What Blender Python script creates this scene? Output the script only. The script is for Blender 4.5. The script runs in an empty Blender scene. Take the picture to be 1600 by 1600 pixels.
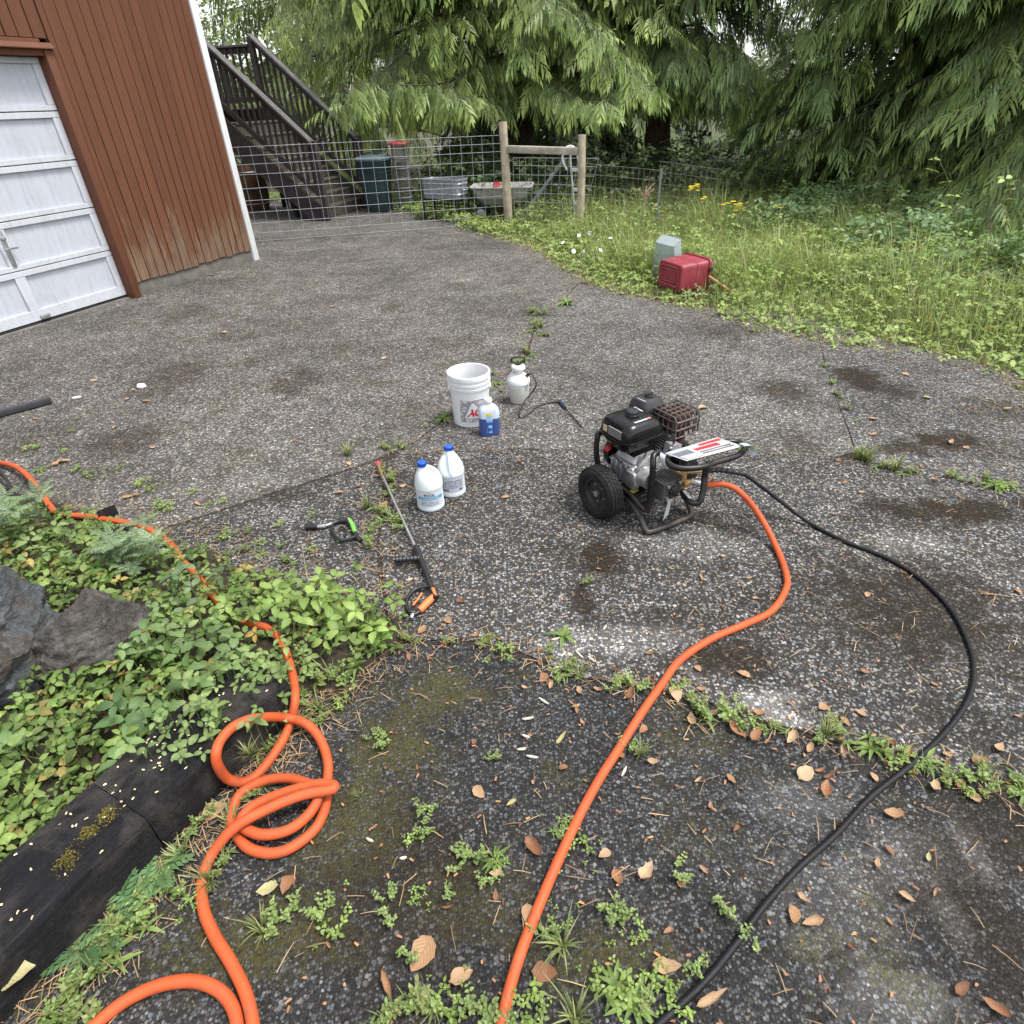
import bpy, bmesh, math, random
import numpy as np
from mathutils import Vector, Matrix, noise, Euler

random.seed(7)
rng = np.random.default_rng(11)
R = math.radians
PI = math.pi
scene = bpy.context.scene
COL = scene.collection

# ------------------------------------------------------------------ camera
FPX, PITCH, ROLL, CAMH = 945.0, R(34.4), R(1.9), 1.75
_f = Vector((0, math.cos(PITCH), -math.sin(PITCH)))
_u = Vector((0, math.sin(PITCH), math.cos(PITCH)))
_r = Vector((1, 0, 0))
_cr = _r * math.cos(ROLL) - _u * math.sin(ROLL)
_cu = _r * math.sin(ROLL) + _u * math.cos(ROLL)
cam_data = bpy.data.cameras.new('camera')
cam = bpy.data.objects.new('camera', cam_data)
COL.objects.link(cam)
cm = Matrix.Identity(4)
for i in range(3):
    cm[i][0], cm[i][1], cm[i][2] = _cr[i], _cu[i], -_f[i]
cm[2][3] = CAMH
cam.matrix_world = cm
cam_data.sensor_width = 36.0
cam_data.lens = 36.0 * FPX / 1600.0
cam_data.clip_start = 0.02
cam_data.clip_end = 2000
scene.camera = cam

# ------------------------------------------------------------------ light
SUN_EL, SUN_AZ = R(66), R(100)      # azimuth measured from +Y towards +X
world = bpy.data.worlds.new('World')
scene.world = world
world.use_nodes = True
wn, wl = world.node_tree.nodes, world.node_tree.links
wn.clear()
sky = wn.new('ShaderNodeTexSky')
sky.sky_type = 'NISHITA'
sky.sun_disc = False
sky.sun_elevation = SUN_EL
sky.sun_rotation = SUN_AZ
sky.dust_density = 2.0
sky.air_density = 1.2
hsv = wn.new('ShaderNodeHueSaturation')
hsv.inputs['Saturation'].default_value = 0.22
bg = wn.new('ShaderNodeBackground')
bg.inputs['Strength'].default_value = 0.14
wo = wn.new('ShaderNodeOutputWorld')
wl.new(sky.outputs[0], hsv.inputs['Color'])
wl.new(hsv.outputs[0], bg.inputs[0])
wl.new(bg.outputs[0], wo.inputs[0])
sd = bpy.data.lights.new('sun', 'SUN')
sd.energy = 1.5
sd.angle = R(14)
sd.color = (1.0, 0.96, 0.9)
sun = bpy.data.objects.new('sun', sd)
COL.objects.link(sun)
sdir = Vector((math.sin(SUN_AZ) * math.cos(SUN_EL), math.cos(SUN_AZ) * math.cos(SUN_EL), math.sin(SUN_EL)))
sun.rotation_euler = sdir.to_track_quat('Z', 'Y').to_euler()
vs = scene.view_settings
vs.view_transform = 'Standard'
vs.look = 'None'
vs.exposure = 1.4
vs.gamma = 1.0
vs.use_curve_mapping = False
scene.cycles.use_denoising = True
scene.cycles.denoising_prefilter = 'NONE'
scene.cycles.max_bounces = 6
scene.cycles.diffuse_bounces = 2
scene.cycles.glossy_bounces = 3
scene.cycles.transmission_bounces = 6
scene.cycles.transparent_max_bounces = 8
scene.cycles.caustics_reflective = False
scene.cycles.caustics_refractive = False
scene.render.film_transparent = False

# ------------------------------------------------------------------ surveying helpers (photo measurement -> metres on the site)
def ray(px, py):
    return _f + _cr * ((px - 800) / FPX) + _cu * ((800 - py) / FPX)
def G(px, py, z=0.0):
    d = ray(px, py)
    t = (z - CAMH) / d.z
    return Vector((d.x * t, d.y * t, z))
def GY(px, py, y):
    d = ray(px, py)
    t = y / d.y
    return Vector((d.x * t, y, CAMH + d.z * t))

# ------------------------------------------------------------------ mesh helpers
I4 = Matrix.Identity(4)
def T(x, y, z): return Matrix.Translation((x, y, z))
def RZ(a): return Matrix.Rotation(a, 4, 'Z')
def RX(a): return Matrix.Rotation(a, 4, 'X')
def RY(a): return Matrix.Rotation(a, 4, 'Y')

def frames(pts, closed=False):
    n = len(pts)
    tg = []
    for i in range(n):
        a = pts[(i - 1) % n] if (closed or i > 0) else pts[i]
        b = pts[(i + 1) % n] if (closed or i < n - 1) else pts[i]
        t = (b - a)
        tg.append(t.normalized() if t.length > 1e-9 else Vector((0, 0, 1)))
    up = Vector((0, 0, 1)) if abs(tg[0].z) < 0.9 else Vector((1, 0, 0))
    nrm = (up - tg[0] * up.dot(tg[0])).normalized()
    out = []
    for i in range(n):
        nrm = nrm - tg[i] * nrm.dot(tg[i])
        if nrm.length < 1e-6:
            nrm = tg[i].orthogonal()
        nrm.normalize()
        out.append((nrm.copy(), tg[i].cross(nrm)))
    return out

def catmull(pts, sub=6, closed=False):
    pts = [Vector(p) for p in pts]
    n = len(pts)
    out = []
    m = n if closed else n - 1
    for i in range(m):
        p0 = pts[(i - 1) % n] if (closed or i > 0) else pts[0] * 2 - pts[1]
        p1, p2 = pts[i % n], pts[(i + 1) % n]
        p3 = pts[(i + 2) % n] if (closed or i + 2 < n) else pts[-1] * 2 - pts[-2]
        for k in range(sub):
            t = k / sub
            out.append(0.5 * ((2 * p1) + (p2 - p0) * t + (2 * p0 - 5 * p1 + 4 * p2 - p3) * t * t + (3 * p1 - p0 - 3 * p2 + p3) * t ** 3))
    if not closed:
        out.append(pts[-1].copy())
    return out

class MB:
    def __init__(s):
        s.v, s.f = [], []
    def add(s, vs_, fs_, M=I4):
        o = len(s.v)
        s.v += [tuple(M @ Vector(p)) for p in vs_]
        s.f += [tuple(i + o for i in f) for f in fs_]
        return s
    def box(s, x0, x1, y0, y1, z0, z1, M=I4):
        v = [(x, y, z) for z in (z0, z1) for y in (y0, y1) for x in (x0, x1)]
        return s.add(v, [(0, 2, 3, 1), (4, 5, 7, 6), (0, 1, 5, 4), (2, 6, 7, 3), (0, 4, 6, 2), (1, 3, 7, 5)], M)
    def cbox(s, c, d, M=I4):
        return s.box(c[0]-d[0]/2, c[0]+d[0]/2, c[1]-d[1]/2, c[1]+d[1]/2, c[2]-d[2]/2, c[2]+d[2]/2, M)
    def beam(s, a, b, w, h, up=(0, 0, 1)):
        a, b = Vector(a), Vector(b)
        t = (b - a).normalized()
        up = Vector(up)
        sd_ = t.cross(up)
        if sd_.length < 1e-5: sd_ = t.orthogonal()
        sd_.normalize()
        u = sd_.cross(t)
        v = []
        for p in (a, b):
            for i, j in ((-1, -1), (1, -1), (1, 1), (-1, 1)):
                v.append(p + sd_ * (i * w / 2) + u * (j * h / 2))
        return s.add(v, [(3, 2, 1, 0), (4, 5, 6, 7), (0, 1, 5, 4), (1, 2, 6, 5), (2, 3, 7, 6), (3, 0, 4, 7)])
    def tube(s, pts, r, n=8, closed=False, caps=True, M=I4):
        pts = [Vector(p) for p in pts]
        fr = frames(pts, closed)
        v = []
        for i, p in enumerate(pts):
            rr = r[i] if hasattr(r, '__len__') else r
            for k in range(n):
                a = 2 * PI * k / n
                v.append(p + fr[i][0] * (rr * math.cos(a)) + fr[i][1] * (rr * math.sin(a)))
        f = []
        m = len(pts)
        for i in range(m if closed else m - 1):
            j = (i + 1) % m
            for k in range(n):
                l = (k + 1) % n
                f.append((i*n+k, i*n+l, j*n+l, j*n+k))
        if caps and not closed:
            f.append(tuple(range(n - 1, -1, -1)))
            f.append(tuple((m - 1) * n + k for k in range(n)))
        return s.add(v, f, M)
    def cyl(s, a, b, r, n=12, r2=None):
        return s.tube([a, b], [r, r if r2 is None else r2], n)
    def loft(s, rings, cap0=True, cap1=True, M=I4):
        n = len(rings[0])
        v = [p for rg in rings for p in rg]
        f = []
        for i in range(len(rings) - 1):
            for k in range(n):
                l = (k + 1) % n
                f.append((i*n+k, i*n+l, (i+1)*n+l, (i+1)*n+k))
        if cap0: f.append(tuple(range(n - 1, -1, -1)))
        if cap1: f.append(tuple((len(rings) - 1) * n + k for k in range(n)))
        return s.add(v, f, M)
    def lathe(s, prof, n=32, M=I4, cap0=True, cap1=True):
        rings = [[(r * math.cos(2*PI*k/n), r * math.sin(2*PI*k/n), z) for k in range(n)] for r, z in prof]
        return s.loft(rings, cap0, cap1, M)
    def prism(s, poly, z0, z1, M=I4):
        n = len(poly)
        v = [(p[0], p[1], z0) for p in poly] + [(p[0], p[1], z1) for p in poly]
        f = [tuple(range(n - 1, -1, -1)), tuple(range(n, 2 * n))] + [(k, (k+1) % n, (k+1) % n + n, k + n) for k in range(n)]
        return s.add(v, f, M)
    def build(s, name, mat, parent=None, bevel=0.0, segs=2, smooth=True, angle=38):
        me = bpy.data.meshes.new(name)
        me.from_pydata(s.v, [], s.f)
        if bevel > 0:
            bm = bmesh.new()
            bm.from_mesh(me)
            es = [e for e in bm.edges if len(e.link_faces) == 2 and e.calc_face_angle(0) > R(30)]
            bmesh.ops.bevel(bm, geom=es, offset=bevel, segments=segs, profile=0.5, affect='EDGES', clamp_overlap=True)
            bm.to_mesh(me)
            bm.free()
        if smooth:
            me.shade_smooth()
            me.set_sharp_from_angle(angle=R(angle))
        if mat is not None: me.materials.append(mat)
        o = bpy.data.objects.new(name, me)
        COL.objects.link(o)
        o.parent = parent
        return o

def sring(cx, cy, z, hx, hy, p=4.0, n=32):
    out = []
    for k in range(n):
        a = 2 * PI * k / n
        c, s_ = math.cos(a), math.sin(a)
        out.append((cx + hx * math.copysign(abs(c) ** (2 / p), c), cy + hy * math.copysign(abs(s_) ** (2 / p), s_), z))
    return out

def npmesh(name, V, F, mat, parent=None, C=None, UV=None, smooth=True):
    """V (n,3), F (m,k) one polygon size; C (n,3) vertex colour; UV (n,2) per vertex"""
    V = np.ascontiguousarray(V, dtype=np.float32)
    F = np.ascontiguousarray(F, dtype=np.int32)
    me = bpy.data.meshes.new(name)
    m, k = F.shape
    me.vertices.add(len(V)); me.vertices.foreach_set('co', V.ravel())
    me.loops.add(m * k); me.loops.foreach_set('vertex_index', F.ravel())
    me.polygons.add(m); me.polygons.foreach_set('loop_start', np.arange(0, m * k, k, dtype=np.int32))
    if C is not None:
        at = me.color_attributes.new('Col', 'FLOAT_COLOR', 'POINT')
        cc = np.ones((len(V), 4), dtype=np.float32); cc[:, :3] = C
        at.data.foreach_set('color', cc.ravel())
    if UV is not None:
        ul = me.uv_layers.new(name='UVMap')
        ul.data.foreach_set('uv', np.ascontiguousarray(UV, dtype=np.float32)[F.ravel()].ravel())
    me.update(calc_edges=True)
    if smooth:
        me.polygons.foreach_set('use_smooth', np.ones(m, dtype=bool))
    if mat is not None: me.materials.append(mat)
    if name is None: return me
    o = bpy.data.objects.new(name, me)
    COL.objects.link(o)
    o.parent = parent
    return o

def inst(tv, tf, Rm, S, P):
    """copy template verts tv (m,3), faces tf (k,c) with rotations Rm (n,3,3), scales S (n,) or (n,3), positions P (n,3)"""
    n, m = len(P), len(tv)
    S = np.asarray(S, dtype=float)
    if S.ndim == 1: S = np.repeat(S[:, None], 3, 1)
    loc = tv[None] * S[:, None, :]
    V = np.einsum('nij,nmj->nmi', Rm, loc) + P[:, None, :]
    F = tf[None] + (np.arange(n) * m)[:, None, None]
    return V.reshape(-1, 3), F.reshape(-1, tf.shape[1])

def basis(X, N):
    """rotation matrices with local x along X, local z near N"""
    X = X / np.linalg.norm(X, axis=1, keepdims=True)
    Y = np.cross(N, X); Y /= np.linalg.norm(Y, axis=1, keepdims=True) + 1e-9
    Z = np.cross(X, Y)
    return np.stack([X, Y, Z], axis=2)

def tag(o, label, cat=None, group=None, kind=None):
    o['label'] = label
    if cat: o['category'] = cat
    if group: o['group'] = group
    if kind: o['kind'] = kind
    return o
def struct(o, label=None):
    o['kind'] = 'structure'
    if label: o['label'] = label
    return o
def thing(name, label, cat, loc=(0, 0, 0), rz=0.0, group=None):
    o = bpy.data.objects.new(name, None)
    COL.objects.link(o)
    o.location = loc
    o.rotation_euler = (0, 0, rz)
    o.empty_display_size = 0.1
    return tag(o, label, cat, group)

# ------------------------------------------------------------------ material helpers
def newmat(name):
    m = bpy.data.materials.new(name)
    m.use_nodes = True
    nt = m.node_tree
    b = nt.nodes['Principled BSDF']
    return m, nt, b
def nd(nt, typ, **kw):
    n = nt.nodes.new(typ)
    for k, v in kw.items():
        if k in n.inputs: n.inputs[k].default_value = v
        else: setattr(n, k, v)
    return n
def ramp(nt, src, stops, interp='LINEAR'):
    n = nt.nodes.new('ShaderNodeValToRGB')
    cr = n.color_ramp
    cr.interpolation = interp
    while len(cr.elements) < len(stops): cr.elements.new(0.5)
    for e, (p, c) in zip(cr.elements, stops):
        e.position = p
        e.color = (*c, 1) if len(c) == 3 else c
    nt.links.new(src, n.inputs[0])
    return n.outputs[0]
def g3(x): return (x, x, x)
def mix(nt, fac, a, b, blend='MIX'):
    n = nt.nodes.new('ShaderNodeMix')
    n.data_type = 'RGBA'
    n.blend_type = blend
    for sock, v in ((n.inputs[0], fac), (n.inputs[6], a), (n.inputs[7], b)):
        if hasattr(v, 'links'): nt.links.new(v, sock)
        else: sock.default_value = v if not isinstance(v, tuple) or len(v) == 4 else (*v, 1)
    return n.outputs[2]
def math_(nt, op, a, b=0.0, c=0.0, clamp=False):
    n = nt.nodes.new('ShaderNodeMath')
    n.operation = op
    n.use_clamp = clamp
    for i, v in enumerate((a, b, c)):
        if hasattr(v, 'links'): nt.links.new(v, n.inputs[i])
        else: n.inputs[i].default_value = v
    return n.outputs[0]
def coords(nt, kind='Object', scale=None, rot=None):
    tc = nt.nodes.new('ShaderNodeTexCoord')
    o = tc.outputs[kind]
    if scale is not None or rot is not None:
        mp = nt.nodes.new('ShaderNodeMapping')
        if scale is not None: mp.inputs['Scale'].default_value = scale if hasattr(scale, '__len__') else (scale,) * 3
        if rot is not None: mp.inputs['Rotation'].default_value = rot
        nt.links.new(o, mp.inputs[0])
        o = mp.outputs[0]
    return o
def wcoords(nt, scale=None):
    """site coordinates, shared by everything laid on the ground"""
    ge = nt.nodes.new('ShaderNodeNewGeometry')
    o = ge.outputs['Position']
    if scale is not None:
        mp = nt.nodes.new('ShaderNodeMapping')
        mp.inputs['Scale'].default_value = scale if hasattr(scale, '__len__') else (scale,) * 3
        nt.links.new(o, mp.inputs[0])
        o = mp.outputs[0]
    return o
def tnoise(nt, co, scale, detail=4.0, rough=0.55, dist=0.0):
    n = nd(nt, 'ShaderNodeTexNoise', Scale=scale, Detail=detail, Roughness=rough, Distortion=dist)
    nt.links.new(co, n.inputs['Vector'])
    return n.outputs['Fac']
def tvor(nt, co, scale, feature='F1', out='Distance', rnd=1.0):
    n = nt.nodes.new('ShaderNodeTexVoronoi')
    n.feature = feature
    n.inputs['Scale'].default_value = scale
    n.inputs['Randomness'].default_value = rnd
    nt.links.new(co, n.inputs['Vector'])
    return n.outputs[out]
def bump(nt, b, h, strength=0.3, dist=0.01):
    n = nd(nt, 'ShaderNodeBump', Strength=strength, Distance=dist)
    nt.links.new(h, n.inputs['Height'])
    nt.links.new(n.outputs[0], b.inputs['Normal'])
    return n
def pm(name, col, rough=0.5, metal=0.0, var=0.12, scale=14.0, bmp=0.0, bscale=120.0, dirt=None, dirt_amt=0.4, dscale=6.0, spec=0.5):
    """a painted / moulded / metal surface: uneven tone, grime patches, fine relief"""
    m, nt, b = newmat(name)
    co = coords(nt)
    n1 = tnoise(nt, co, scale, 5, 0.6)
    lo = tuple(max(0, c * (1 - var)) for c in col)
    hi = tuple(min(1, c * (1 + var)) for c in col)
    c = ramp(nt, n1, [(0.3, lo), (0.7, hi)])
    if dirt:
        d = tnoise(nt, co, dscale, 8, 0.68, 0.4)
        c = mix(nt, ramp(nt, d, [(0.52, g3(0)), (0.72, g3(dirt_amt))]), c, dirt)
    nt.links.new(c, b.inputs['Base Color'])
    r = ramp(nt, tnoise(nt, co, scale * 1.7, 4), [(0.3, g3(max(0, rough - 0.08))), (0.7, g3(min(1, rough + 0.1)))])
    nt.links.new(r, b.inputs['Roughness'])
    b.inputs['Metallic'].default_value = metal
    b.inputs['Specular IOR Level'].default_value = spec
    if bmp: bump(nt, b, tnoise(nt, co, bscale, 3), bmp, 0.004)
    return m
def leafmat(name, trans=0.3, rough=0.5, veins=False, tint=(1, 1, 1), var=0.25):
    """leaf surface: colour comes from the vertex colours, veins from its own axes"""
    m, nt, b = newmat(name)
    at = nd(nt, 'ShaderNodeAttribute', attribute_name='Col')
    c = at.outputs['Color']
    nz = tnoise(nt, wcoords(nt), 9.0, 3)
    c = mix(nt, 1.0, c, ramp(nt, nz, [(0.3, g3(1 - var)), (0.7, g3(1 + var))]), 'MULTIPLY')
    if veins:
        uv = nt.nodes.new('ShaderNodeUVMap')
        sp = nt.nodes.new('ShaderNodeSeparateXYZ')
        nt.links.new(uv.outputs[0], sp.inputs[0])
        av = math_(nt, 'ABSOLUTE', math_(nt, 'SUBTRACT', sp.outputs[1], 0.5))
        ph = math_(nt, 'SUBTRACT', math_(nt, 'MULTIPLY', sp.outputs[0], 44.0), math_(nt, 'MULTIPLY', av, 34.0))
        w = math_(nt, 'ADD', math_(nt, 'MULTIPLY', math_(nt, 'SINE', ph), 0.5), 0.5)
        mid = math_(nt, 'LESS_THAN', av, 0.035)
        vein = math_(nt, 'MAXIMUM', math_(nt, 'POWER', w, 7.0), mid)
        c = mix(nt, math_(nt, 'MULTIPLY', vein, 0.35), c, mix(nt, 1.0, c, g3(1.9), 'MULTIPLY'))
        bump(nt, b, math_(nt, 'MULTIPLY', vein, -1.0), 0.35, 0.002)
    nt.links.new(c, b.inputs['Base Color'])
    b.inputs['Roughness'].default_value = rough
    b.inputs['Specular IOR Level'].default_value = 0.35
    tr = nt.nodes.new('ShaderNodeBsdfTranslucent')
    nt.links.new(mix(nt, 1.0, c, (1.15, 1.25, 0.7), 'MULTIPLY'), tr.inputs[0])
    ms = nt.nodes.new('ShaderNodeMixShader')
    ms.inputs[0].default_value = trans
    nt.links.new(b.outputs[0], ms.inputs[1]); nt.links.new(tr.outputs[0], ms.inputs[2])
    nt.links.new(ms.outputs[0], nt.nodes['Material Output'].inputs[0])
    return m
# ------------------------------------------------------------------ ground, driveway slabs
def soil_material(name, a, b_, wild=0.0):
    m, nt, b = newmat(name)
    co = wcoords(nt)
    n1 = tnoise(nt, co, 5, 8, 0.7)
    n2 = tnoise(nt, co, 60, 5, 0.7)
    c = mix(nt, 0.5, ramp(nt, n1, [(0.35, a), (0.65, b_)]), ramp(nt, n2, [(0.35, tuple(x * 0.5 for x in a)), (0.7, tuple(x * 1.4 for x in b_))]))
    nt.links.new(c, b.inputs['Base Color'])
    b.inputs['Roughness'].default_value = 0.95
    bump(nt, b, n2, 0.8, 0.03)
    return m
M_soil = soil_material('soil', (0.022, 0.016, 0.011), (0.05, 0.037, 0.024))
M_field = soil_material('field soil', (0.035, 0.036, 0.016), (0.075, 0.075, 0.03))

def concrete(name, dark, light, wet=0.0, moss=0.0, worn=0.0, peb=125.0, stains=(), pale=(), mossy=()):
    """exposed-aggregate concrete: pebbles of mixed stone in a dark matrix, with moss, damp and brown stains of their own shape"""
    m, nt, b = newmat(name)
    co = wcoords(nt)
    v1 = nt.nodes.new('ShaderNodeTexVoronoi'); v1.inputs['Scale'].default_value = peb
    nt.links.new(co, v1.inputs['Vector'])
    v2 = nt.nodes.new('ShaderNodeTexVoronoi'); v2.inputs['Scale'].default_value = peb * 0.52
    nt.links.new(co, v2.inputs['Vector'])
    def cell(v):
        s = nt.nodes.new('ShaderNodeSeparateColor'); nt.links.new(v.outputs['Color'], s.inputs[0])
        return s.outputs[0], s.outputs[1]
    r1, q1 = cell(v1); r2, q2 = cell(v2)
    L, D = light, dark
    def sc(c, k): return tuple(min(1, x * k) for x in c)
    stops = [(0.0, sc(D, 0.55)), (0.3, sc(D, 0.9)), (0.48, sc(D, 1.5)), (0.62, sc(L, 0.55)), (0.76, (L[0] * 0.72, L[1] * 0.78, L[2] * 0.88)),
             (0.86, (L[0] * 1.0, L[1] * 0.92, L[2] * 0.8)), (0.94, sc(L, 1.15)), (0.985, sc(L, 1.6))]
    c1 = ramp(nt, r1, stops, 'CONSTANT')
    c2 = ramp(nt, r2, stops, 'CONSTANT')
    matrix = sc(D, 0.6)
    e1 = ramp(nt, v1.outputs['Distance'], [(0.42, g3(0)), (0.66, g3(1))])
    base1 = mix(nt, e1, c1, matrix)
    e2 = ramp(nt, v2.outputs['Distance'], [(0.36, g3(1)), (0.5, g3(0))])
    big = math_(nt, 'MULTIPLY', e2, math_(nt, 'GREATER_THAN', q2, 0.62))
    c = mix(nt, big, base1, c2)
    # tone drift over metres
    drift = tnoise(nt, co, 0.9, 3, 0.62)
    c = mix(nt, 1.0, c, ramp(nt, drift, [(0.3, g3(0.72)), (0.5, g3(1.0)), (0.72, g3(1.3))]), 'MULTIPLY')
    drift2 = tnoise(nt, co, 5.5, 4, 0.75)
    c = mix(nt, 1.0, c, ramp(nt, drift2, [(0.32, g3(0.7)), (0.6, g3(1.12))]), 'MULTIPLY')
    rough = 0.75
    if worn:
        wv = tnoise(nt, co, 2.1, 5, 0.72)
        wf = ramp(nt, wv, [(0.60, g3(0)), (0.72, g3(worn))])
        c = mix(nt, wf, c, mix(nt, 0.2, mix(nt, 1.0, c, g3(2.0), 'MULTIPLY'), (0.34, 0.33, 0.32)))
    if wet:
        wv = tnoise(nt, co, 1.3, 4, 0.66)
        c = mix(nt, ramp(nt, wv, [(0.54, g3(0)), (0.66, g3(wet))]), c, mix(nt, 1.0, c, (0.34, 0.31, 0.28), 'MULTIPLY'))
    if moss:
        mv = tnoise(nt, co, 2.6, 5, 0.75)
        mf = math_(nt, 'MULTIPLY', ramp(nt, mv, [(0.52, g3(0)), (0.66, g3(1))]), ramp(nt, tnoise(nt, co, 70, 1, 0.7), [(0.4, g3(0.1)), (0.62, g3(moss))]))
        c = mix(nt, mf, c, (0.050, 0.046, 0.012))
    # litter stains, worn pale spots and moss beds that have a place of their own
    nzs = tnoise(nt, co, 9.0, 6, 0.8)
    def spots(lst, amp=3.2):
        tot = None
        for (sx, sy, rx, ry, amt) in lst:
            mp = nt.nodes.new('ShaderNodeMapping')
            mp.inputs['Location'].default_value = (-sx / rx, -sy / ry, 0); mp.inputs['Scale'].default_value = (1 / rx, 1 / ry, 0)
            nt.links.new(co, mp.inputs[0])
            ln = nt.nodes.new('ShaderNodeVectorMath'); ln.operation = 'LENGTH'; nt.links.new(mp.outputs[0], ln.inputs[0])
            v = math_(nt, 'ADD', ln.outputs['Value'], math_(nt, 'MULTIPLY', math_(nt, 'SUBTRACT', nzs, 0.5), amp))
            v = ramp(nt, v, [(0.45, g3(amt)), (1.0, g3(0))])
            tot = v if tot is None else math_(nt, 'MAXIMUM', tot, v)
        return tot
    if pale:
        c = mix(nt, spots(pale), c, mix(nt, 0.16, mix(nt, 1.0, c, g3(2.3), 'MULTIPLY'), (0.40, 0.39, 0.38)))
    if mossy:
        grit = ramp(nt, tnoise(nt, co, 70, 1, 0.7), [(0.36, g3(0.25)), (0.6, g3(1))])
        c = mix(nt, math_(nt, 'MULTIPLY', spots(mossy), grit), c, (0.052, 0.046, 0.014))
    if stains:
        tot = spots(stains)
        c = mix(nt, tot, c, mix(nt, 0.5, mix(nt, 1.0, c, (0.30, 0.24, 0.19), 'MULTIPLY'), (0.022, 0.015, 0.009)))
    nt.links.new(c, b.inputs['Base Color'])
    b.inputs['Roughness'].default_value = rough
    b.inputs['Specular IOR Level'].default_value = 0.18
    h = math_(nt, 'SUBTRACT', math_(nt, 'MULTIPLY', big, 0.6), v1.outputs['Distance'])
    bump(nt, b, h, 0.7, 0.006)
    return m

ground = MB()
N = 24
gv = []
ground.prism([(-300, -60), (300, -60), (300, 420), (-300, 420)], -0.6, -0.075)
g = ground.build('ground', M_field, smooth=False)
struct(g, 'dark earth around and under the driveway')

# joints between the slabs, in site metres
jB = [G(560, 1032), G(610, 1005), G(720, 1000), G(800, 1015), G(900, 1058), G(1060, 1085), G(1200, 1130), G(1420, 1192), G(1600, 1240)]
jB = [(p.x, p.y) for p in jB] + [(2.6, 0.55), (4.5, -0.25)]
jD = [(p.x, p.y) for p in (G(605, 712), G(800, 702), G(1000, 704), G(1180, 708), G(1330, 716), G(1460, 742), G(1600, 764))] + [(4.6, 2.15)]
jJ2 = [(-2.35, 2.12)] + [(p.x, p.y) for p in (G(330, 802), G(430, 770), G(520, 742), G(605, 712))]
jJ1 = [(p.x, p.y) for p in (G(605, 712), G(650, 690), G(700, 650), G(775, 600), G(822, 560), G(838, 500), G(880, 470), G(905, 440))]
jJ0 = [(p.x, p.y) for p in (G(605, 712), G(602, 770), G(590, 850), G(600, 930), G(610, 1005))]
jC = [(p.x, p.y) for p in (G(1340, 716), G(1325, 670), G(1305, 620), G(1290, 572), G(1280, 530))] + [(2.9, 5.6)]
def wob(pts, seed, amp=0.008, step=0.07):
    out = []
    for a, b_ in zip(pts[:-1], pts[1:]):
        a, b_ = Vector((a[0], a[1])), Vector((b_[0], b_[1]))
        n = max(1, int((b_ - a).length / step))
        d = (b_ - a).normalized()
        for i in range(n):
            p = a.lerp(b_, i / n)
            o = noise.noise(Vector((p.x * 6, p.y * 6, seed))) * amp + noise.noise(Vector((p.x * 23, p.y * 23, seed))) * amp * 0.5
            out.append((p.x - d.y * o, p.y + d.x * o))
    out.append(tuple(pts[-1]))
    return out
def offset(pts, d):
    out = []
    for i, p in enumerate(pts):
        a, b_ = pts[max(0, i - 1)], pts[min(len(pts) - 1, i + 1)]
        t = Vector((b_[0] - a[0], b_[1] - a[1]))
        t = t.normalized() if t.length > 0 else Vector((1, 0))
        out.append((p[0] - t.y * d, p[1] + t.x * d))
    return out
def joint(pts, side, seed, gap=0.007):
    return wob(offset(pts, side * gap), seed, 0.006)[1:-1]

MC_far = concrete('aggregate concrete far slab', (0.105, 0.096, 0.088), (0.285, 0.268, 0.248), wet=0.35, moss=0.55, peb=92,
    stains=[(G(190, 690).x, G(190, 690).y, .35, .25, .6), (G(270, 590).x, G(270, 590).y, .35, .5, .5), (G(460, 600).x, G(460, 600).y, .25, .4, .55), (G(60, 690).x, G(60, 690).y, .3, .3, .4), (G(300, 440).x, G(300, 440).y, .9, .25, .35)])
MC_mid = concrete('aggregate concrete middle slab', (0.098, 0.092, 0.087), (0.28, 0.268, 0.254), wet=0.25, moss=0.2, peb=95,
    stains=[(G(1225, 610).x, G(1225, 610).y, .22, .25, .8), (G(1130, 520).x, G(1130, 520).y, .4, .3, .5), (G(1240, 690).x, G(1240, 690).y, .2, .2, .5)])
MC_right = concrete('aggregate concrete right slab', (0.09, 0.087, 0.086), (0.30, 0.292, 0.28), wet=0.3, peb=95,
    stains=[(G(1340, 590).x, G(1340, 590).y, .22, .32, 1.0), (G(1390, 610).x, G(1390, 610).y, .2, .2, .8), (G(1480, 690).x, G(1480, 690).y, .3, .17, 1.0), (G(1420, 700).x, G(1420, 700).y, .25, .12, .9), (G(1560, 640).x, G(1560, 640).y, .3, .25, .6), (G(1560, 700).x, G(1560, 700).y, .3, .2, .5)])
MC_fore = concrete('aggregate concrete damp slab', (0.060, 0.057, 0.055), (0.27, 0.262, 0.25), wet=0.6, moss=0.2, worn=0.8, peb=105, pale=[(G(1190, 1095).x, G(1190, 1095).y, 0.16, 0.07, 0.9), (G(1230, 1125).x, G(1230, 1125).y, 0.12, 0.05, 0.8), (G(1000, 1000).x, G(1000, 1000).y, 0.3, 0.1, 0.5), (G(900, 1000).x, G(900, 1000).y, 0.2, 0.1, 0.5), (G(1080, 850).x, G(1080, 850).y, 0.35, 0.15, 0.35), (G(1420, 850).x, G(1420, 850).y, 0.3, 0.1, 0.4)],
    stains=[(G(935, 870).x, G(935, 870).y, .13, .2, .95), (G(910, 940).x, G(910, 940).y, .07, .16, .9), (G(1480, 800).x, G(1480, 800).y, .55, .14, 1.0), (G(1140, 1030).x, G(1140, 1030).y, .22, .13, .9), (G(1390, 790).x, G(1390, 790).y, .3, .08, .8), (G(1440, 950).x, G(1440, 950).y, .5, .4, .85), (G(1060, 970).x, G(1060, 970).y, .2, .1, .5), (G(640, 760).x, G(640, 760).y, .3, .2, .45)])
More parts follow.
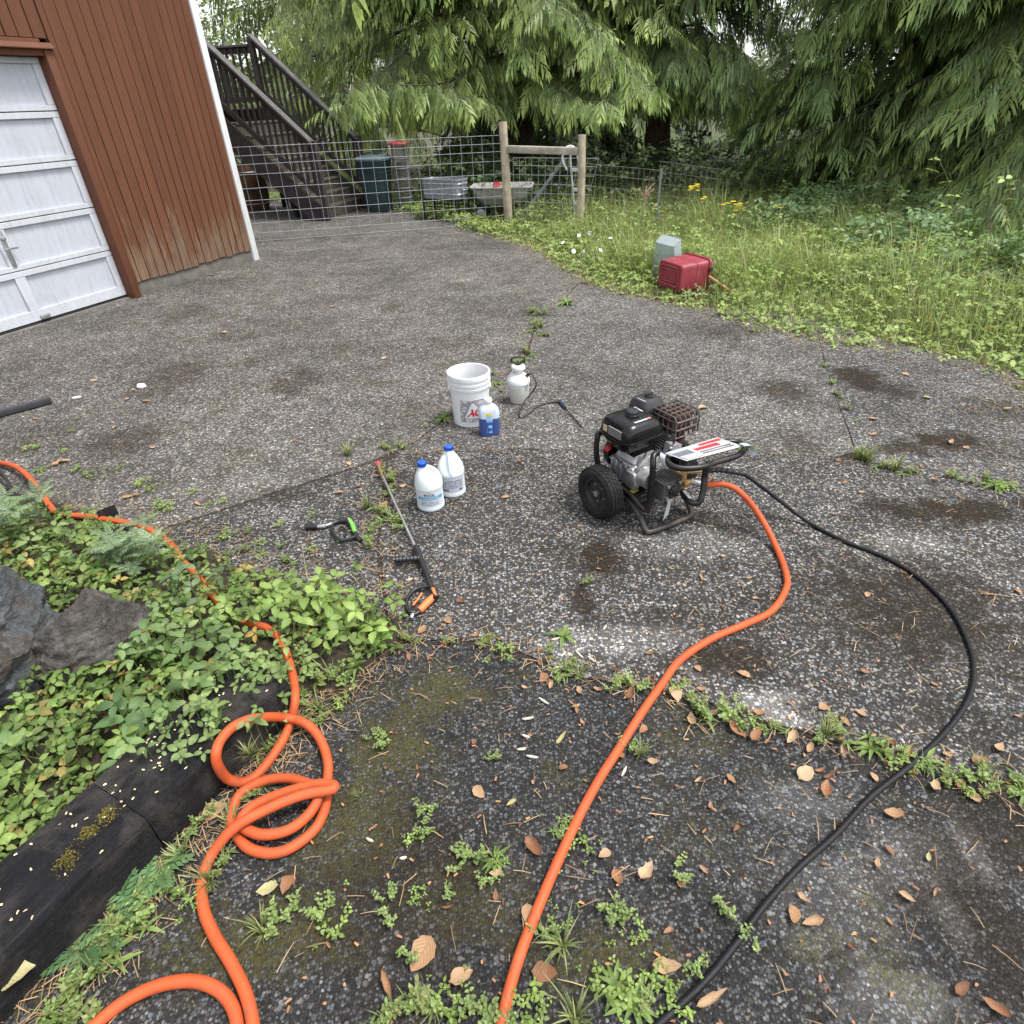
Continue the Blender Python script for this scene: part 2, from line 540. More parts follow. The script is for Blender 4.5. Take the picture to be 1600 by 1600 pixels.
MC_near = concrete('aggregate concrete near slab', (0.032, 0.031, 0.0305), (0.118, 0.119, 0.121), wet=0.3, moss=0.8, worn=0.3, peb=128, pale=[(G(1420, 1340).x, G(1420, 1340).y, 0.16, 0.12, 0.55), (G(1520, 1330).x, G(1520, 1330).y, 0.05, 0.12, 0.7), (G(1480, 1420).x, G(1480, 1420).y, 0.05, 0.12, 0.55), (G(1250, 1250).x, G(1250, 1250).y, 0.2, 0.12, 0.35), (G(1400, 1560).x, G(1400, 1560).y, 0.2, 0.08, 0.5), (G(1300, 1400).x, G(1300, 1400).y, 0.25, 0.2, 0.3)], mossy=[(G(680, 1080).x, G(680, 1080).y, 0.22, 0.14, 0.9), (G(620, 1160).x, G(620, 1160).y, 0.2, 0.16, 0.9), (G(560, 1300).x, G(560, 1300).y, 0.2, 0.2, 0.8), (G(450, 1450).x, G(450, 1450).y, 0.25, 0.12, 0.9), (G(380, 1480).x, G(380, 1480).y, 0.12, 0.1, 0.9), (G(950, 1500).x, G(950, 1500).y, 0.2, 0.08, 0.8), (G(720, 1400).x, G(720, 1400).y, 0.25, 0.15, 0.6)],
    stains=[(G(1500, 1400).x, G(1500, 1400).y, .2, .3, .7), (G(1560, 1300).x, G(1560, 1300).y, .2, .18, .7), (G(640, 1400).x, G(640, 1400).y, .3, .3, .5)])

driveway = bpy.data.objects.new('driveway', None); COL.objects.link(driveway)
struct(driveway, 'weathered exposed aggregate concrete driveway in large slabs')
def slab(poly, mat, z, label):
    mb = MB(); mb.prism(poly, -0.07, z)
    o = mb.build('slab', mat, driveway, smooth=False)
    o['label'] = label
edge_right_far = [(0.98, 7.15), (0.6, 8.4), (0.35, 9.3), (-0.06, 9.95), (-0.45, 11.2), (-1.0, 12.2), (-1.7, 13.4), (-2.6, 14.4)]
slab(joint(jJ2, 1, 3, 0.012) + joint(jJ1, 1, 4) + wob(edge_right_far, 9, 0.05) + [(-5.2, 15.4), (-14, 14), (-14, 2.0), (-3.2, 2.0)], MC_far, 0.0, 'large far slab reaching back to the garage and stairs')
slab(joint(jD[:5], 1, 5, 0.003) + joint(jC, 1, 6, 0.003) + [(1.6, 6.2), (1.2, 6.7)] + joint(jJ1[::-1], 1, 4), MC_mid, 0.002, 'middle slab behind the pressure washer')
slab(joint(jD[4:], 1, 5, 0.005) + wob([(4.6, 2.15), (4.3, 3.2), (3.75, 4.0), (3.5, 4.5), (3.2, 4.85), (2.9, 5.6)], 12, 0.06) + joint(jC[::-1], 1, 6, 0.003), MC_right, -0.001, 'small right slab beside the weedy verge')
slab(joint(jB[1:], 1, 7) + [(4.6, -0.2)] + joint(jD[::-1], 1, 5, 0.003) + joint(jJ0, 1, 8), MC_fore, 0.001, 'damp stained slab under the pressure washer')
slab([(-2.35, 2.1), (-1.6, 1.7), (-0.62, 1.68)] + joint(jJ0[::-1], 1, 8) + joint(jJ2[::-1], 1, 3, 0.012), MC_fore, -0.002, 'small slab between planting bed and jugs')
slab(joint(jB[::-1], 1, 7) + [(-0.80, 1.5), (-1.05, 1.05), (-1.4, 0.4), (-1.85, -0.4), (-1.85, -4), (5, -4), (5, -0.3)], MC_near, -0.003, 'dark mossy near slab in the foreground')

jf = MB(); jf.prism([(-13, -3.9), (4.5, -3.9), (4.4, 2.5), (3.0, 5.0), (0.8, 7.2), (-0.6, 11.0), (-3, 14.2), (-13, 13.9)], -0.069, -0.006)
o = jf.build('joint_soil', soil_material('joint grit', (0.024, 0.017, 0.012), (0.05, 0.037, 0.026)), driveway, smooth=False)
# planting bed at the left, earth heaped behind the timber
bed_poly = [(-0.42, 1.80), (-0.47, 1.62), (-0.62, 1.42), (-0.85, 1.45), (-1.08, 1.1), (-1.6, 0.1), (-2.1, -0.8), (-4.2, -0.6), (-4.4, 3.25), (-2.9, 2.95), (-2.45, 2.78), (-2.05, 2.60), (-1.72, 2.38), (-1.42, 2.30), (-1.1, 2.10), (-0.8, 1.96)]
def inpoly(x, y, poly):
    c = False
    n = len(poly)
    j = n - 1
    for i in range(n):
        xi, yi = poly[i]; xj, yj = poly[j]
        if (yi > y) != (yj > y) and x < (xj - xi) * (y - yi) / (yj - yi) + xi: c = not c
        j = i
    return c
def pdist(x, y, poly):
    d = 9.0
    p = Vector((x, y))
    for i in range(len(poly)):
        a, b_ = Vector(poly[i]), Vector(poly[(i + 1) % len(poly)])
        ab = b_ - a
        t = max(0, min(1, (p - a).dot(ab) / ab.length_squared))
        d = min(d, (p - (a + ab * t)).length)
    return d
def bed_z(x, y):
    if not inpoly(x, y, bed_poly): return -0.03
    d = min(1, pdist(x, y, bed_poly) / 0.45)
    base = 0.008 + 0.10 * d
    if y < 1.55 + (x + 0.95) * 1.7: pass
    return base + 0.02 * noise.noise(Vector((x * 5, y * 5, 2)))
gx, gy = np.linspace(-4.4, -0.3, 70), np.linspace(-0.9, 3.3, 72)
V = []
for y in gy:
    for x in gx:
        V.append((x, y, bed_z(x, y)))
V = np.array(V)
ii = np.arange(71)[:, None] * 70 + np.arange(69)[None]
F = np.stack([ii, ii + 1, ii + 71, ii + 70], 2).reshape(-1, 4)
keep = (V[F][:, :, 2] > -0.029).any(1)
bed = npmesh('garden_bed', V, F[keep], M_soil)
struct(bed, 'earth of the planting bed behind the dark timbers')
# ------------------------------------------------------------------ garage
def siding_mat(name, col, wear):
    m, nt, b = newmat(name)
    co = coords(nt)
    gr = tnoise(nt, coords(nt, scale=(60, 60, 2.2)), 1.0, 6, 0.65, 0.6)
    tone = tnoise(nt, coords(nt, scale=(7.4, 1, 0.35)), 1.0, 3)
    c = ramp(nt, gr, [(0.3, tuple(x * 0.90 for x in col)), (0.7, tuple(x * 1.07 for x in col))])
    c = mix(nt, 1.0, c, ramp(nt, tone, [(0.3, g3(0.86)), (0.7, g3(1.13))]), 'MULTIPLY')
    # knots and scuffs
    kn = tvor(nt, coords(nt, scale=(9, 9, 3)), 1.0)
    c = mix(nt, ramp(nt, kn, [(0.06, g3(0.6)), (0.15, g3(0))]), c, tuple(x * 0.5 for x in col))
    if wear:
        sp = nt.nodes.new('ShaderNodeSeparateXYZ'); nt.links.new(co, sp.inputs[0])
        low = math_(nt, 'SUBTRACT', 1.0, math_(nt, 'DIVIDE', sp.outputs[2], 1.25), clamp=True)
        st = tnoise(nt, coords(nt, scale=(55, 55, 4.5)), 1.0, 7, 0.7, 0.3)
        pt = tnoise(nt, coords(nt, scale=(5, 5, 2.2)), 1.0, 4, 0.6)
        w = math_(nt, 'ADD', math_(nt, 'MULTIPLY', low, 0.92), math_(nt, 'ADD', math_(nt, 'MULTIPLY', math_(nt, 'SUBTRACT', st, 0.5), 1.5), math_(nt, 'MULTIPLY', math_(nt, 'SUBTRACT', pt, 0.5), 1.1)))
        wf = ramp(nt, w, [(0.46, g3(0)), (0.66, g3(0.85))])
        c = mix(nt, wf, c, ramp(nt, gr, [(0.35, (0.10, 0.062, 0.038)), (0.7, (0.27, 0.185, 0.125))]))
    nt.links.new(c, b.inputs['Base Color'])
    b.inputs['Roughness'].default_value = 0.62
    b.inputs['Specular IOR Level'].default_value = 0.35
    bump(nt, b, gr, 0.28, 0.004)
    return m
M_siding = siding_mat('brown stained siding', (0.128, 0.050, 0.026), True)
M_casing = siding_mat('red brown casing', (0.126, 0.046, 0.024), False)
M_groove = pm('dark siding groove', (0.05, 0.022, 0.012), 0.8)
def whitewash(name, col, streak):
    m, nt, b = newmat(name)
    st = tnoise(nt, coords(nt, scale=(26, 26, 3.0)), 1.0, 8, 0.72, 0.5)
    bl = tnoise(nt, coords(nt, scale=4.0), 1.0, 7, 0.7, 0.4)
    c = ramp(nt, st, [(0.25, tuple(x * 0.74 for x in col)), (0.5, tuple(x * 0.93 for x in col)), (0.7, col)])
    c = mix(nt, ramp(nt, bl, [(0.5, g3(0)), (0.75, g3(streak))]), c, (0.30, 0.29, 0.29))
    nt.links.new(c, b.inputs['Base Color'])
    b.inputs['Roughness'].default_value = 0.5
    bump(nt, b, st, 0.15, 0.003)
    return m
M_door = whitewash('weathered door panel', (0.50, 0.53, 0.59), 0.28)
M_doorframe = whitewash('weathered door frame', (0.56, 0.58, 0.63), 0.35)
M_trim = whitewash('white corner trim', (0.80, 0.81, 0.82), 0.18)
M_conc = pm('grey foundation concrete', (0.13, 0.122, 0.108), 0.9, var=0.3, scale=9, bmp=0.5, bscale=60, dirt=(0.09, 0.085, 0.05), dirt_amt=0.7)
M_steel = pm('dull steel', (0.42, 0.42, 0.44), 0.45, 0.8, dirt=(0.2, 0.15, 0.1))
M_roof = pm('brown roof felt', (0.06, 0.045, 0.038), 0.9, var=0.3, scale=30, bmp=0.5)

WAZ = R(23)
wd = Vector((math.sin(WAZ), math.cos(WAZ), 0))
corner = G(396, 408)
garage = thing('garage', 'brown wooden garage with white corner trim and pale sectional door', 'garage', corner, math.atan2(wd.y, wd.x))
WT = 4.3      # wall top
X_J0, X_J1 = -1.845, -1.93      # casing of the door opening
DOOR_L = -4.86
# board siding, every board its own piece, laid over a dark sheet
mb = MB(); mb.box(X_J0 - 0.0, 0.0, 0.012, 0.09, 0.12, WT); mb.box(DOOR_L, X_J0 - 0.001, 0.012, 0.09, 2.31, WT); mb.box(-6.6, DOOR_L - 0.09, 0.012, 0.09, 0.12, WT)
mb.build('sheathing', M_groove, garage, smooth=False)
def boards(x0, x1, z0, ragged):
    x = x1
    i = 0
    while x > x0 + 0.02:
        w = min(0.118 + random.uniform(-0.01, 0.016), x - x0)
        z = z0 + (random.uniform(-0.008, 0.012) if ragged else 0)
        d = random.uniform(0, 0.004)
        mb = MB()
        mb.box(x - w + 0.0065, x, -0.012 - d, 0.011, z, WT)
        mb.build('siding_board', M_siding, garage, bevel=0.0035, segs=1)
        x -= w
boards(X_J0 + 0.004, -0.004, 0.145, True)
boards(DOOR_L, X_J0 - 0.002, 2.315, False)
boards(-6.6, DOOR_L - 0.09, 0.145, True)
# corner trim in two boards and the return
mb = MB(); mb.box(-0.003, 0.052, -0.036, 0.03, 0.005, WT); mb.build('corner_trim', M_trim, garage, bevel=0.003)
mb = MB(); mb.box(0.0525, 0.096, -0.028, 0.10, 0.003, WT); mb.build('corner_trim', M_trim, garage, bevel=0.003)
# casing, header, drip cap
mb = MB(); mb.box(X_J1, X_J0, -0.030, 0.16, 0.004, 2.235); mb.build('door_jamb', M_casing, garage, bevel=0.004)
mb = MB(); mb.box(DOOR_L - 0.085, DOOR_L - 0.001, -0.030, 0.16, 0.004, 2.235); mb.build('door_jamb', M_casing, garage, bevel=0.004)
mb = MB(); mb.box(DOOR_L, X_J1 - 0.001, -0.018, 0.16, 2.185, 2.312); mb.build('door_header', M_casing, garage, bevel=0.004)
mb = MB(); mb.add([(DOOR_L - 0.08, -0.055, 2.245), (X_J0 + 0.012, -0.055, 2.245), (X_J0 + 0.012, -0.016, 2.285), (DOOR_L - 0.08, -0.016, 2.285),
                   (DOOR_L - 0.08, -0.055, 2.236), (X_J0 + 0.012, -0.055, 2.236), (X_J0 + 0.012, -0.016, 2.24), (DOOR_L - 0.08, -0.016, 2.24)],
                  [(0, 1, 2, 3), (4, 7, 6, 5), (0, 4, 5, 1), (1, 5, 6, 2), (3, 2, 6, 7), (0, 3, 7, 4)])
mb.build('drip_cap', M_casing, garage, smooth=False)
mb = MB(); mb.box(X_J0 + 0.001, 0.045, 0.004, 0.3, -0.1, 0.142); mb.box(-6.6, DOOR_L - 0.087, 0.004, 0.3, -0.1, 0.142); mb.box(DOOR_L, X_J1, 0.05, 0.3, -0.1, 0.012)
mb.build('foundation', M_conc, garage, bevel=0.006)
# garage door
door = bpy.data.objects.new('garage_door', None); COL.objects.link(door); door.parent = garage
door['label'] = 'pale weathered sectional garage door with five rows of panels'
DZ = [0.035, 0.505, 0.925, 1.355, 1.765, 2.184]
DX0, DX1 = DOOR_L + 0.002, X_J1 - 0.002
stiles = [DX1 - 0.075, -2.945, -3.90, DX0 + 0.0]
for i in range(5):
    z0, z1 = DZ[i] + 0.004, DZ[i + 1] - 0.004
    bot, top = (0.10 if i == 0 else 0.046), 0.05
    mb = MB(); mb.box(DX0, DX1, 0.088, 0.128, z0, z0 + bot); mb.build('rail', M_doorframe, door, bevel=0.003, segs=1)
    mb = MB(); mb.box(DX0, DX1, 0.088, 0.128, z1 - top, z1); mb.build('rail', M_doorframe, door, bevel=0.003, segs=1)
    prev = DX1
    for k, sx in enumerate((DX1 - 0.075, -2.995, -3.96, DX0)):
        mb = MB(); mb.box(sx, sx + 0.075 if k != 1 else sx + 0.10, 0.0895, 0.127, z0 + bot + 0.0005, z1 - top - 0.0005)
        mb.build('stile', M_doorframe, door, bevel=0.003, segs=1)
    for a, b_ in ((-2.895, DX1 - 0.075), (-3.885, -2.995), (DX0 + 0.075, -3.96)):
        mb = MB(); mb.box(a + 0.0005, b_ - 0.0005, 0.112, 0.124, z0 + bot + 0.001, z1 - top - 0.001)
        mb.build('panel', M_door, door, smooth=False)
mb = MB(); mb.cyl((-2.945, 0.09, 0.80), (-2.945, 0.055, 0.80), 0.018, 12); mb.box(-2.99, -2.86, 0.05, 0.062, 0.70, 0.716); mb.box(-2.965, -2.925, 0.078, 0.09, 0.55, 0.86)
mb.build('latch', M_steel, door, bevel=0.002)
mb = MB(); mb.box(-2.93, -2.84, 0.066, 0.087, 0.045, 0.085); mb.build('lift_handle', M_steel, door, bevel=0.004)
mb = MB(); mb.box(DX0, DX1, 0.095, 0.12, 0.006, 0.034); mb.build('door_seal', pm('black rubber seal', (0.02, 0.02, 0.02), 0.8), door, bevel=0.004)
# the rest of the building
mb = MB(); mb.box(-6.6, 0.05, 0.305, 6.2, 0.0, WT - 0.01); mb.build('wall', M_siding, garage, smooth=False)
mb = MB(); mb.box(-6.9, 0.5, -0.55, 6.6, WT + 0.002, WT + 0.22); mb.build('roof', M_roof, garage, bevel=0.01)

# ------------------------------------------------------------------ wooden stairs
def wood_mat(name, a, b_, rough=0.75, along=(40, 40, 3), moss=None):
    m, nt, b = newmat(name)
    gr = tnoise(nt, coords(nt, scale=along), 1.0, 7, 0.7, 0.8)
    c = ramp(nt, gr, [(0.3, a), (0.7, b_)])
    pt = tnoise(nt, coords(nt, scale=6), 1.0, 6, 0.7)
    c = mix(nt, 1.0, c, ramp(nt, pt, [(0.35, g3(0.7)), (0.65, g3(1.25))]), 'MULTIPLY')
    if moss: c = mix(nt, ramp(nt, pt, [(0.56, g3(0)), (0.68, g3(0.8))]), c, moss)
    nt.links.new(c, b.inputs['Base Color'])
    b.inputs['Roughness'].default_value = rough
    b.inputs['Specular IOR Level'].default_value = 0.3
    bump(nt, b, gr, 0.4, 0.004)
    return m
M_stair = wood_mat('dark brown deck stain', (0.032, 0.026, 0.025), (0.066, 0.056, 0.053))
M_railcap = wood_mat('greyed rail cap', (0.06, 0.055, 0.055), (0.15, 0.14, 0.14), 0.55)
M_tread = wood_mat('weathered tread', (0.05, 0.042, 0.034), (0.13, 0.11, 0.085))
M_post = wood_mat('pale fence post', (0.30, 0.245, 0.175), (0.54, 0.47, 0.36), 0.85, (30, 30, 2.5))
M_brace = wood_mat('grey fence rail', (0.27, 0.24, 0.20), (0.48, 0.43, 0.36), 0.85, (2.5, 30, 30))

nF, nB = G(512, 345), G(575, 325)
wv = (nB - nF); SW = wv.length; wv.normalize()
sv = Vector((-wv.y, wv.x, 0))
stairs = thing('wooden_stairs', 'dark brown wooden stairs with slatted railings climbing beside the garage', 'stairs', nF, math.atan2(sv.y, sv.x))
# local x = run (uphill), local y = from the front rail to the back rail is -y
SL, LA, LZ = 0.86, 1.92, 1.74
def stair_part(fn, name, mat=M_stair, bevel=0.004, parent=stairs):
    mb = MB(); fn(mb); return mb.build(name, mat, parent, bevel=bevel, segs=1)
yb = -SW
for yy, lab in ((0.0, 'front'), (yb, 'back')):
    stair_part(lambda mb: mb.box(-0.05, 0.05, yy - 0.05, yy + 0.05, 0.0, 1.24), 'newel_post')
    stair_part(lambda mb: mb.box(LA - 0.05, LA + 0.05, yy - 0.05, yy + 0.05, 0.0, 2.80), 'newel_post')
    so = 0.075 if yy == 0 else -0.075
    # stringer as a sloping plank
    stair_part(lambda mb: mb.add([(0.30, yy - 0.022, 0.0), (LA, yy - 0.022, SL * (LA - 0.42)), (LA, yy - 0.022, 0.16 + SL * LA), (-0.02, yy - 0.022, 0.15), (-0.02, yy - 0.022, 0.0),
                                  (0.30, yy + 0.022, 0.0), (LA, yy + 0.022, SL * (LA - 0.42)), (LA, yy + 0.022, 0.16 + SL * LA), (-0.02, yy + 0.022, 0.15), (-0.02, yy + 0.022, 0.0)],
                                 [(0, 1, 2, 3, 4), (9, 8, 7, 6, 5), (0, 5, 6, 1), (1, 6, 7, 2), (2, 7, 8, 3), (3, 8, 9, 4), (4, 9, 5, 0)]).add([], []), 'stringer')
    a0, a1 = 0.02, LA
    stair_part(lambda mb: mb.beam((a0, yy, 1.12 + SL * a0), (a1, yy, 1.12 + SL * a1), 0.04, 0.09), 'top_rail')
    stair_part(lambda mb: mb.beam((a0 - 0.03, yy, 1.185 + SL * (a0 - 0.03)), (a1, yy, 1.185 + SL * a1), 0.15, 0.036), 'handrail', M_railcap)
    stair_part(lambda mb: mb.beam((a0, yy, 0.36 + SL * a0), (a1, yy, 0.36 + SL * a1), 0.04, 0.085), 'bottom_rail')
    n = 15
    for k in range(n):
        a = 0.14 + (LA - 0.26) * k / (n - 1)
        stair_part(lambda mb: mb.box(a - 0.018, a + 0.018, yy - 0.055, yy - 0.021, 0.30 + SL * a, 1.13 + SL * a), 'baluster', bevel=0.0)
for k in range(9):
    a, z = 0.10 + k * 0.2, 0.19 * (k + 1)
    if z > LZ - 0.05: break
    stair_part(lambda mb: mb.box(a, a + 0.27, yb + 0.025, -0.025, z - 0.036, z), 'tread', M_tread)
    stair_part(lambda mb: mb.box(a + 0.012, a + 0.03, yb + 0.026, -0.026, z - 0.19, z - 0.037), 'riser', M_tread)
# landing and its rail going on behind the garage
for k in range(14):
    stair_part(lambda mb: mb.box(LA + 0.06 + k * 0.145, LA + 0.195 + k * 0.145, yb - 0.06, 0.06, LZ - 0.035, LZ), 'deck_board', M_tread)
stair_part(lambda mb: mb.box(LA + 0.052, LA + 2.1, yb - 0.045, yb - 0.005, LZ - 0.24, LZ - 0.037), 'joist')
stair_part(lambda mb: mb.box(LA + 0.052, LA + 2.1, 0.005, 0.045, LZ - 0.24, LZ - 0.037), 'joist')
stair_part(lambda mb: mb.box(LA + 0.052, LA + 2.1, yb - 0.02, yb + 0.02, LZ + 0.82, LZ + 0.92), 'top_rail')
stair_part(lambda mb: mb.box(LA + 0.052, LA + 2.1, yb - 0.07, yb + 0.07, LZ + 0.922, LZ + 0.958), 'handrail', M_railcap)
stair_part(lambda mb: mb.box(LA + 0.052, LA + 2.1, yb - 0.02, yb + 0.02, LZ + 0.08, LZ + 0.16), 'bottom_rail')
for k in range(12):
    a = LA + 0.14 + k * 0.145
    stair_part(lambda mb: mb.box(a - 0.018, a + 0.018, yb + 0.021, yb + 0.055, LZ + 0.06, LZ + 0.90), 'baluster', bevel=0.0)
stair_part(lambda mb: mb.box(LA + 2.1, LA + 2.2, yb - 0.05, yb + 0.05, 0, LZ + 1.05), 'newel_post')
stair_part(lambda mb: mb.box(LA + 2.1, LA + 2.2, -0.05, 0.05, 0, LZ + 1.05), 'newel_post')
stair_part(lambda mb: mb.beam((0.85, -0.35, 0.0), (1.0, -0.35, 0.62), 0.09, 0.07), 'support_leg')

# ------------------------------------------------------------------ fences
M_wire = pm('galvanised wire', (0.34, 0.36, 0.39), 0.6, 0.15, var=0.2)
M_rustwire = pm('old field wire', (0.22, 0.19, 0.17), 0.7, 0.1, var=0.3)
def wire_panel(name, label, a, b_, zs, nv, mat, r=0.0032, lean=0.0, endslant=0.0, cat='fence', zlow=None, group=None):
    a, b_ = Vector(a), Vector(b_)
    L = (b_ - a).length
    d = (b_ - a).normalized()
    t = thing(name, label, cat, (a.x, a.y, 0), math.atan2(d.y, d.x), group)
    za = b_.z - a.z
    top = zs[-1]
    def zoff(x): return za * x / L
    for z in zs:
        k = (z / top)
        pts = [(x, 0.006 * math.sin(x * 3 + z * 9) - lean * z, z + zoff(x)) for x in np.linspace(0, L + endslant * k, 7)]
        MB().tube(pts, r, 5).build('wire', mat, t)
    for i in range(nv):
        x = L * i / (nv - 1)
        s = endslant * (i / (nv - 1)) ** 3
        z0 = zs[0] if zlow is None else zlow
        pts = [(x + s * k + 0.004 * math.sin(i * 2.3 + k * 5), -lean * (z0 + (top - z0) * k) + 0.0065, z0 + (top - z0) * k + zoff(x)) for k in (0, 0.25, 0.5, 0.75, 1)]
        MB().tube(pts, r, 5).build('wire', mat, t)
    return t
fA, fB = Vector((-3.95, 10.18, 0)), Vector((0.06, 11.16, 0))
wire_panel('wire_fence', 'galvanised welded wire fence panel between garage corner and wooden post', fA, fB,
           [0.02, 0.13, 0.27, 0.42, 0.58, 0.74, 0.92, 1.05, 1.16, 1.27], 25, M_wire)
p1, p2 = G(795, 352), G(905, 357)
hb = thing('fence_brace', 'pale wooden H shaped fence brace of two posts and a rail', 'fence', (p1.x, p1.y, 0), math.atan2(p2.y - p1.y, p2.x - p1.x))
W = (p2 - p1).length
mb = MB(); mb.tube([(0, 0, -0.05), (-0.025, 0, 0.75), (-0.055, 0, 1.45)], [0.072, 0.068, 0.064], 10); mb.build('post', M_post, hb)
mb = MB(); mb.tube([(W, 0, -0.05), (W + 0.012, 0, 0.6), (W + 0.0, 0, 1.27)], [0.066, 0.062, 0.058], 10); mb.build('post', M_post, hb)
mb = MB(); mb.beam((0.03, -0.01, 1.09), (W - 0.05, -0.01, 1.06), 0.09, 0.10); mb.build('rail', M_brace, hb, bevel=0.012)
wire_panel('wire_gate', 'galvanised wire panel leaning with slanted end behind the wooden brace', (p1.x + 0.1, p1.y + 0.28, 0), (p2.x + 0.05, p2.y + 0.25, 0),
           [0.06, 0.19, 0.32, 0.45, 0.58, 0.71, 0.84, 0.95], 12, M_wire, r=0.0034, endslant=0.26, cat='gate')
f0, f1, f2 = Vector((p2.x + 0.06, p2.y + 0.02, 0)), Vector((2.42, 10.45, -0.12)), Vector((3.5, 10.9, -0.30))
wire_panel('field_fence', 'old thin wire field fence right of the wooden brace', f0, f1, [0.05, 0.17, 0.3, 0.44, 0.6, 0.76, 0.9], 15, M_rustwire, r=0.0022)
wire_panel('field_fence', 'old thin wire field fence receding under the dark cedar boughs', f1, f2, [0.05, 0.17, 0.3, 0.44, 0.6, 0.76, 0.9], 13, M_rustwire, r=0.0022)
mb = MB(); mb.box(-0.016, 0.016, -0.003, 0.003, -0.2, 0.92); mb.box(-0.003, 0.003, 0.0035, 0.026, -0.2, 0.92)
tp = mb.build('metal_post', pm('grey metal post', (0.2, 0.23, 0.24), 0.6, 0.4), None, smooth=False); tp.location = (2.43, 10.42, -0.12)
tag(tp, 'thin grey metal fence post among dry seed heads', 'post')
# ------------------------------------------------------------------ things behind the fence
M_binbody = pm('dark teal plastic', (0.020, 0.045, 0.052), 0.45, dirt=(0.08, 0.09, 0.08), dirt_amt=0.25)
M_binlid = pm('grey blue plastic lid', (0.11, 0.155, 0.18), 0.4, dirt=(0.2, 0.2, 0.2), dirt_amt=0.3)
b0 = G(594, 329)
bin_ = thing('trash_can', 'tall dark teal trash can with grey blue lid beside the stairs', 'trash can', (b0.x, b0.y, 0), R(-8))
mb = MB(); mb.loft([sring(0, 0, z, hx, hy, 4.5, 36) for z, hx, hy in ((0.0, 0.20, 0.21), (0.03, 0.215, 0.225), (0.45, 0.245, 0.26), (0.78, 0.275, 0.29), (0.80, 0.292, 0.305), (0.85, 0.295, 0.31), (0.855, 0.27, 0.28))]); mb.build('body', M_binbody, bin_)
mb = MB(); mb.loft([sring(0, 0, z, hx, hy, 3.5, 36) for z, hx, hy in ((0.857, 0.315, 0.325), (0.885, 0.32, 0.33), (0.915, 0.29, 0.30), (0.94, 0.20, 0.21), (0.945, 0.1, 0.1))]); mb.build('lid', M_binlid, bin_)
mb = MB(); mb.tube(catmull([(-0.12, -0.1, 0.925), (-0.10, -0.1, 0.975), (0.10, -0.1, 0.975), (0.12, -0.1, 0.925)], 5), 0.014, 8); mb.build('handle', M_binbody, bin_)
for z in (0.66, 0.72):
    mb = MB(); mb.loft([sring(0, 0, z + dz, 0.268 + e, 0.283 + e, 4.5, 36) for dz, e in ((0, -0.002), (0.006, 0.006), (0.016, 0.006), (0.022, -0.002))]); mb.build('rib', M_binbody, bin_)

M_mesh = pm('grey mesh', (0.28, 0.28, 0.27), 0.6, 0.3, var=0.3)
M_redlid = pm('faded red plastic', (0.42, 0.055, 0.06), 0.5, dirt=(0.5, 0.2, 0.2))
c0 = G(634, 326)
cage = thing('wire_bin', 'tall wire mesh cylinder bin with faded red lid', 'bin', (c0.x, c0.y, 0))
for i in range(7):
    z = 0.04 + i * 0.165
    MB().tube([(0.155 * math.cos(2*PI*k/24), 0.155 * math.sin(2*PI*k/24), z) for k in range(24)], 0.012, 6, closed=True).build('hoop', M_mesh, cage)
for k in range(40):
    a = 2*PI*k/40
    MB().tube([(0.15 * math.cos(a), 0.15 * math.sin(a), 0.02), (0.15 * math.cos(a + 0.03), 0.15 * math.sin(a + 0.03), 1.08)], 0.004, 4).build('wire', M_mesh, cage)
mb = MB(); mb.lathe([(0.20, 1.085), (0.205, 1.10), (0.19, 1.125), (0.10, 1.14), (0.02, 1.143)], 28); mb.build('lid', M_redlid, cage)
mb = MB(); mb.lathe([(0.12, 0.02), (0.125, 0.5), (0.11, 0.78), (0.03, 0.8)], 20); mb.build('compost', pm('dry compost', (0.10, 0.085, 0.06), 0.95, var=0.5, scale=30, bmp=0.8), cage)

M_galv = pm('galvanised sheet', (0.42, 0.45, 0.50), 0.42, 0.7, var=0.3, scale=22, dirt=(0.25, 0.27, 0.3), dirt_amt=0.6)
M_blackmetal = pm('black painted steel', (0.016, 0.016, 0.018), 0.42, 0.2, var=0.3, dirt=(0.06, 0.05, 0.04), dirt_amt=0.25)
tL, tR = G(672, 338), G(727, 350)
tm = (tL + tR) / 2 + Vector((0.0, 0.12, 0))
stand = thing('plant_stand', 'low black metal stand under the galvanised tub', 'stand', (tm.x, tm.y, 0), R(-28))
for sx in (-0.36, 0.36):
    for sy in (-0.17, 0.17):
        MB().box(sx - 0.012, sx + 0.012, sy - 0.012, sy + 0.012, 0, 0.335).build('leg', M_blackmetal, stand, smooth=False)
for sy in (-0.17, 0.17):
    MB().box(-0.347, 0.347, sy - 0.010, sy + 0.010, 0.31, 0.333).build('rail', M_blackmetal, stand, smooth=False)
    MB().box(-0.347, 0.347, sy - 0.008, sy + 0.008, 0.205, 0.222).build('rail', M_blackmetal, stand, smooth=False)
    for k in range(9):
        x = -0.3 + 0.075 * k
        MB().box(x - 0.004, x + 0.004, sy - 0.004, sy + 0.004, 0.223, 0.309).build('slat', M_blackmetal, stand, smooth=False)
tub = thing('metal_tub', 'galvanised metal trough planter standing on the black stand', 'planter', (tm.x, tm.y, 0.337), R(-28))
def troughring(z, e, n=40): return sring(0, 0, z, 0.37 + e, 0.16 + e, 6, n)
mb = MB(); mb.loft([troughring(z, e) for z, e in ((0.0, 0.0), (0.05, 0.004), (0.06, 0.014), (0.075, 0.014), (0.085, 0.006), (0.21, 0.012), (0.22, 0.022), (0.235, 0.022), (0.245, 0.014), (0.275, 0.016), (0.282, 0.028), (0.30, 0.028), (0.302, 0.012), (0.27, 0.004), (0.05, -0.006))], True, True)
mb.build('shell', M_galv, tub)
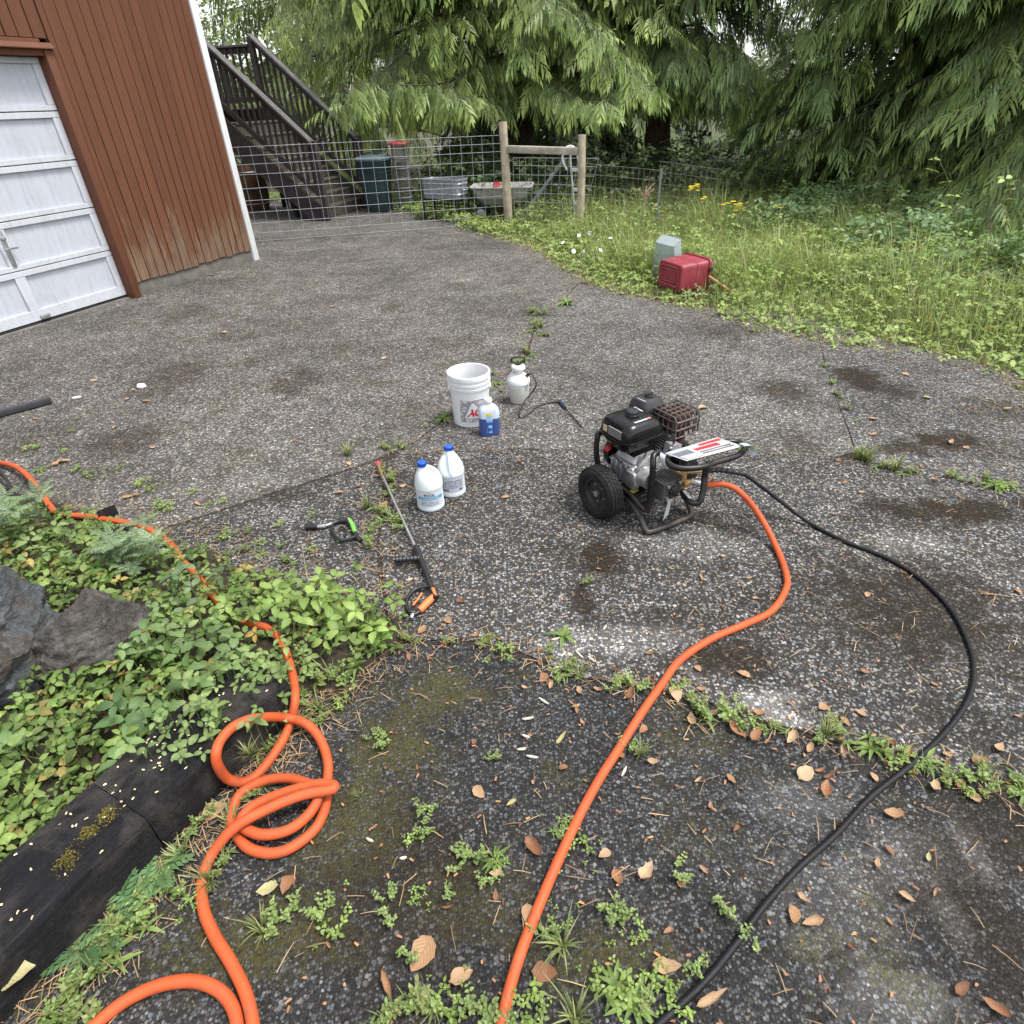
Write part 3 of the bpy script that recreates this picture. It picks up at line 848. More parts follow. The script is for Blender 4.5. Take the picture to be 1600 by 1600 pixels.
for s in (-1, 1):
    MB().tube(catmull([(s * 0.384, -0.06, 0.16), (s * 0.43, -0.05, 0.14), (s * 0.43, 0.05, 0.14), (s * 0.384, 0.06, 0.16)], 4), 0.006, 6).build('handle', M_galv, tub)

M_cart = pm('grey poly tub', (0.36, 0.355, 0.33), 0.55, var=0.2, dirt=(0.14, 0.12, 0.09), dirt_amt=0.5)
M_rubber = pm('black rubber', (0.009, 0.009, 0.009), 0.75, var=0.3, bmp=0.2, dirt=(0.045, 0.04, 0.035), dirt_amt=0.35, spec=0.3)
k0 = G(790, 352); k0 = Vector((0.02, 11.72, 0))
cart = thing('garden_cart', 'grey poly dump cart parked behind the wooden post', 'cart', k0, R(-6))
rings = [sring(0, 0, z, hx, hy, 7, 40) for z, hx, hy in ((0.24, 0.32, 0.22), (0.26, 0.36, 0.25), (0.34, 0.42, 0.29), (0.345, 0.43, 0.30), (0.43, 0.47, 0.33), (0.50, 0.50, 0.355), (0.505, 0.535, 0.385), (0.525, 0.535, 0.385), (0.527, 0.49, 0.34), (0.45, 0.46, 0.31), (0.28, 0.34, 0.23))]
mb = MB(); mb.loft(rings); mb.build('tub', M_cart, cart)
def wheel_at(parent, c, axis_rot, r=0.16, w=0.07, tyre=M_rubber, rim=M_steel, name='wheel', n=40, tread=True):
    o = bpy.data.objects.new(name, None); COL.objects.link(o); o.parent = parent
    o.location = c; o.rotation_euler = axis_rot
    h = w / 2
    mb = MB()
    prof = [(r * 0.60, -h * 0.62), (r * 0.64, -h * 0.9), (r * 0.80, -h * 1.05), (r * 0.93, -h * 0.92), (r * 0.985, -h * 0.55), (r, 0), (r * 0.985, h * 0.55), (r * 0.93, h * 0.92), (r * 0.80, h * 1.05), (r * 0.64, h * 0.9), (r * 0.60, h * 0.62)]
    mb.lathe(prof, n, cap0=False, cap1=False)
    if tread:
        for k in range(34):
            for j, zz in enumerate((-0.62, -0.2, 0.22, 0.64)):
                a = 2*PI*(k + 0.5 * (j % 2)) / 34
                rr = r * (1.004 if abs(zz) < 0.4 else 0.985)
                mb.cbox((rr, 0, zz * h), (r * 0.035, r * 0.135, w * 0.165), RZ(a))
    mb.build('tyre', tyre, o, angle=50)
    mb = MB(); mb.lathe([(0.001, -h * 0.45), (r * 0.2, -h * 0.5), (r * 0.22, -h * 0.3), (r * 0.5, -h * 0.25), (r * 0.55, -h * 0.7), (r * 0.61, -h * 0.72), (r * 0.62, 0), (r * 0.61, h * 0.72), (r * 0.55, h * 0.7), (r * 0.5, h * 0.25), (r * 0.22, h * 0.3), (r * 0.2, h * 0.5), (0.001, h * 0.45)], n)
    mb.build('rim', rim, o)
    mb = MB(); mb.cyl((0, 0, -h * 0.7), (0, 0, h * 0.7), r * 0.11, 12)
    for k in range(5):
        a = 2*PI*k/5
        mb.cyl((r*0.34*math.cos(a), r*0.34*math.sin(a), -h * 0.36), (r*0.34*math.cos(a), r*0.34*math.sin(a), -h*0.24), r*0.035, 6)
    mb.build('hub', M_steel, o)
    return o
for sx in (-0.36, 0.3):
    for sy in (-0.24, 0.24):
        wheel_at(cart, (sx, sy, 0.125), (R(90), 0, 0), 0.125, 0.07, tread=False, n=24)
MB().box(-0.4, 0.36, -0.05, 0.05, 0.13, 0.17).box(-0.38, -0.33, -0.2, 0.2, 0.11, 0.14).box(0.28, 0.33, -0.2, 0.2, 0.11, 0.14).box(-0.03, 0.03, -0.2, 0.2, 0.172, 0.236).build('chassis', M_blackmetal, cart, bevel=0.004)
MB().tube([(-0.40, 0.0, 0.15), (-0.52, -0.02, 0.30), (-0.58, -0.03, 0.50)], 0.016, 8).build('tow_handle', M_blackmetal, cart)
mb = MB(); mb.loft([sring(0, 0, z, hx, hy, 3, 20) for z, hx, hy in ((0, .05, .045), (.02, .06, .05), (.20, .065, .055), (.23, .05, .045), (.235, .03, .03))]); mb.tube(catmull([(0.04, 0, .2), (0.11, 0, .2), (0.11, 0, .1), (0.06, 0, .06)], 4), 0.012, 6)
o = mb.build('red_jug', pm('bright red plastic', (0.62, 0.02, 0.035), 0.4), None); o.location = (k0.x - 0.10, k0.y - 0.05, 0.335)
tag(o, 'small bright red plastic jug inside the grey cart', 'jug')

# hand truck with looped white handle, leaning pole
M_whitetube = pm('chalky white tube', (0.62, 0.64, 0.62), 0.5, dirt=(0.3, 0.3, 0.28), dirt_amt=0.5)
h0 = Vector((p2.x + 0.12, p2.y + 0.42, 0))
ht = thing('hand_truck', 'pale metal hand truck with looped handle behind the right post', 'hand truck', h0, R(-12))
loop = catmull([(-0.30, 0, 0.78), (-0.37, 0, 0.93), (-0.33, 0, 1.07), (-0.23, 0, 1.10), (-0.15, 0, 1.03), (-0.11, 0, 0.86), (-0.06, 0, 0.6), (0.0, 0, 0.12)], 6)
MB().tube(loop, 0.017, 8).build('handle', M_whitetube, ht)
MB().tube(catmull([(-0.25, 0.02, 1.06), (-0.24, 0.02, 0.85), (-0.2, 0.02, 0.55), (-0.15, 0.02, 0.12)], 5), 0.015, 8).build('frame_tube', M_whitetube, ht)
for z in (0.78, 0.5, 0.3):
    MB().box(-0.22 + (0.78 - z) * 0.1, -0.05 + (0.78 - z) * 0.08, -0.006, 0.03, z - 0.025, z + 0.025).build('cross_bar', M_whitetube, ht, bevel=0.003)
for sx in (-0.2, 0.02):
    wheel_at(ht, (sx, 0.06, 0.1), (0, R(90), 0), 0.10, 0.05, tread=False, n=20)
MB().box(-0.2, 0.02, -0.2, -0.02, 0.01, 0.018).build('toe_plate', M_whitetube, ht, smooth=False)
pa, pb = Vector((0.28, 11.35, 0.03)), Vector((1.02, 11.12, 0.93))
o = thing('tube_frame', 'double grey metal tube leaning diagonally between the wooden posts', 'pole', (pa.x, pa.y, 0))
for dx in (0, 0.035):
    MB().tube([Vector((dx, 0, pa.z)), pb - Vector((pa.x, pa.y, 0)) + Vector((dx, 0, 0))], 0.009, 8).build('tube', M_wire, o)
MB().box(-0.05, 0.09, -0.03, 0.03, 0.0, 0.028).build('foot', M_wire, o, bevel=0.004)

# dark clutter under the stairs
u0 = Vector((-5.05, 13.9, 0))
ob = thing('cardboard_barrel', 'brown barrel standing in the shade under the stairs', 'barrel', u0)
mb = MB(); mb.lathe([(0.26, 0.0), (0.30, 0.2), (0.31, 0.4), (0.30, 0.6), (0.26, 0.8), (0.24, 0.8), (0.23, 0.77)], 24); mb.build('body', wood_mat('barrel brown', (0.09, 0.05, 0.025), (0.19, 0.11, 0.06)), ob)
for z in (0.12, 0.4, 0.68):
    mb = MB(); mb.lathe([(0.300 if z != 0.4 else 0.312, z - 0.015), (0.309 if z != 0.4 else 0.32, z), (0.300 if z != 0.4 else 0.312, z + 0.015)], 24, cap0=False, cap1=False); mb.build('hoop', M_steel, ob)

# ------------------------------------------------------------------ totes on the verge
M_tote = pm('faded maroon plastic', (0.25, 0.030, 0.045), 0.48, var=0.2, scale=7, dirt=(0.30, 0.10, 0.11), dirt_amt=0.4)
q = G(1060, 459)
tote = thing('storage_tote', 'maroon plastic storage tote lying on its side in the weeds', 'tote', (q.x + 0.06, q.y + 0.16, 0.006), R(24))
tote.scale = (0.82,) * 3
# lying: tote axis (bottom -> rim) runs along +x, rests on its long side
def tring(x, hy, hz, z0, n=44): return [(x, yy, z0 + hz + zz) for yy, zz, _ in sring(0, 0, 0, hy, hz, 9, n)]
mb = MB(); mb.loft([tring(x, hy, hz, z0) for x, hy, hz, z0 in ((-0.20, 0.225, 0.155, 0.036), (-0.185, 0.235, 0.165, 0.026), (0.02, 0.245, 0.176, 0.014), (0.025, 0.25, 0.181, 0.009), (0.06, 0.25, 0.181, 0.009), (0.065, 0.246, 0.177, 0.013), (0.20, 0.253, 0.186, 0.004), (0.201, 0.268, 0.20, -0.008), (0.235, 0.268, 0.20, -0.008), (0.236, 0.246, 0.18, 0.012), (0.05, 0.235, 0.168, 0.022))], True, True)
mb.build('body', M_tote, tote, angle=30)
for e, w in ((0.0, 0.012), (0.045, 0.008)):
    ring = [(-0.2005, yy, 0.19 + zz) for yy, zz, _ in sring(0, 0, 0, 0.175 - e, 0.115 - e, 9, 40)]
    MB().tube(ring, w, 6, closed=True).build('emboss', M_tote, tote)
MB().box(-0.2055, -0.1995, -0.08, 0.08, 0.262, 0.272).build('emboss', M_tote, tote, bevel=0.002)
M_blackpl = pm('black plastic', (0.014, 0.014, 0.015), 0.4)
for z in (0.1, 0.27):
    MB().box(0.19, 0.245, -0.288, -0.268, z - 0.025, z + 0.025).build('latch', M_blackpl, tote, bevel=0.004)

m, nt, b = newmat('clear plastic')
nt.links.new(ramp(nt, tnoise(nt, coords(nt), 9, 5), [(0.3, (0.66, 0.78, 0.84)), (0.7, (0.78, 0.88, 0.93))]), b.inputs['Base Color'])
b.inputs['Roughness'].default_value = 0.22
b.inputs['Transmission Weight'].default_value = 0.6
b.inputs['IOR'].default_value = 1.15
M_clear = m
q2 = G(1040, 438)
cb = thing('clear_bin', 'translucent plastic bin tipped up behind the maroon tote', 'bin', (q2.x + 0.03, q2.y + 0.10, 0.0), R(24))
cb.scale = (0.30, 0.86, 0.98)
Mt = T(0, 0, 0.02) @ RY(R(-14))
def bring(z, hx, hy): return [tuple(Mt @ Vector(p)) for p in sring(0, 0, z, hx, hy, 9, 40)]
mb = MB(); mb.loft([bring(z, hx, hy) for z, hx, hy in ((0.0, 0.20, 0.24), (0.02, 0.205, 0.245), (0.38, 0.17, 0.20), (0.40, 0.165, 0.195))], False, True)
mb.build('shell', M_clear, cb, angle=30)
MB().tube([tuple(Mt @ Vector(p)) for p in sring(0, 0, 0.0, 0.21, 0.25, 9, 40)], 0.010, 6, closed=True).build('rim', M_clear, cb)
MB().tube([tuple(Mt @ Vector(p)) for p in sring(0, 0, 0.40, 0.163, 0.193, 9, 40)], 0.006, 6, closed=True).build('edge', M_clear, cb)
ha, hb_ = G(1108, 432, 0.16), G(1162, 471, 0.01)
o = MB().tube([ha, (ha + hb_) / 2 + Vector((0, 0, 0.005)), hb_], 0.014, 8).build('broom_stick', wood_mat('tan handle', (0.33, 0.17, 0.08), (0.5, 0.3, 0.16), 0.5), None)
tag(o, 'tan wooden stick leaning out of the tote into the weeds', 'stick')
# ------------------------------------------------------------------ lettering helper: flat print laid on a surface
def text_mesh(s, size, mapper, mat, parent, name='lettering', align='CENTER', shear=0.0, bold=0.0, sx=1.0):
    cu = bpy.data.curves.new('t', 'FONT')
    cu.body = s; cu.size = size; cu.align_x = align; cu.shear = shear; cu.offset = bold; cu.resolution_u = 3
    ob = bpy.data.objects.new('t', cu); COL.objects.link(ob)
    dg = bpy.context.evaluated_depsgraph_get()
    me = bpy.data.meshes.new_from_object(ob.evaluated_get(dg))
    bpy.data.objects.remove(ob); bpy.data.curves.remove(cu)
    for v in me.vertices: v.co = mapper(v.co.x * sx, v.co.y)
    me.materials.clear(); me.materials.append(mat)
    me.name = name
    o = bpy.data.objects.new(name, me); COL.objects.link(o); o.parent = parent
    return o
def poly_print(pts, mapper, mat, parent, name='print', sub=1):
    """flat printed patch given as grid rows"""
    V, F = [], []
    nr, nc = len(pts), len(pts[0])
    for r_ in pts:
        for p in r_: V.append(mapper(*p))
    for i in range(nr - 1):
        for j in range(nc - 1):
            F.append((i*nc+j, i*nc+j+1, (i+1)*nc+j+1, (i+1)*nc+j))
    mb = MB(); mb.add(V, F); return mb.build(name, mat, parent)
def grid(x0, x1, y0, y1, nx=10, ny=3): return [[(x, y) for x in np.linspace(x0, x1, nx)] for y in np.linspace(y0, y1, ny)]
def wrap(rad, a0, taper=0.0, off=0.0012, zc=0.0):
    """map (u, v) in metres onto a cone of radius rad + taper*z, facing angle a0"""
    def f(u, v):
        z = zc + v
        r_ = rad + taper * z + off
        a = a0 + u / r_
        return Vector((r_ * math.cos(a), r_ * math.sin(a), z))
    return f
def small_print(name, ink, paper, sx=260.0, sy=420.0):
    """fine unreadable print seen as broken grey lines"""
    m, nt, b = newmat(name)
    co = coords(nt)
    sp = nt.nodes.new('ShaderNodeSeparateXYZ'); nt.links.new(co, sp.inputs[0])
    rows = math_(nt, 'GREATER_THAN', math_(nt, 'FRACT', math_(nt, 'MULTIPLY', sp.outputs[2], sy / 3)), 0.45)
    n = tnoise(nt, coords(nt, scale=(sx, sx, sy / 3)), 1.0, 1)
    c = mix(nt, math_(nt, 'MULTIPLY', rows, math_(nt, 'GREATER_THAN', n, 0.42)), paper, ink)
    nt.links.new(c, b.inputs['Base Color']); b.inputs['Roughness'].default_value = 0.45
    return m

M_white = pm('white polyethylene', (0.66, 0.67, 0.68), 0.38, var=0.05, dirt=(0.55, 0.53, 0.48), dirt_amt=0.3)
M_red = pm('red print', (0.52, 0.02, 0.03), 0.4)
M_ink = pm('dark grey print', (0.10, 0.10, 0.12), 0.5)
FACE = lambda p: math.atan2(-p.y, -p.x)      # angle from a thing towards the viewer's side of the yard

# ------------------------------------------------------------------ five gallon bucket
p = G(737, 662); p.y += 0.045
bucket = thing('bucket', 'open white plastic bucket printed with a red logo', 'bucket', p, 0)
H5, RB, RT = 0.345, 0.116, 0.129
def br(z): return RB + (RT - RB) * z / H5
prof = [(RB - 0.012, 0.0), (RB, 0.008)] + [(br(0.25), 0.25), (br(0.25) + 0.008, 0.252), (br(0.26) + 0.009, 0.266), (br(0.27) + 0.002, 0.268), (br(0.28) + 0.002, 0.280), (br(0.28) + 0.009, 0.282), (br(0.29) + 0.009, 0.296), (br(0.29) + 0.003, 0.298), (br(0.31) + 0.003, 0.312), (br(0.31) + 0.009, 0.314), (br(0.33) + 0.010, 0.338), (br(0.345) + 0.007, H5), (br(0.345) - 0.003, H5), (br(0.33) - 0.004, 0.335), (br(0.1) - 0.004, 0.1), (RB - 0.004, 0.012), (0.002, 0.012)]
MB().lathe(prof, 56).build('shell', M_white, bucket)
for s in (-1, 1):
    a = FACE(p) + s * PI / 2
    mb = MB(); mb.cyl((math.cos(a) * (br(.245) - 0.002), math.sin(a) * (br(.245) - 0.002), 0.235), (math.cos(a) * (br(.245) + 0.012), math.sin(a) * (br(.245) + 0.012), 0.235), 0.016, 12); mb.build('handle_ear', M_white, bucket)
fa = FACE(p)
hp = []
for k in range(15):
    a = fa - PI / 2 - PI * k / 14
    rr = br(0.2) + 0.014
    hp.append((math.cos(a) * rr, math.sin(a) * rr, 0.235 - 0.15 * math.sin(PI * k / 14) ** 0.7))
MB().tube(hp, 0.0022, 6).build('bail', M_steel, bucket)
# printed chain pattern patch, logo and words
m, nt, b = newmat('grey chain print')
co = coords(nt, scale=(22, 22, 30))
v = tvor(nt, co, 1.0, 'DISTANCE_TO_EDGE')
c = mix(nt, ramp(nt, v, [(0.05, g3(1)), (0.14, g3(0))]), ramp(nt, tvor(nt, co, 1.0), [(0.2, (0.55, 0.54, 0.56)), (0.8, (0.40, 0.39, 0.41))]), (0.22, 0.20, 0.22))
nt.links.new(c, b.inputs['Base Color']); b.inputs['Roughness'].default_value = 0.4
wm = wrap(RB, fa + 0.12, (RT - RB) / H5, 0.0010)
poly_print(grid(-0.088, 0.11, 0.045, 0.195, 20, 6), wm, m, bucket, 'chain_print')
wm2 = wrap(RB, fa + 0.12, (RT - RB) / H5, 0.0018)
tri = [[(-0.058, 0.075), (0.075, 0.075)], [(-0.045, 0.105), (0.062, 0.105)], [(-0.028, 0.14), (0.03, 0.14)], [(-0.009, 0.176), (0.004, 0.176)]]
tri = [[(r_[0][0] + (r_[1][0] - r_[0][0]) * t, r_[0][1]) for t in np.linspace(0, 1, 10)] for r_ in tri]
poly_print(tri, wm2, M_white, bucket, 'logo_field')
poly_print(grid(-0.050, 0.075, 0.058, 0.0765, 12, 2), wm2, M_white, bucket, 'logo_field')
wm3 = wrap(RB, fa + 0.12, (RT - RB) / H5, 0.0026)
text_mesh('ACE', 0.066, lambda u, v_: wm3(u + 0.018, v_ + 0.088), M_red, bucket, bold=0.0035, shear=0.25, sx=0.92)
text_mesh('The helpful place', 0.017, lambda u, v_: wm3(u + 0.01, v_ + 0.062), M_ink, bucket, bold=0.0003)

# ------------------------------------------------------------------ blue bottle
p = G(765, 680); p.y += 0.02
blue = thing('bottle', 'translucent jug of blue liquid with white cap in front of the bucket', 'bottle', p, R(12))
m, nt, b = newmat('blue liquid bottle')
sp = nt.nodes.new('ShaderNodeSeparateXYZ'); nt.links.new(coords(nt), sp.inputs[0])
c = ramp(nt, math_(nt, 'ADD', sp.outputs[2], math_(nt, 'MULTIPLY', sp.outputs[0], 0.06)), [(0.118, (0.045, 0.075, 0.24)), (0.124, (0.50, 0.58, 0.66))])
nt.links.new(c, b.inputs['Base Color']); b.inputs['Roughness'].default_value = 0.28; b.inputs['Subsurface Weight'].default_value = 0.15
b.inputs['Subsurface Radius'].default_value = (0.01, 0.01, 0.02)
mb = MB(); mb.loft([sring(0, 0, z, hx, hy, pw, 36) for z, hx, hy, pw in ((0, .054, .036, 4), (.006, .061, .042, 4), (.03, .064, .044, 4), (.12, .062, .043, 4), (.165, .060, .042, 4), (.185, .052, .038, 3.4), (.20, .034, .03, 2.6), (.208, .021, .021, 2), (.214, .021, .021, 2))]); mb.build('body', m, blue)
MB().lathe([(.024, .213), (.0255, .217), (.0255, .236), (.023, .241), (.002, .241)], 24).build('cap', M_white, blue)
fm = lambda off: (lambda u, v_: Vector((u, -0.0445 - off + 6.0 * u * u, v_)))
M_lblue = pm('blue label', (0.03, 0.12, 0.42), 0.4, var=0.5, scale=60)
M_yel = pm('yellow label', (0.75, 0.55, 0.04), 0.4)
M_lbl = pm('pale blue label', (0.30, 0.50, 0.72), 0.4, var=0.3, scale=50)
poly_print(grid(-0.036, 0.010, 0.142, 0.158, 8, 2), fm(0.0012), M_yel, blue, 'label_tag')
poly_print(grid(-0.038, 0.014, 0.10, 0.141, 8, 3), fm(0.0012), M_lbl, blue, 'label')
poly_print(grid(-0.038, 0.014, 0.022, 0.0995, 8, 3), fm(0.0012), M_lblue, blue, 'label')
poly_print(grid(-0.034, 0.012, 0.108, 0.122, 8, 2), fm(0.002), small_print('white label print', (0.7, 0.75, 0.8), (0.08, 0.2, 0.5)), blue, 'print')
poly_print([[(-0.031, 0.03), (-0.020, 0.03)], [(-0.036, 0.055), (-0.022, 0.055)], [(-0.035, 0.076), (-0.027, 0.076)]], fm(0.002), M_yel, blue, 'print')
poly_print(grid(-0.012, 0.010, 0.062, 0.08, 6, 2), fm(0.002), M_lbl, blue, 'print')
poly_print(grid(-0.012, 0.010, 0.03, 0.038, 6, 2), fm(0.002), M_lbl, blue, 'print')
poly_print([[(0.028, 0.13), (0.040, 0.13)], [(0.029, 0.175), (0.037, 0.178)]], lambda u, v_: Vector((u, -0.0452 + 7.5 * u * u * 0.8, v_)), M_ink, blue, 'gauge_strip')
MB().tube(catmull([(0.035, -0.02, 0.19), (0.052, -0.0, 0.175), (0.064, 0.0, 0.13)], 5), 0.008, 8).build('grip', m, blue)

# ------------------------------------------------------------------ bleach jugs
M_jug = pm('white jug plastic', (0.60, 0.66, 0.68), 0.33, var=0.04)
M_bluecap = pm('blue cap plastic', (0.012, 0.075, 0.42), 0.35)
def jug(p, rz, label, front):
    t = thing('jug', label, 'jug', p, rz, 'jugs standing by the spray wand')
    rad = 0.071
    # body, shoulder and neck leaning towards the spout side (local -y)
    rows = [(0, rad - 0.008, 0, 2), (0.006, rad, 0, 2), (0.02, rad + 0.001, 0, 2), (0.03, rad - 0.002, 0, 2), (0.125, rad - 0.002, 0, 2), (0.128, rad + 0.001, 0, 2), (0.14, rad, 0, 2), (0.165, rad * 0.93, -0.002, 2), (0.19, rad * 0.76, -0.008, 2), (0.215, rad * 0.52, -0.016, 2), (0.232, rad * 0.31, -0.021, 2), (0.242, rad * 0.26, -0.022, 2)]
    rings = []
    for z, r_, oy, pw in rows:
        rg = []
        for k in range(40):
            a = 2*PI*k/40
            x, y = r_ * math.cos(a), r_ * math.sin(a)
            if 0.14 < z < 0.235 and y > 0:                # hollow each side of the integral handle
                d = math.exp(-((abs(x) - 0.024) / 0.012) ** 2) * math.sin(PI * (z - 0.14) / 0.10)
                y -= 0.016 * max(0, d)
                x *= 1 - 0.25 * max(0, d)
            rg.append((x, y + oy, z))
        rings.append(rg)
    MB().loft(rings).build('body', M_jug, t)
    MB().tube(catmull([(0, -0.012, 0.236), (0, 0.018, 0.222), (0, 0.044, 0.195), (0, 0.060, 0.155), (0, 0.062, 0.135)], 5), [0.012] * 4 + [0.0125] * 17, 10).build('grip', M_jug, t)
    Mc = T(0, -0.022, 0.243)
    MB().lathe([(0.0215, 0), (0.023, 0.003), (0.0225, 0.02), (0.019, 0.024), (0.002, 0.0245)], 28, Mc).build('cap', M_bluecap, t)
    mb = MB()
    for k in range(28):
        a = 2*PI*k/28
        mb.cbox((0.0232, 0, 0.011), (0.0016, 0.0022, 0.016), Mc @ RZ(a))
    mb.build('cap_ribs', M_bluecap, t)
    return t, rad
jA, jBp = G(673, 794), G(707, 772)
jA.y += 0.03; jBp.y += 0.03
rzA = FACE(jA) + PI / 2 - 0.35          # local -y towards the viewer, turned so the grip points right
t, rad = jug(jA, rzA - 1.0, 'white jug with blue cap and blue banded POOL label', True)
fa = -PI / 2 + 1.0 + 0.35
wj = lambda off: wrap(rad - 0.002, fa, 0, off)
poly_print(grid(-0.072, 0.072, 0.034, 0.122, 22, 2), wj(0.0010), pm('white label', (0.56, 0.58, 0.62), 0.35, var=0.03), t, 'label')
poly_print(grid(-0.072, 0.072, 0.074, 0.090, 22, 2), wj(0.0018), pm('cyan label band', (0.03, 0.30, 0.52), 0.4), t, 'label_band')
text_mesh('POOL', 0.022, lambda u, v_: wj(0.0018)(u - 0.004, v_ + 0.094), pm('purple grey print', (0.11, 0.10, 0.22), 0.4), t, bold=0.0009)
text_mesh('CHLORINATING LIQUID', 0.0095, lambda u, v_: wj(0.0026)(u - 0.004, v_ + 0.0785), M_white, t, bold=0.0002)
poly_print(grid(-0.05, 0.045, 0.040, 0.068, 16, 2), wj(0.0018), small_print('grey fine print', (0.14, 0.16, 0.22), (0.56, 0.58, 0.62), 160, 380), t, 'print')
poly_print([[(-0.010, 0.112), (0.006, 0.112)], [(-0.004, 0.121), (0.0, 0.121)]], wj(0.0018), pm('faint orange print', (0.70, 0.45, 0.25), 0.5), t, 'print')
t, rad = jug(jBp, FACE(jBp) - PI / 2, 'white jug with blue cap and grey printed back label', False)
fa = PI / 2
poly_print(grid(-0.070, 0.070, 0.034, 0.122, 22, 2), wrap(rad - 0.002, fa, 0, 0.0010), pm('grey label', (0.44, 0.46, 0.53), 0.35, var=0.03), t, 'label')
poly_print(grid(-0.055, 0.060, 0.060, 0.098, 18, 2), wrap(rad - 0.002, fa, 0, 0.0018), small_print('dense fine print', (0.10, 0.11, 0.16), (0.44, 0.46, 0.53), 220, 620), t, 'print')
poly_print(grid(-0.03, 0.060, 0.101, 0.108, 14, 2), wrap(rad - 0.002, fa, 0, 0.0018), small_print('bold fine print', (0.08, 0.09, 0.16), (0.50, 0.52, 0.58), 150, 200), t, 'print')
poly_print(grid(0.038, 0.056, 0.040, 0.052, 6, 2), wrap(rad - 0.002, fa, 0, 0.0018), M_ink, t, 'print')
poly_print(grid(-0.055, -0.02, 0.040, 0.052, 6, 2), wrap(rad - 0.002, fa, 0, 0.0018), M_ink, t, 'print')

# ------------------------------------------------------------------ pump sprayer
p = G(811, 630); p.y += 0.03
spr = thing('pump_sprayer', 'translucent white pump sprayer with black pump handle', 'sprayer', p, 0)
m, nt, b = newmat('milky sprayer tank')
sp = nt.nodes.new('ShaderNodeSeparateXYZ'); nt.links.new(coords(nt), sp.inputs[0])
c = ramp(nt, sp.outputs[2], [(0.118, (0.50, 0.505, 0.47)), (0.124, (0.64, 0.67, 0.67))])
nt.links.new(c, b.inputs['Base Color']); b.inputs['Roughness'].default_value = 0.35
MB().lathe([(0.05, 0), (0.058, 0.005), (0.070, 0.06), (0.072, 0.11), (0.071, 0.135), (0.078, 0.142), (0.079, 0.165), (0.074, 0.172), (0.064, 0.19), (0.045, 0.205), (0.028, 0.21), (0.028, 0.212)], 40).build('tank', m, spr)
MB().lathe([(0.027, 0.210), (0.027, 0.238), (0.048, 0.240), (0.049, 0.254), (0.045, 0.262), (0.02, 0.266), (0.002, 0.266)], 32).build('cap', M_white, spr)
mb = MB(); mb.cyl((0, 0, 0.262), (0, 0, 0.276), 0.017, 12)
mb.tube(catmull([(-0.012, 0, 0.275), (-0.040, 0, 0.285), (-0.044, 0, 0.305), (-0.028, 0, 0.317), (0, 0, 0.319), (0.028, 0, 0.317), (0.044, 0, 0.305), (0.040, 0, 0.285), (0.012, 0, 0.275)], 5), 0.007, 8); mb.build('pump_handle', M_blackpl, spr)
MB().cyl((0.045, -0.02, 0.186), (0.066, -0.03, 0.205), 0.011, 10).build('hose_collar', M_blackpl, spr)
sp_ = lambda px, py, z: G(px, py, z) - p
hpts = [Vector((0.066, -0.03, 0.205)), Vector((0.088, -0.045, 0.212)), sp_(838, 600, 0.16), sp_(832, 612, 0.11), sp_(820, 627, 0.06), sp_(811, 645, 0.014), sp_(815, 653, 0.007), sp_(828, 645, 0.007), sp_(845, 633, 0.007), sp_(865, 628, 0.012), sp_(876, 629, 0.016)]
MB().tube(catmull(hpts, 7), 0.0055, 8).build('spray_hose', M_blackpl, spr)
a_, b_ = sp_(874, 626, 0.016), sp_(884, 638, 0.016)
MB().tube([a_, a_.lerp(b_, 0.3), a_.lerp(b_, 0.7), b_], [0.010, 0.013, 0.012, 0.009], 10).build('trigger', pm('navy plastic', (0.02, 0.025, 0.07), 0.4), spr)
MB().cyl(b_, sp_(909, 667, 0.008), 0.0042, 8).build('wand', M_blackpl, spr)
poly_print(grid(-0.012, 0.016, 0.10, 0.15, 4, 3), wrap(0.0725, FACE(p) + 0.85, 0, 0.001), small_print('dark sprayer label', (0.1, 0.1, 0.1), (0.5, 0.5, 0.5)), spr, 'label')

# ------------------------------------------------------------------ spray wand with gun
wand = thing('spray_lance', 'long pressure washer lance with red tip and orange grip', 'spray lance', G(640, 850), 0)
W0 = G(640, 850)
wl_ = lambda px, py, z=0.016: G(px, py, z) - W0
MB().tube([wl_(595, 737, 0.035), wl_(612, 775, 0.033), wl_(650, 857, 0.030)], 0.0062, 10).build('lance_tube', M_steel, wand)
MB().tube([wl_(590, 722, 0.036), wl_(595, 737, 0.035), wl_(598, 745, 0.035)], [0.010, 0.0095, 0.008], 10).build('brass_coupler', pm('dull brass', (0.45, 0.30, 0.12), 0.4, 0.8), wand)
MB().lathe([(0.011, 0), (0.016, 0.004), (0.0165, 0.022), (0.012, 0.028), (0.004, 0.029)], 16, Matrix.Translation(wl_(592, 727, 0.036)) @ (wl_(586, 714, 0.036) - wl_(592, 727, 0.036)).to_track_quat('Z', 'Y').to_matrix().to_4x4()).build('nozzle_tip', pm('faded red rubber', (0.40, 0.06, 0.07), 0.6, dirt=(0.3, 0.2, 0.15)), wand)
MB().tube([wl_(649, 854, 0.030), wl_(655, 868, 0.030), wl_(666, 895, 0.028), wl_(676, 925, 0.026), wl_(681, 935, 0.026)], [0.013, 0.0155, 0.012, 0.0125, 0.0135], 12).build('gun_body', M_blackpl, wand)
ga, gb = wl_(656, 872, 0.034), wl_(616, 875, 0.026)
mb = MB(); pts = [ga.lerp(gb, t) for t in np.linspace(0, 1, 22)]; mb.tube(pts, [0.0135 + 0.0022 * math.sin(i * 2.1) for i in range(22)], 12); mb.build('side_handle', M_blackpl, wand)
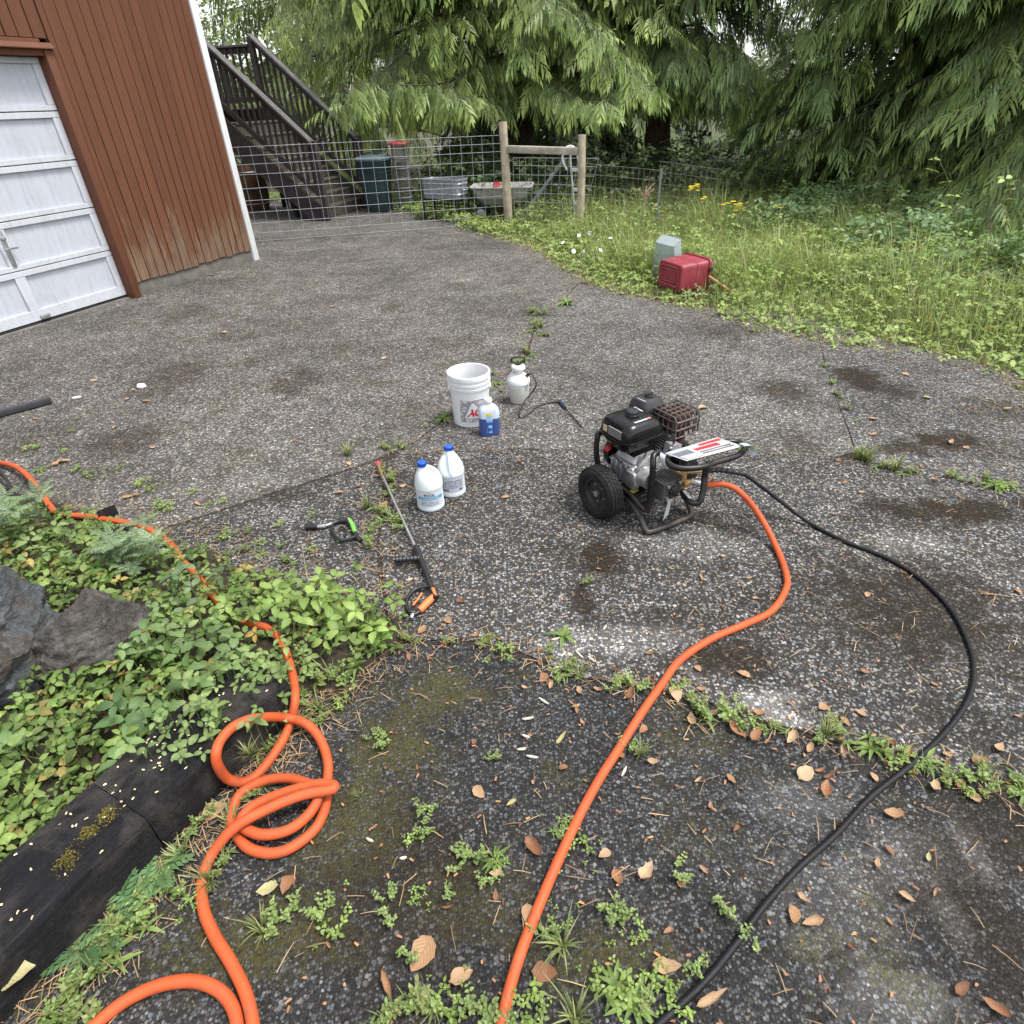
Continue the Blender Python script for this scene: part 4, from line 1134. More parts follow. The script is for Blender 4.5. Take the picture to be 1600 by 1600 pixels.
M_orange = pm('faded orange plastic', (0.62, 0.16, 0.045), 0.45, dirt=(0.35, 0.18, 0.10), dirt_amt=0.4)
MB().tube([wl_(679, 930, 0.024), wl_(671, 938, 0.022), wl_(655, 954, 0.018)], [0.012, 0.0165, 0.0150], 12).build('grip', M_orange, wand)
MB().tube(catmull([wl_(674, 915, 0.024), wl_(650, 920, 0.02), wl_(637, 934, 0.018), wl_(636, 950, 0.016), wl_(645, 960, 0.016), wl_(656, 955, 0.016)], 6), 0.008, 10).build('trigger_guard', M_blackpl, wand)
MB().tube(catmull([wl_(659, 927, 0.022), wl_(653, 936, 0.02), wl_(645, 946, 0.016)], 5), 0.005, 8).build('trigger', M_orange, wand)
MB().cyl(wl_(645, 960, 0.016), wl_(642, 966, 0.013), 0.009, 10).build('inlet', M_steel, wand)
MB().tube([wl_(676, 920, 0.034), wl_(681, 932, 0.032)], 0.008, 8).build('lock_tab', M_orange, wand)

# ------------------------------------------------------------------ small trigger nozzle
n0 = G(535, 832)
gun = thing('spray_nozzle', 'black and green garden trigger nozzle lying beside the weeds', 'nozzle', n0, 0)
nl = lambda px, py, z=0.015: G(px, py, z) - n0
MB().tube([nl(476, 824), nl(483, 823), nl(496, 823)], [0.011, 0.0145, 0.013], 14).build('quick_connector', M_blackpl, gun)
MB().tube([nl(496, 823), nl(508, 822), nl(509, 821), nl(520, 818)], [0.009, 0.0105, 0.0075, 0.0075], 12).build('connector', M_steel, gun)
MB().tube(catmull([nl(519, 818), nl(530, 814), nl(542, 814), nl(550, 822)], 4), [0.010] * 5 + [0.013] * 8, 10).build('body', M_blackpl, gun)
MB().tube(catmull([nl(520, 819), nl(519, 830), nl(528, 843), nl(540, 843), nl(556, 838)], 5), 0.0075, 8).build('trigger_guard', M_blackpl, gun)
MB().tube(catmull([nl(545, 812, 0.018), nl(550, 820, 0.018), nl(555, 832, 0.016)], 4), [0.010, 0.011, 0.012, 0.012, 0.012, 0.012, 0.011, 0.011, 0.010], 10).build('grip', pm('lime green rubber', (0.14, 0.42, 0.06), 0.5), gun)
MB().tube(catmull([nl(532, 822), nl(540, 828), nl(538, 838)], 4), 0.004, 8).build('trigger', M_blackpl, gun)
MB().tube([nl(555, 833), nl(560, 842, 0.013), nl(564, 846, 0.012)], [0.012, 0.012, 0.010], 10).build('inlet', M_blackpl, gun)
MB().tube(catmull([nl(518, 828, 0.012), nl(522, 838, 0.012), nl(528, 846, 0.010)], 4), 0.004, 6).build('trim', pm('green trim', (0.12, 0.40, 0.10), 0.5), gun)

# ------------------------------------------------------------------ grey square tube at the left
a_, b_ = G(-70, 664, 0.03), G(79, 624, 0.03)
o = MB().beam(a_, b_, 0.045, 0.045).build('steel_tube', pm('dark grey steel', (0.055, 0.056, 0.062), 0.38, 0.3), None, bevel=0.004)
tag(o, 'dark grey square steel tube lying across the far left concrete', 'tube')
M_edging = pm('black edging strip', (0.014, 0.014, 0.017), 0.5)
for pts_, lab in (([(-25, 715), (2, 740), (16, 768), (25, 788)], 'black plastic strip poking up under the orange hose'), ([(150, 800), (160, 796), (175, 790)], 'short black strip end sticking out of the ground cover')):
    pp = [G(x, y, 0.10) for x, y in pts_]
    pp = catmull(pp, 4)
    mb = MB()
    mb.loft([[q_ + Vector((0.0, 0, -0.06)), q_ + Vector((0.006, 0.012, -0.06)), q_ + Vector((0.006, 0.012, 0.0)), q_] for q_ in pp])
    o = mb.build('edging_strip', M_edging, None); tag(o, lab, 'edging')
# ------------------------------------------------------------------ pressure washer
PWA = math.atan2(0.52, 0.855)
PWO = Vector((0.68, 2.62, 0))
pw = thing('pressure_washer', 'black petrol pressure washer with silver engine on two wheels', 'pressure washer', PWO, PWA)
_inv = (Matrix.Translation(PWO) @ RZ(PWA)).inverted()
def L(px, py, z): return _inv @ G(px, py, z)
M_tubeblk = pm('gloss black frame', (0.007, 0.007, 0.008), 0.3, 0.0, spec=0.35, dirt=(0.07, 0.05, 0.035), dirt_amt=0.35, dscale=9)
M_skid = pm('rubbed black skid', (0.03, 0.024, 0.022), 0.45, 0.1, dirt=(0.16, 0.10, 0.07), dirt_amt=0.8, dscale=14)
M_tank = pm('gloss black tank', (0.006, 0.006, 0.007), 0.2, 0.0, var=0.3, dirt=(0.03, 0.03, 0.03), dirt_amt=0.2, spec=0.35)
M_alu = pm('cast aluminium', (0.50, 0.50, 0.51), 0.42, 0.75, var=0.25, scale=30, bmp=0.25, bscale=200, dirt=(0.17, 0.15, 0.12), dirt_amt=0.7, dscale=14)
M_darkalu = pm('oily dark casting', (0.10, 0.10, 0.10), 0.5, 0.5, var=0.4, scale=30, dirt=(0.03, 0.025, 0.02), dirt_amt=0.7)
M_brass = pm('brass', (0.52, 0.36, 0.16), 0.35, 0.85, dirt=(0.2, 0.14, 0.08), dirt_amt=0.5, dscale=20)
M_rust = pm('heat browned steel guard', (0.095, 0.078, 0.070), 0.55, 0.4, var=0.4, scale=40, dirt=(0.14, 0.085, 0.06), dirt_amt=0.5)
M_muff = pm('rusty muffler', (0.075, 0.035, 0.03), 0.7, 0.3, var=0.5, scale=30)
M_sticker = pm('white sticker', (0.42, 0.42, 0.41), 0.4, var=0.08, dirt=(0.45, 0.43, 0.4))
M_ylw = pm('yellow sticker', (0.70, 0.58, 0.06), 0.5)
# wheels
for sx in (-0.265, 0.235):
    wheel_at(pw, (sx, 0.03, 0.134), (0, R(90), 0), 0.134, 0.088, rim=pm('black rim', (0.02, 0.02, 0.021), 0.5), n=44)
MB().cyl((-0.26, 0.03, 0.134), (0.23, 0.03, 0.134), 0.011, 10).build('axle', M_steel, pw)
# frame: base loop that runs down to the skid, uprights, rear hoop
FL, FR = -0.175, 0.115
base = [(FL, 0.17, 0.15), (FL, 0.05, 0.125), (FL, -0.08, 0.11), (FL - 0.005, -0.17, 0.07), (FL - 0.01, -0.225, 0.022), (FL + 0.03, -0.245, 0.016), (FR - 0.05, -0.255, 0.016), (FR - 0.01, -0.235, 0.024), (FR, -0.18, 0.07), (FR, -0.08, 0.11), (FR, 0.05, 0.125), (FR, 0.17, 0.15)]
MB().tube(catmull(base, 5), 0.0145, 12).build('skid_frame', M_skid, pw)
hoop = [(FL - 0.01, 0.10, 0.12), (FL - 0.02, 0.15, 0.24), (FL - 0.015, 0.165, 0.34), (FL + 0.02, 0.17, 0.375), (FR - 0.04, 0.17, 0.375), (FR, 0.165, 0.34), (FR, 0.15, 0.24), (FR, 0.10, 0.12)]
MB().tube(catmull(hoop, 5), 0.0145, 12).build('rear_hoop', M_tubeblk, pw)
left = [(FL, 0.0, 0.155), (FL, -0.10, 0.145), (FL + 0.005, -0.185, 0.115), (FL + 0.012, -0.205, 0.14), (FL + 0.012, -0.205, 0.26), (FL + 0.012, -0.20, 0.36), (FL + 0.03, -0.18, 0.395), (FL + 0.07, -0.17, 0.40)]
MB().tube(catmull(left, 6), 0.0145, 12).build('upright', M_tubeblk, pw)
h1, h2, h3 = L(1052, 729, 0.375), L(1090, 731, 0.37), L(1150, 713, 0.37)
handle = [Vector((FL + 0.07, -0.17, 0.40)), h1, h2, h2.lerp(h3, 0.5), h3, L(1163, 702, 0.375), L(1160, 694, 0.38), L(1140, 690, 0.385), L(1095, 697, 0.39)]
MB().tube(catmull(handle, 6), 0.0145, 12).build('handle', M_tubeblk, pw)
arm = [L(1050, 752, 0.20), L(1064, 768, 0.19), L(1078, 784, 0.185), L(1092, 785, 0.19), L(1098, 770, 0.23), L(1101, 745, 0.30), L(1104, 726, 0.36)]
MB().tube(catmull(arm, 6), 0.0145, 12).build('handle_arm', M_tubeblk, pw)
MB().tube([L(1068, 770, 0.19), L(1078, 782, 0.186)], 0.0152, 12).build('sticker', M_sticker, pw)
MB().lathe([(0.0, -0.012), (0.017, -0.012), (0.019, 0), (0.017, 0.012), (0.0, 0.012)], 10, Matrix.Translation(L(1109, 726, 0.37)) @ RX(R(70))).build('knob', M_blackpl, pw)
# sticker plate on the handle
pA, pB, pC, pD = L(1038, 712, 0.40), L(1072, 724, 0.385), L(1160, 701, 0.39), L(1120, 687, 0.39)
mb = MB(); top = [pA + Vector((0, 0, .014)), pB + Vector((0, 0, .014)), pC + Vector((0, 0, .014)), pD + Vector((0, 0, .014))]
mb.add(top + [v_ - Vector((0, 0, 0.004)) for v_ in top], [(0, 1, 2, 3), (7, 6, 5, 4), (0, 4, 5, 1), (1, 5, 6, 2), (2, 6, 7, 3), (3, 7, 4, 0)])
mb.build('panel', M_sticker, pw, bevel=0.002)
def onplate(u, v_, e=0.0045): return top[0].lerp(top[3], u).lerp(top[1].lerp(top[2], u), v_) + Vector((0, 0, e))
poly_print([[(u, v_) for u in np.linspace(0.02, 0.33, 5)] for v_ in (0.04, 0.96)], lambda u, v_: onplate(u, v_, 0.0030), M_wire, pw, 'panel_plate')
poly_print([[(u, v_) for u in np.linspace(0.03, 0.30, 5)] for v_ in (0.28, 0.62)], onplate, M_ink, pw, 'panel_slot')
poly_print([[(u, v_) for u in np.linspace(0.36, 0.80, 6)] for v_ in (0.36, 0.56)], onplate, M_red, pw, 'panel_print')
poly_print([[(u, v_) for u in np.linspace(0.55, 0.95, 6)] for v_ in (0.14, 0.26)], onplate, M_red, pw, 'panel_print')
poly_print([[(u, v_) for u in np.linspace(0.36, 0.92, 6)] for v_ in (0.66, 0.73)], onplate, M_ink, pw, 'panel_print')
poly_print([[(u, v_) for u in np.linspace(0.36, 0.92, 6)] for v_ in (0.80, 0.86)], onplate, M_ink, pw, 'panel_print')
for c_, s in ((L(1036, 718, 0.395), -1), (L(1168, 700, 0.40), 1)):          # curled metal hooks at each end of the plate
    pts_ = catmull([c_ + Vector((0.02 * -s, 0.02, 0.012)), c_ + Vector((0.006 * s, 0.0, 0.014)), c_ + Vector((0.016 * s, -0.018, -0.006)), c_ + Vector((0.006 * s, -0.028, -0.03))], 5)
    mb = MB(); mb.loft([[q_ + Vector((0, 0.016, 0)), q_ + Vector((0, 0.016, 0.003)), q_ + Vector((0, -0.016, 0.003)), q_ + Vector((0, -0.016, 0))] for q_ in pts_]); mb.build('hook', M_wire, pw)
# base plate
MB().box(FL + 0.02, FR - 0.02, -0.10, 0.16, 0.128, 0.142).build('base_plate', M_tubeblk, pw, bevel=0.003)
poly_print([[(-0.15, -0.08), (-0.11, -0.08)], [(-0.15, -0.05), (-0.11, -0.05)]], lambda x, y: Vector((x, y, 0.1432)), M_ylw, pw, 'warning_sticker')
# engine
eng = bpy.data.objects.new('engine', None); COL.objects.link(eng); eng.parent = pw
mb = MB()
mb.box(-0.128, 0.045, -0.050, 0.125, 0.143, 0.262)
mb.add([(-0.118, -0.040, 0.262), (0.035, -0.040, 0.262), (0.035, 0.115, 0.262), (-0.118, 0.115, 0.262), (-0.085, -0.015, 0.318), (0.02, -0.015, 0.318), (0.02, 0.095, 0.318), (-0.085, 0.095, 0.318)],
       [(3, 2, 1, 0), (4, 5, 6, 7), (0, 1, 5, 4), (1, 2, 6, 5), (2, 3, 7, 6), (3, 0, 4, 7)])
mb.build('crankcase', M_alu, eng, bevel=0.012, segs=3)
for k in range(5):
    MB().box(-0.136, -0.126, -0.03 + k * 0.034, -0.022 + k * 0.034, 0.155, 0.252).build('rib', M_alu, eng, bevel=0.002, segs=1)
for sy, sz in ((-0.042, 0.16), (-0.042, 0.25), (0.115, 0.16), (0.115, 0.25), (0.04, 0.255)):
    MB().cyl((-0.127, sy, sz), (-0.140, sy, sz), 0.0075, 6).build('bolt', M_steel, eng)
MB().box(-0.115, 0.03, -0.022, 0.12, 0.300, 0.345).build('shroud', M_tank, eng, bevel=0.008)
MB().cyl((-0.127, 0.085, 0.175), (-0.152, 0.085, 0.178), 0.014, 12).build('oil_plug', M_blackpl, eng)
MB().tube(catmull([(-0.10, -0.055, 0.20), (-0.12, -0.075, 0.24), (-0.10, -0.07, 0.30), (-0.06, -0.05, 0.33)], 5), 0.004, 6).build('fuel_line', M_blackpl, eng)
MB().tube(catmull([(0.03, -0.085, 0.30), (0.05, -0.10, 0.34), (0.09, -0.08, 0.35), (0.12, -0.03, 0.33)], 5), 0.0045, 6).build('spark_lead', M_blackpl, eng)
mb = MB(); mb.lathe([(0.085, 0), (0.088, 0.006), (0.088, 0.018), (0.07, 0.026), (0.05, 0.03), (0.002, 0.03)], 28, T(-0.05, -0.06, 0.235) @ RX(R(90)))
for k in range(7):
    a = 2*PI*k/7
    mb.cyl((-0.05 + 0.078*math.cos(a), -0.078, 0.235 + 0.078*math.sin(a)), (-0.05 + 0.078*math.cos(a), -0.094, 0.235 + 0.078*math.sin(a)), 0.008, 8)
for k in range(5):
    a = PI * 0.1 + k * 0.35
    mb.beam((-0.05 + 0.03*math.cos(a), -0.088, 0.235 + 0.03*math.sin(a)), (-0.05 + 0.08*math.cos(a), -0.085, 0.235 + 0.08*math.sin(a)), 0.008, 0.012)
mb.build('side_cover', M_alu, eng)
mb = MB(); mb.loft([[(-0.125, -0.045 + yy, 0.20 + zz) for yy, zz, _ in sring(0, 0, 0, 0.05, 0.055, 3, 20)], [(-0.15, -0.045 + yy * 0.8, 0.20 + zz * 0.8) for yy, zz, _ in sring(0, 0, 0, 0.05, 0.055, 3, 20)]]); mb.build('oil_cover', M_alu, eng, bevel=0.003)
# recoil housing on the far left face
mb = MB(); mb.lathe([(0.098, 0), (0.10, 0.01), (0.095, 0.04), (0.07, 0.055), (0.002, 0.056)], 32, T(-0.04, 0.135, 0.25) @ RX(R(-90))); mb.build('recoil_housing', M_tank, eng)
# cylinder head with fins, rocker cover
mb = MB()
Mh = T(0.085, 0.02, 0.27) @ RY(R(55))
for k in range(9):
    mb.cbox((0, 0, -0.06 + k * 0.013), (0.115, 0.12, 0.005), Mh)
mb.cbox((0, 0, -0.01), (0.085, 0.09, 0.11), Mh)
mb.build('cooling_fins', M_darkalu, eng, bevel=0.001, segs=1)
mb = MB(); mb.loft([[tuple(Mh @ Vector(q_)) for q_ in sring(0, 0, z, hx, hy, 5, 28)] for z, hx, hy in ((0.058, 0.05, 0.052), (0.064, 0.054, 0.056), (0.085, 0.048, 0.05), (0.095, 0.035, 0.038))]); mb.build('rocker_cover', M_alu, eng)
mb = MB(); mb.cbox((0.02, -0.075, 0.325), (0.065, 0.055, 0.06), RY(R(12))); mb.cyl((0.045, -0.095, 0.34), (0.045, -0.112, 0.34), 0.009, 8); mb.build('governor_box', M_alu, eng, bevel=0.008)
mb = MB(); mb.tube(catmull([(-0.17, 0.06, 0.30), (-0.16, 0.0, 0.27), (-0.15, -0.03, 0.22)], 5), 0.004, 6); mb.build('cable', M_blackpl, eng)
mb = MB(); mb.cyl((-0.165, 0.10, 0.32), (-0.185, 0.095, 0.32), 0.013, 12); mb.build('red_knob', M_red, pw)
# fuel tank
ft = bpy.data.objects.new('fuel_tank', None); COL.objects.link(ft); ft.parent = pw
tx, ty = -0.075, 0.055
mb = MB(); mb.loft([sring(tx, ty, z, hx, hy, pw_, 44) for z, hx, hy, pw_ in ((0.325, 0.075, 0.07, 3.5), (0.335, 0.088, 0.084, 4), (0.375, 0.108, 0.104, 5), (0.395, 0.116, 0.112, 6), (0.3965, 0.122, 0.118, 6), (0.404, 0.122, 0.118, 6), (0.4055, 0.116, 0.112, 6), (0.45, 0.113, 0.109, 6), (0.472, 0.104, 0.10, 5), (0.484, 0.085, 0.082, 4.5), (0.488, 0.06, 0.058, 4))]); mb.build('tank_shell', M_tank, ft)
mb = MB(); mb.lathe([(0.034, 0.486), (0.035, 0.492), (0.031, 0.494), (0.031, 0.506), (0.027, 0.512), (0.002, 0.514)], 30, T(tx + 0.005, ty + 0.005, 0))
for k in range(12):
    a = 2*PI*k/12
    mb.cbox((tx + 0.005 + 0.031*math.cos(a), ty + 0.005 + 0.031*math.sin(a), 0.501), (0.006, 0.006, 0.012))
mb.build('fuel_cap', pm('black blue cap', (0.018, 0.022, 0.03), 0.35), ft)
poly_print([[(tx - 0.05, ty - 0.079), (tx + 0.03, ty - 0.079)], [(tx - 0.05, ty - 0.066), (tx + 0.03, ty - 0.066)]], lambda x, y: Vector((x, y, 0.4888)), M_sticker, ft, 'sticker')
poly_print([[(tx + 0.032, ty - 0.079), (tx + 0.05, ty - 0.079)], [(tx + 0.032, ty - 0.066), (tx + 0.05, ty - 0.066)]], lambda x, y: Vector((x, y, 0.4888)), pm('pink sticker', (0.6, 0.16, 0.14), 0.4), ft, 'sticker')
poly_print([[(tx + 0.062, ty + 0.0), (tx + 0.072, ty + 0.0)], [(tx + 0.062, ty + 0.06), (tx + 0.072, ty + 0.06)]], lambda x, y: Vector((x, y, 0.4888)), M_sticker, ft, 'sticker')
for k in range(4):
    MB().box(tx - 0.118, tx - 0.112, ty - 0.06, ty + 0.03, 0.415 + k * 0.011, 0.420 + k * 0.011).build('side_stripe', pm('grey stripe', (0.22, 0.22, 0.22), 0.5), ft, smooth=False)
poly_print([[(0, 0), (1, 0)], [(0, 1), (1, 1)]], lambda u, v_: Vector((tx - 0.1155, ty + 0.04 + u * 0.03, 0.415 + v_ * 0.035)), pm('tan sticker', (0.5, 0.38, 0.25), 0.5), ft, 'sticker')
# air filter box
ab = bpy.data.objects.new('air_filter', None); COL.objects.link(ab); ab.parent = pw
ax, ay = 0.115, 0.155
mb = MB(); mb.loft([sring(ax, ay, z, hx, hy, 4.5, 36) for z, hx, hy in ((0.37, 0.055, 0.05), (0.41, 0.066, 0.06), (0.44, 0.07, 0.064), (0.442, 0.076, 0.07), (0.45, 0.076, 0.07), (0.47, 0.070, 0.064), (0.492, 0.058, 0.052), (0.497, 0.04, 0.036))]); mb.build('cover', pm('matt black plastic', (0.022, 0.022, 0.025), 0.38), ab)
mb = MB(); mb.lathe([(0.024, 0.496), (0.025, 0.503), (0.012, 0.505), (0.012, 0.513), (0.002, 0.514)], 20, T(ax + 0.01, ay, 0)); mb.cbox((ax + 0.01, ay, 0.509), (0.044, 0.010, 0.010)); mb.build('wing_nut', M_blackpl, ab)
poly_print([[(ax - 0.05, ay - 0.035), (ax - 0.025, ay - 0.035)], [(ax - 0.05, ay + 0.02), (ax - 0.025, ay + 0.02)]], lambda x, y: Vector((x, y, 0.4955)), M_sticker, ab, 'sticker')
# muffler and its cage
mf = bpy.data.objects.new('muffler', None); COL.objects.link(mf); mf.parent = pw
mx, my = 0.185, 0.025
mb = MB(); mb.loft([sring(mx, my, z, hx, hy, 5, 32) for z, hx, hy in ((0.355, 0.045, 0.05), (0.36, 0.062, 0.068), (0.41, 0.066, 0.072), (0.44, 0.06, 0.066), (0.45, 0.045, 0.05))])
for i in range(4):
    for j in range(4):
        mb.lathe([(0.013, 0.445), (0.013, 0.451), (0.008, 0.456), (0.001, 0.457)], 10, T(mx - 0.045 + i * 0.03, my - 0.048 + j * 0.032, 0))
mb.build('can', M_muff, mf)
mb = MB(); mb.tube(catmull([(mx - 0.01, my - 0.06, 0.36), (mx - 0.015, my - 0.07, 0.32), (mx - 0.03, my - 0.06, 0.27)], 5), 0.02, 10); mb.build('exhaust_pipe', M_muff, mf)
hx, hy, zt, zb = 0.078, 0.088, 0.462, 0.352
for i in range(6):
    x = mx - hx + 2 * hx * i / 5
    pts_ = [(x, my - hy, zb), (x, my - hy, zt - 0.02), (x, my - hy + 0.014, zt), (x, my + hy - 0.014, zt), (x, my + hy, zt - 0.02), (x, my + hy, zb)]
    MB().tube(pts_, 0.0045, 5).build('guard_bar', M_rust, mf)
for i in range(5):
    y = my - hy + 2 * hy * (i + 0.5) / 5
    pts_ = [(mx - hx, y, zb), (mx - hx, y, zt - 0.018), (mx - hx + 0.014, y, zt + 0.002), (mx + hx - 0.014, y, zt + 0.002), (mx + hx, y, zt - 0.018), (mx + hx, y, zb)]
    MB().tube(pts_, 0.0045, 5).build('guard_bar', M_rust, mf)
for z in (zb, zb + 0.042, zb + 0.084):
    MB().tube(sring(mx, my, z, hx + 0.001, hy + 0.001, 9, 32), 0.005, 5, closed=True).build('guard_bar', M_rust, mf)
# pump
pmp = bpy.data.objects.new('pump', None); COL.objects.link(pmp); pmp.parent = pw
pc = L(1045, 762, 0.225)
Mp = Matrix.Translation(pc) @ RZ(R(0))
mb = MB()
mb.cbox((0, 0.03, 0), (0.10, 0.10, 0.085), Mp)
for k in range(9):
    mb.cbox((0, 0.03, -0.046 + k * 0.0115), (0.118, 0.112, 0.0045), Mp)
for k in range(7):
    mb.cbox((-0.046 + k * 0.0155, 0.03, 0.05), (0.0045, 0.105, 0.012), Mp)
mb.build('pump_block', M_darkalu, pmp, bevel=0.001, segs=1)
mb = MB(); mb.lathe([(0.026, 0), (0.026, 0.012), (0.018, 0.015), (0.018, 0.022), (0.002, 0.022)], 12, Mp @ T(0.0, -0.026, 0.0) @ RX(R(90))); mb.build('sight_plug', M_blackpl, pmp)
for sx in (-0.036, 0.036):
    for sz in (-0.032, 0.032):
        MB().cyl(tuple(Mp @ Vector((sx, -0.026, sz))), tuple(Mp @ Vector((sx, -0.037, sz))), 0.0075, 6).build('bolt', M_steel, pmp)
MB().cyl(tuple(pc + Vector((-0.03, 0.08, 0.01))), tuple(pc + Vector((-0.03, 0.14, 0.01))), 0.05, 20).build('pump_flange', M_alu, pmp)
bc = pc + Vector((0.075, 0.03, 0.02))
mb = MB(); mb.cbox(tuple(bc), (0.035, 0.10, 0.09)); mb.cyl(tuple(bc + Vector((0.0, -0.03, 0.04))), tuple(bc + Vector((0, -0.03, 0.075))), 0.012, 10); mb.cyl(tuple(bc + Vector((0.0, -0.05, -0.01))), tuple(bc + Vector((0, -0.075, -0.01))), 0.014, 10)
mb.build('manifold', M_brass, pmp, bevel=0.004)
MB().cyl(tuple(bc + Vector((0, -0.03, 0.075))), tuple(bc + Vector((0, -0.03, 0.115))), 0.017, 14, 0.020).build('unloader_knob', M_blackpl, pmp)
out_hi = L(1103, 735, 0.27)
MB().tube([bc + Vector((0.01, 0.0, 0.02)), bc.lerp(out_hi, 0.5) + Vector((0, 0, 0.01)), out_hi], [0.012, 0.011, 0.010], 10).build('outlet', M_brass, pmp)
in_lo = L(1098, 757, 0.215)
MB().tube([bc + Vector((0.0, -0.03, -0.02)), bc.lerp(in_lo, 0.6), in_lo], [0.012, 0.014, 0.0165], 12).build('inlet', M_brass, pmp)
MB().tube([bc.lerp(in_lo, 0.55), in_lo + (in_lo - bc).normalized() * 0.012], [0.017, 0.0175], 12).build('hose_coupling', M_steel, pmp)
# hanging tag
ta, tb = L(1050, 768, 0.17), L(1040, 806, 0.045)
wvec = Vector((0.028, 0.006, 0))
mb = MB(); mb.add([ta - wvec * 0.5, ta + wvec * 0.5, tb + wvec * 0.9, tb - wvec * 0.7 - Vector((0, 0, 0.02))], [(0, 1, 2, 3)]); mb.add([ta - wvec * 0.5 + Vector((0, .0015, 0)), ta + wvec * 0.5 + Vector((0, .0015, 0)), tb + wvec * 0.9 + Vector((0, .0015, 0)), tb - wvec * 0.7 + Vector((0, .0015, -0.02))], [(3, 2, 1, 0)])
mb.build('hang_tag', small_print('tag print', (0.35, 0.35, 0.36), (0.66, 0.65, 0.62), 90, 330), pw, smooth=False)
MB().tube([ta, ta + Vector((0.0, 0.01, 0.03))], 0.0015, 5).build('tag_string', M_sticker, pw)
for sx, sy in ((FL + 0.012, -0.05), (FR - 0.01, -0.05), (FL + 0.03, 0.12)):
    MB().lathe([(0.013, 0.10), (0.016, 0.104), (0.016, 0.124), (0.013, 0.128)], 12, T(sx, sy, 0)).build('rubber_foot', M_rubber, pw)

# ------------------------------------------------------------------ hoses
def hose_mat(name, col, dirtc, amt):
    m, nt, b = newmat(name)
    co = coords(nt)
    n1 = tnoise(nt, co, 16, 5, 0.7)
    c = ramp(nt, n1, [(0.3, tuple(x * 0.85 for x in col)), (0.7, tuple(min(1, x * 1.1) for x in col))])
    d = tnoise(nt, co, 30, 7, 0.75)
    c = mix(nt, ramp(nt, d, [(0.50, g3(0)), (0.70, g3(amt))]), c, dirtc)
    nt.links.new(c, b.inputs['Base Color'])
    b.inputs['Roughness'].default_value = 0.55
    b.inputs['Specular IOR Level'].default_value = 0.28
    bump(nt, b, math_(nt, 'ADD', tnoise(nt, co, 260, 2), tnoise(nt, co, 26, 3)), 0.35, 0.003)
    return m
M_hose = hose_mat('orange hose rubber', (0.50, 0.088, 0.026), (0.20, 0.085, 0.05), 0.75)
M_bhose = hose_mat('black hose rubber', (0.006, 0.006, 0.008), (0.03, 0.03, 0.033), 0.3)
HR = 0.0142
wp = lambda v_: (Matrix.Translation(PWO) @ RZ(PWA)) @ v_
p_in = wp(in_lo); p_in2 = wp(in_lo + (in_lo - bc).normalized() * 0.015)
px1 = [(1155, 768, .20), (1185, 803, .10), (1213, 855, .02), (1229, 900, HR), (1226, 925, HR), (1205, 955, HR), (1165, 975, HR), (1110, 999, HR), (1062, 1032, HR), (1035, 1068, HR), (1005, 1110, HR + .006), (970, 1165, HR), (938, 1215, HR), (905, 1275, HR), (872, 1345, HR), (838, 1425, HR), (808, 1505, HR), (785, 1590, HR), (770, 1670, HR), (760, 1800, HR)]
pts = [p_in2, G(1130, 757, .222)] + [G(*q_) for q_ in px1]
o = MB().tube(catmull(pts, 7), HR, 14).build('orange_hose', M_hose, None)
tag(o, 'orange hose running from the pressure washer to the bottom of the yard', 'hose')
px2 = [(-140, 735, HR), (-60, 716, HR), (0, 723, .03), (30, 733, .05), (55, 757, .06), (74, 785, .06), (92, 802, .05), (140, 808, .05), (185, 815, .055), (220, 822, .05), (262, 846, .05), (284, 875, .06), (303, 895, .075), (325, 922, .08), (347, 948, .08), (368, 968, .07), (395, 976, .08), (418, 982, .085), (440, 1004, .08), (455, 1045, .065), (461, 1090, .05), (453, 1130, .035),
       (438, 1163, .02), (406, 1206, HR), (380, 1222, HR), (355, 1216, HR), (340, 1195, HR), (338, 1175, .018), (346, 1155, .025), (367, 1134, .035), (400, 1122, .045), (445, 1121, .068), (478, 1131, .05), (500, 1155, .03), (512, 1190, .025), (511, 1225, .02),
       (508, 1262, HR), (488, 1300, HR), (440, 1331, HR), (392, 1327, HR), (366, 1298, HR), (362, 1272, HR), (376, 1240, .016), (410, 1221, .018), (448, 1216, .024), (480, 1224, .04), (498, 1238, .048), (486, 1268, .044), (452, 1296, .04), (410, 1304, .04), (380, 1292, .042), (378, 1277, .044), (398, 1258, .046), (440, 1240, .052), (490, 1226, .062), (518, 1226, .068), (522, 1231, .07), (512, 1235, .072), (470, 1243, .076), (418, 1264, .078), (368, 1292, .07), (333, 1332, .03), (316, 1375, HR), (318, 1420, HR), (335, 1462, HR), (363, 1508, HR), (385, 1555, HR), (396, 1605, HR), (402, 1680, HR), (395, 1760, HR), (381, 1700, HR), (373, 1620, HR), (364, 1575, HR), (340, 1546, HR), (300, 1533, HR), (248, 1540, HR), (196, 1564, HR), (148, 1602, HR), (90, 1660, HR), (40, 1730, HR)]
def over_timber(px, py, z):
    """where the hose meets the timber it lies over it, not through it"""
    for k in range(22):
        p_ = G(px, py, z)
        q_ = p_ - Vector((-1.02, 0.90, 0))
        a, n_ = q_.x * 0.479 + q_.y * 0.878, q_.x * 0.878 - q_.y * 0.479
        if not (-1.35 < a < 0.545 and -0.27 < n_ < 0.014) or z > 0.182: return p_
        z += 0.01
    return p_
cp = catmull([over_timber(*q_) for q_ in px2], 7)
o = MB().tube(cp, HR + 0.0008, 14).build('orange_hose', M_hose, None)
tag(o, 'orange hose coming out of the ground cover and coiled beside the timber', 'hose')
BR = 0.0092
p_out = wp(out_hi)
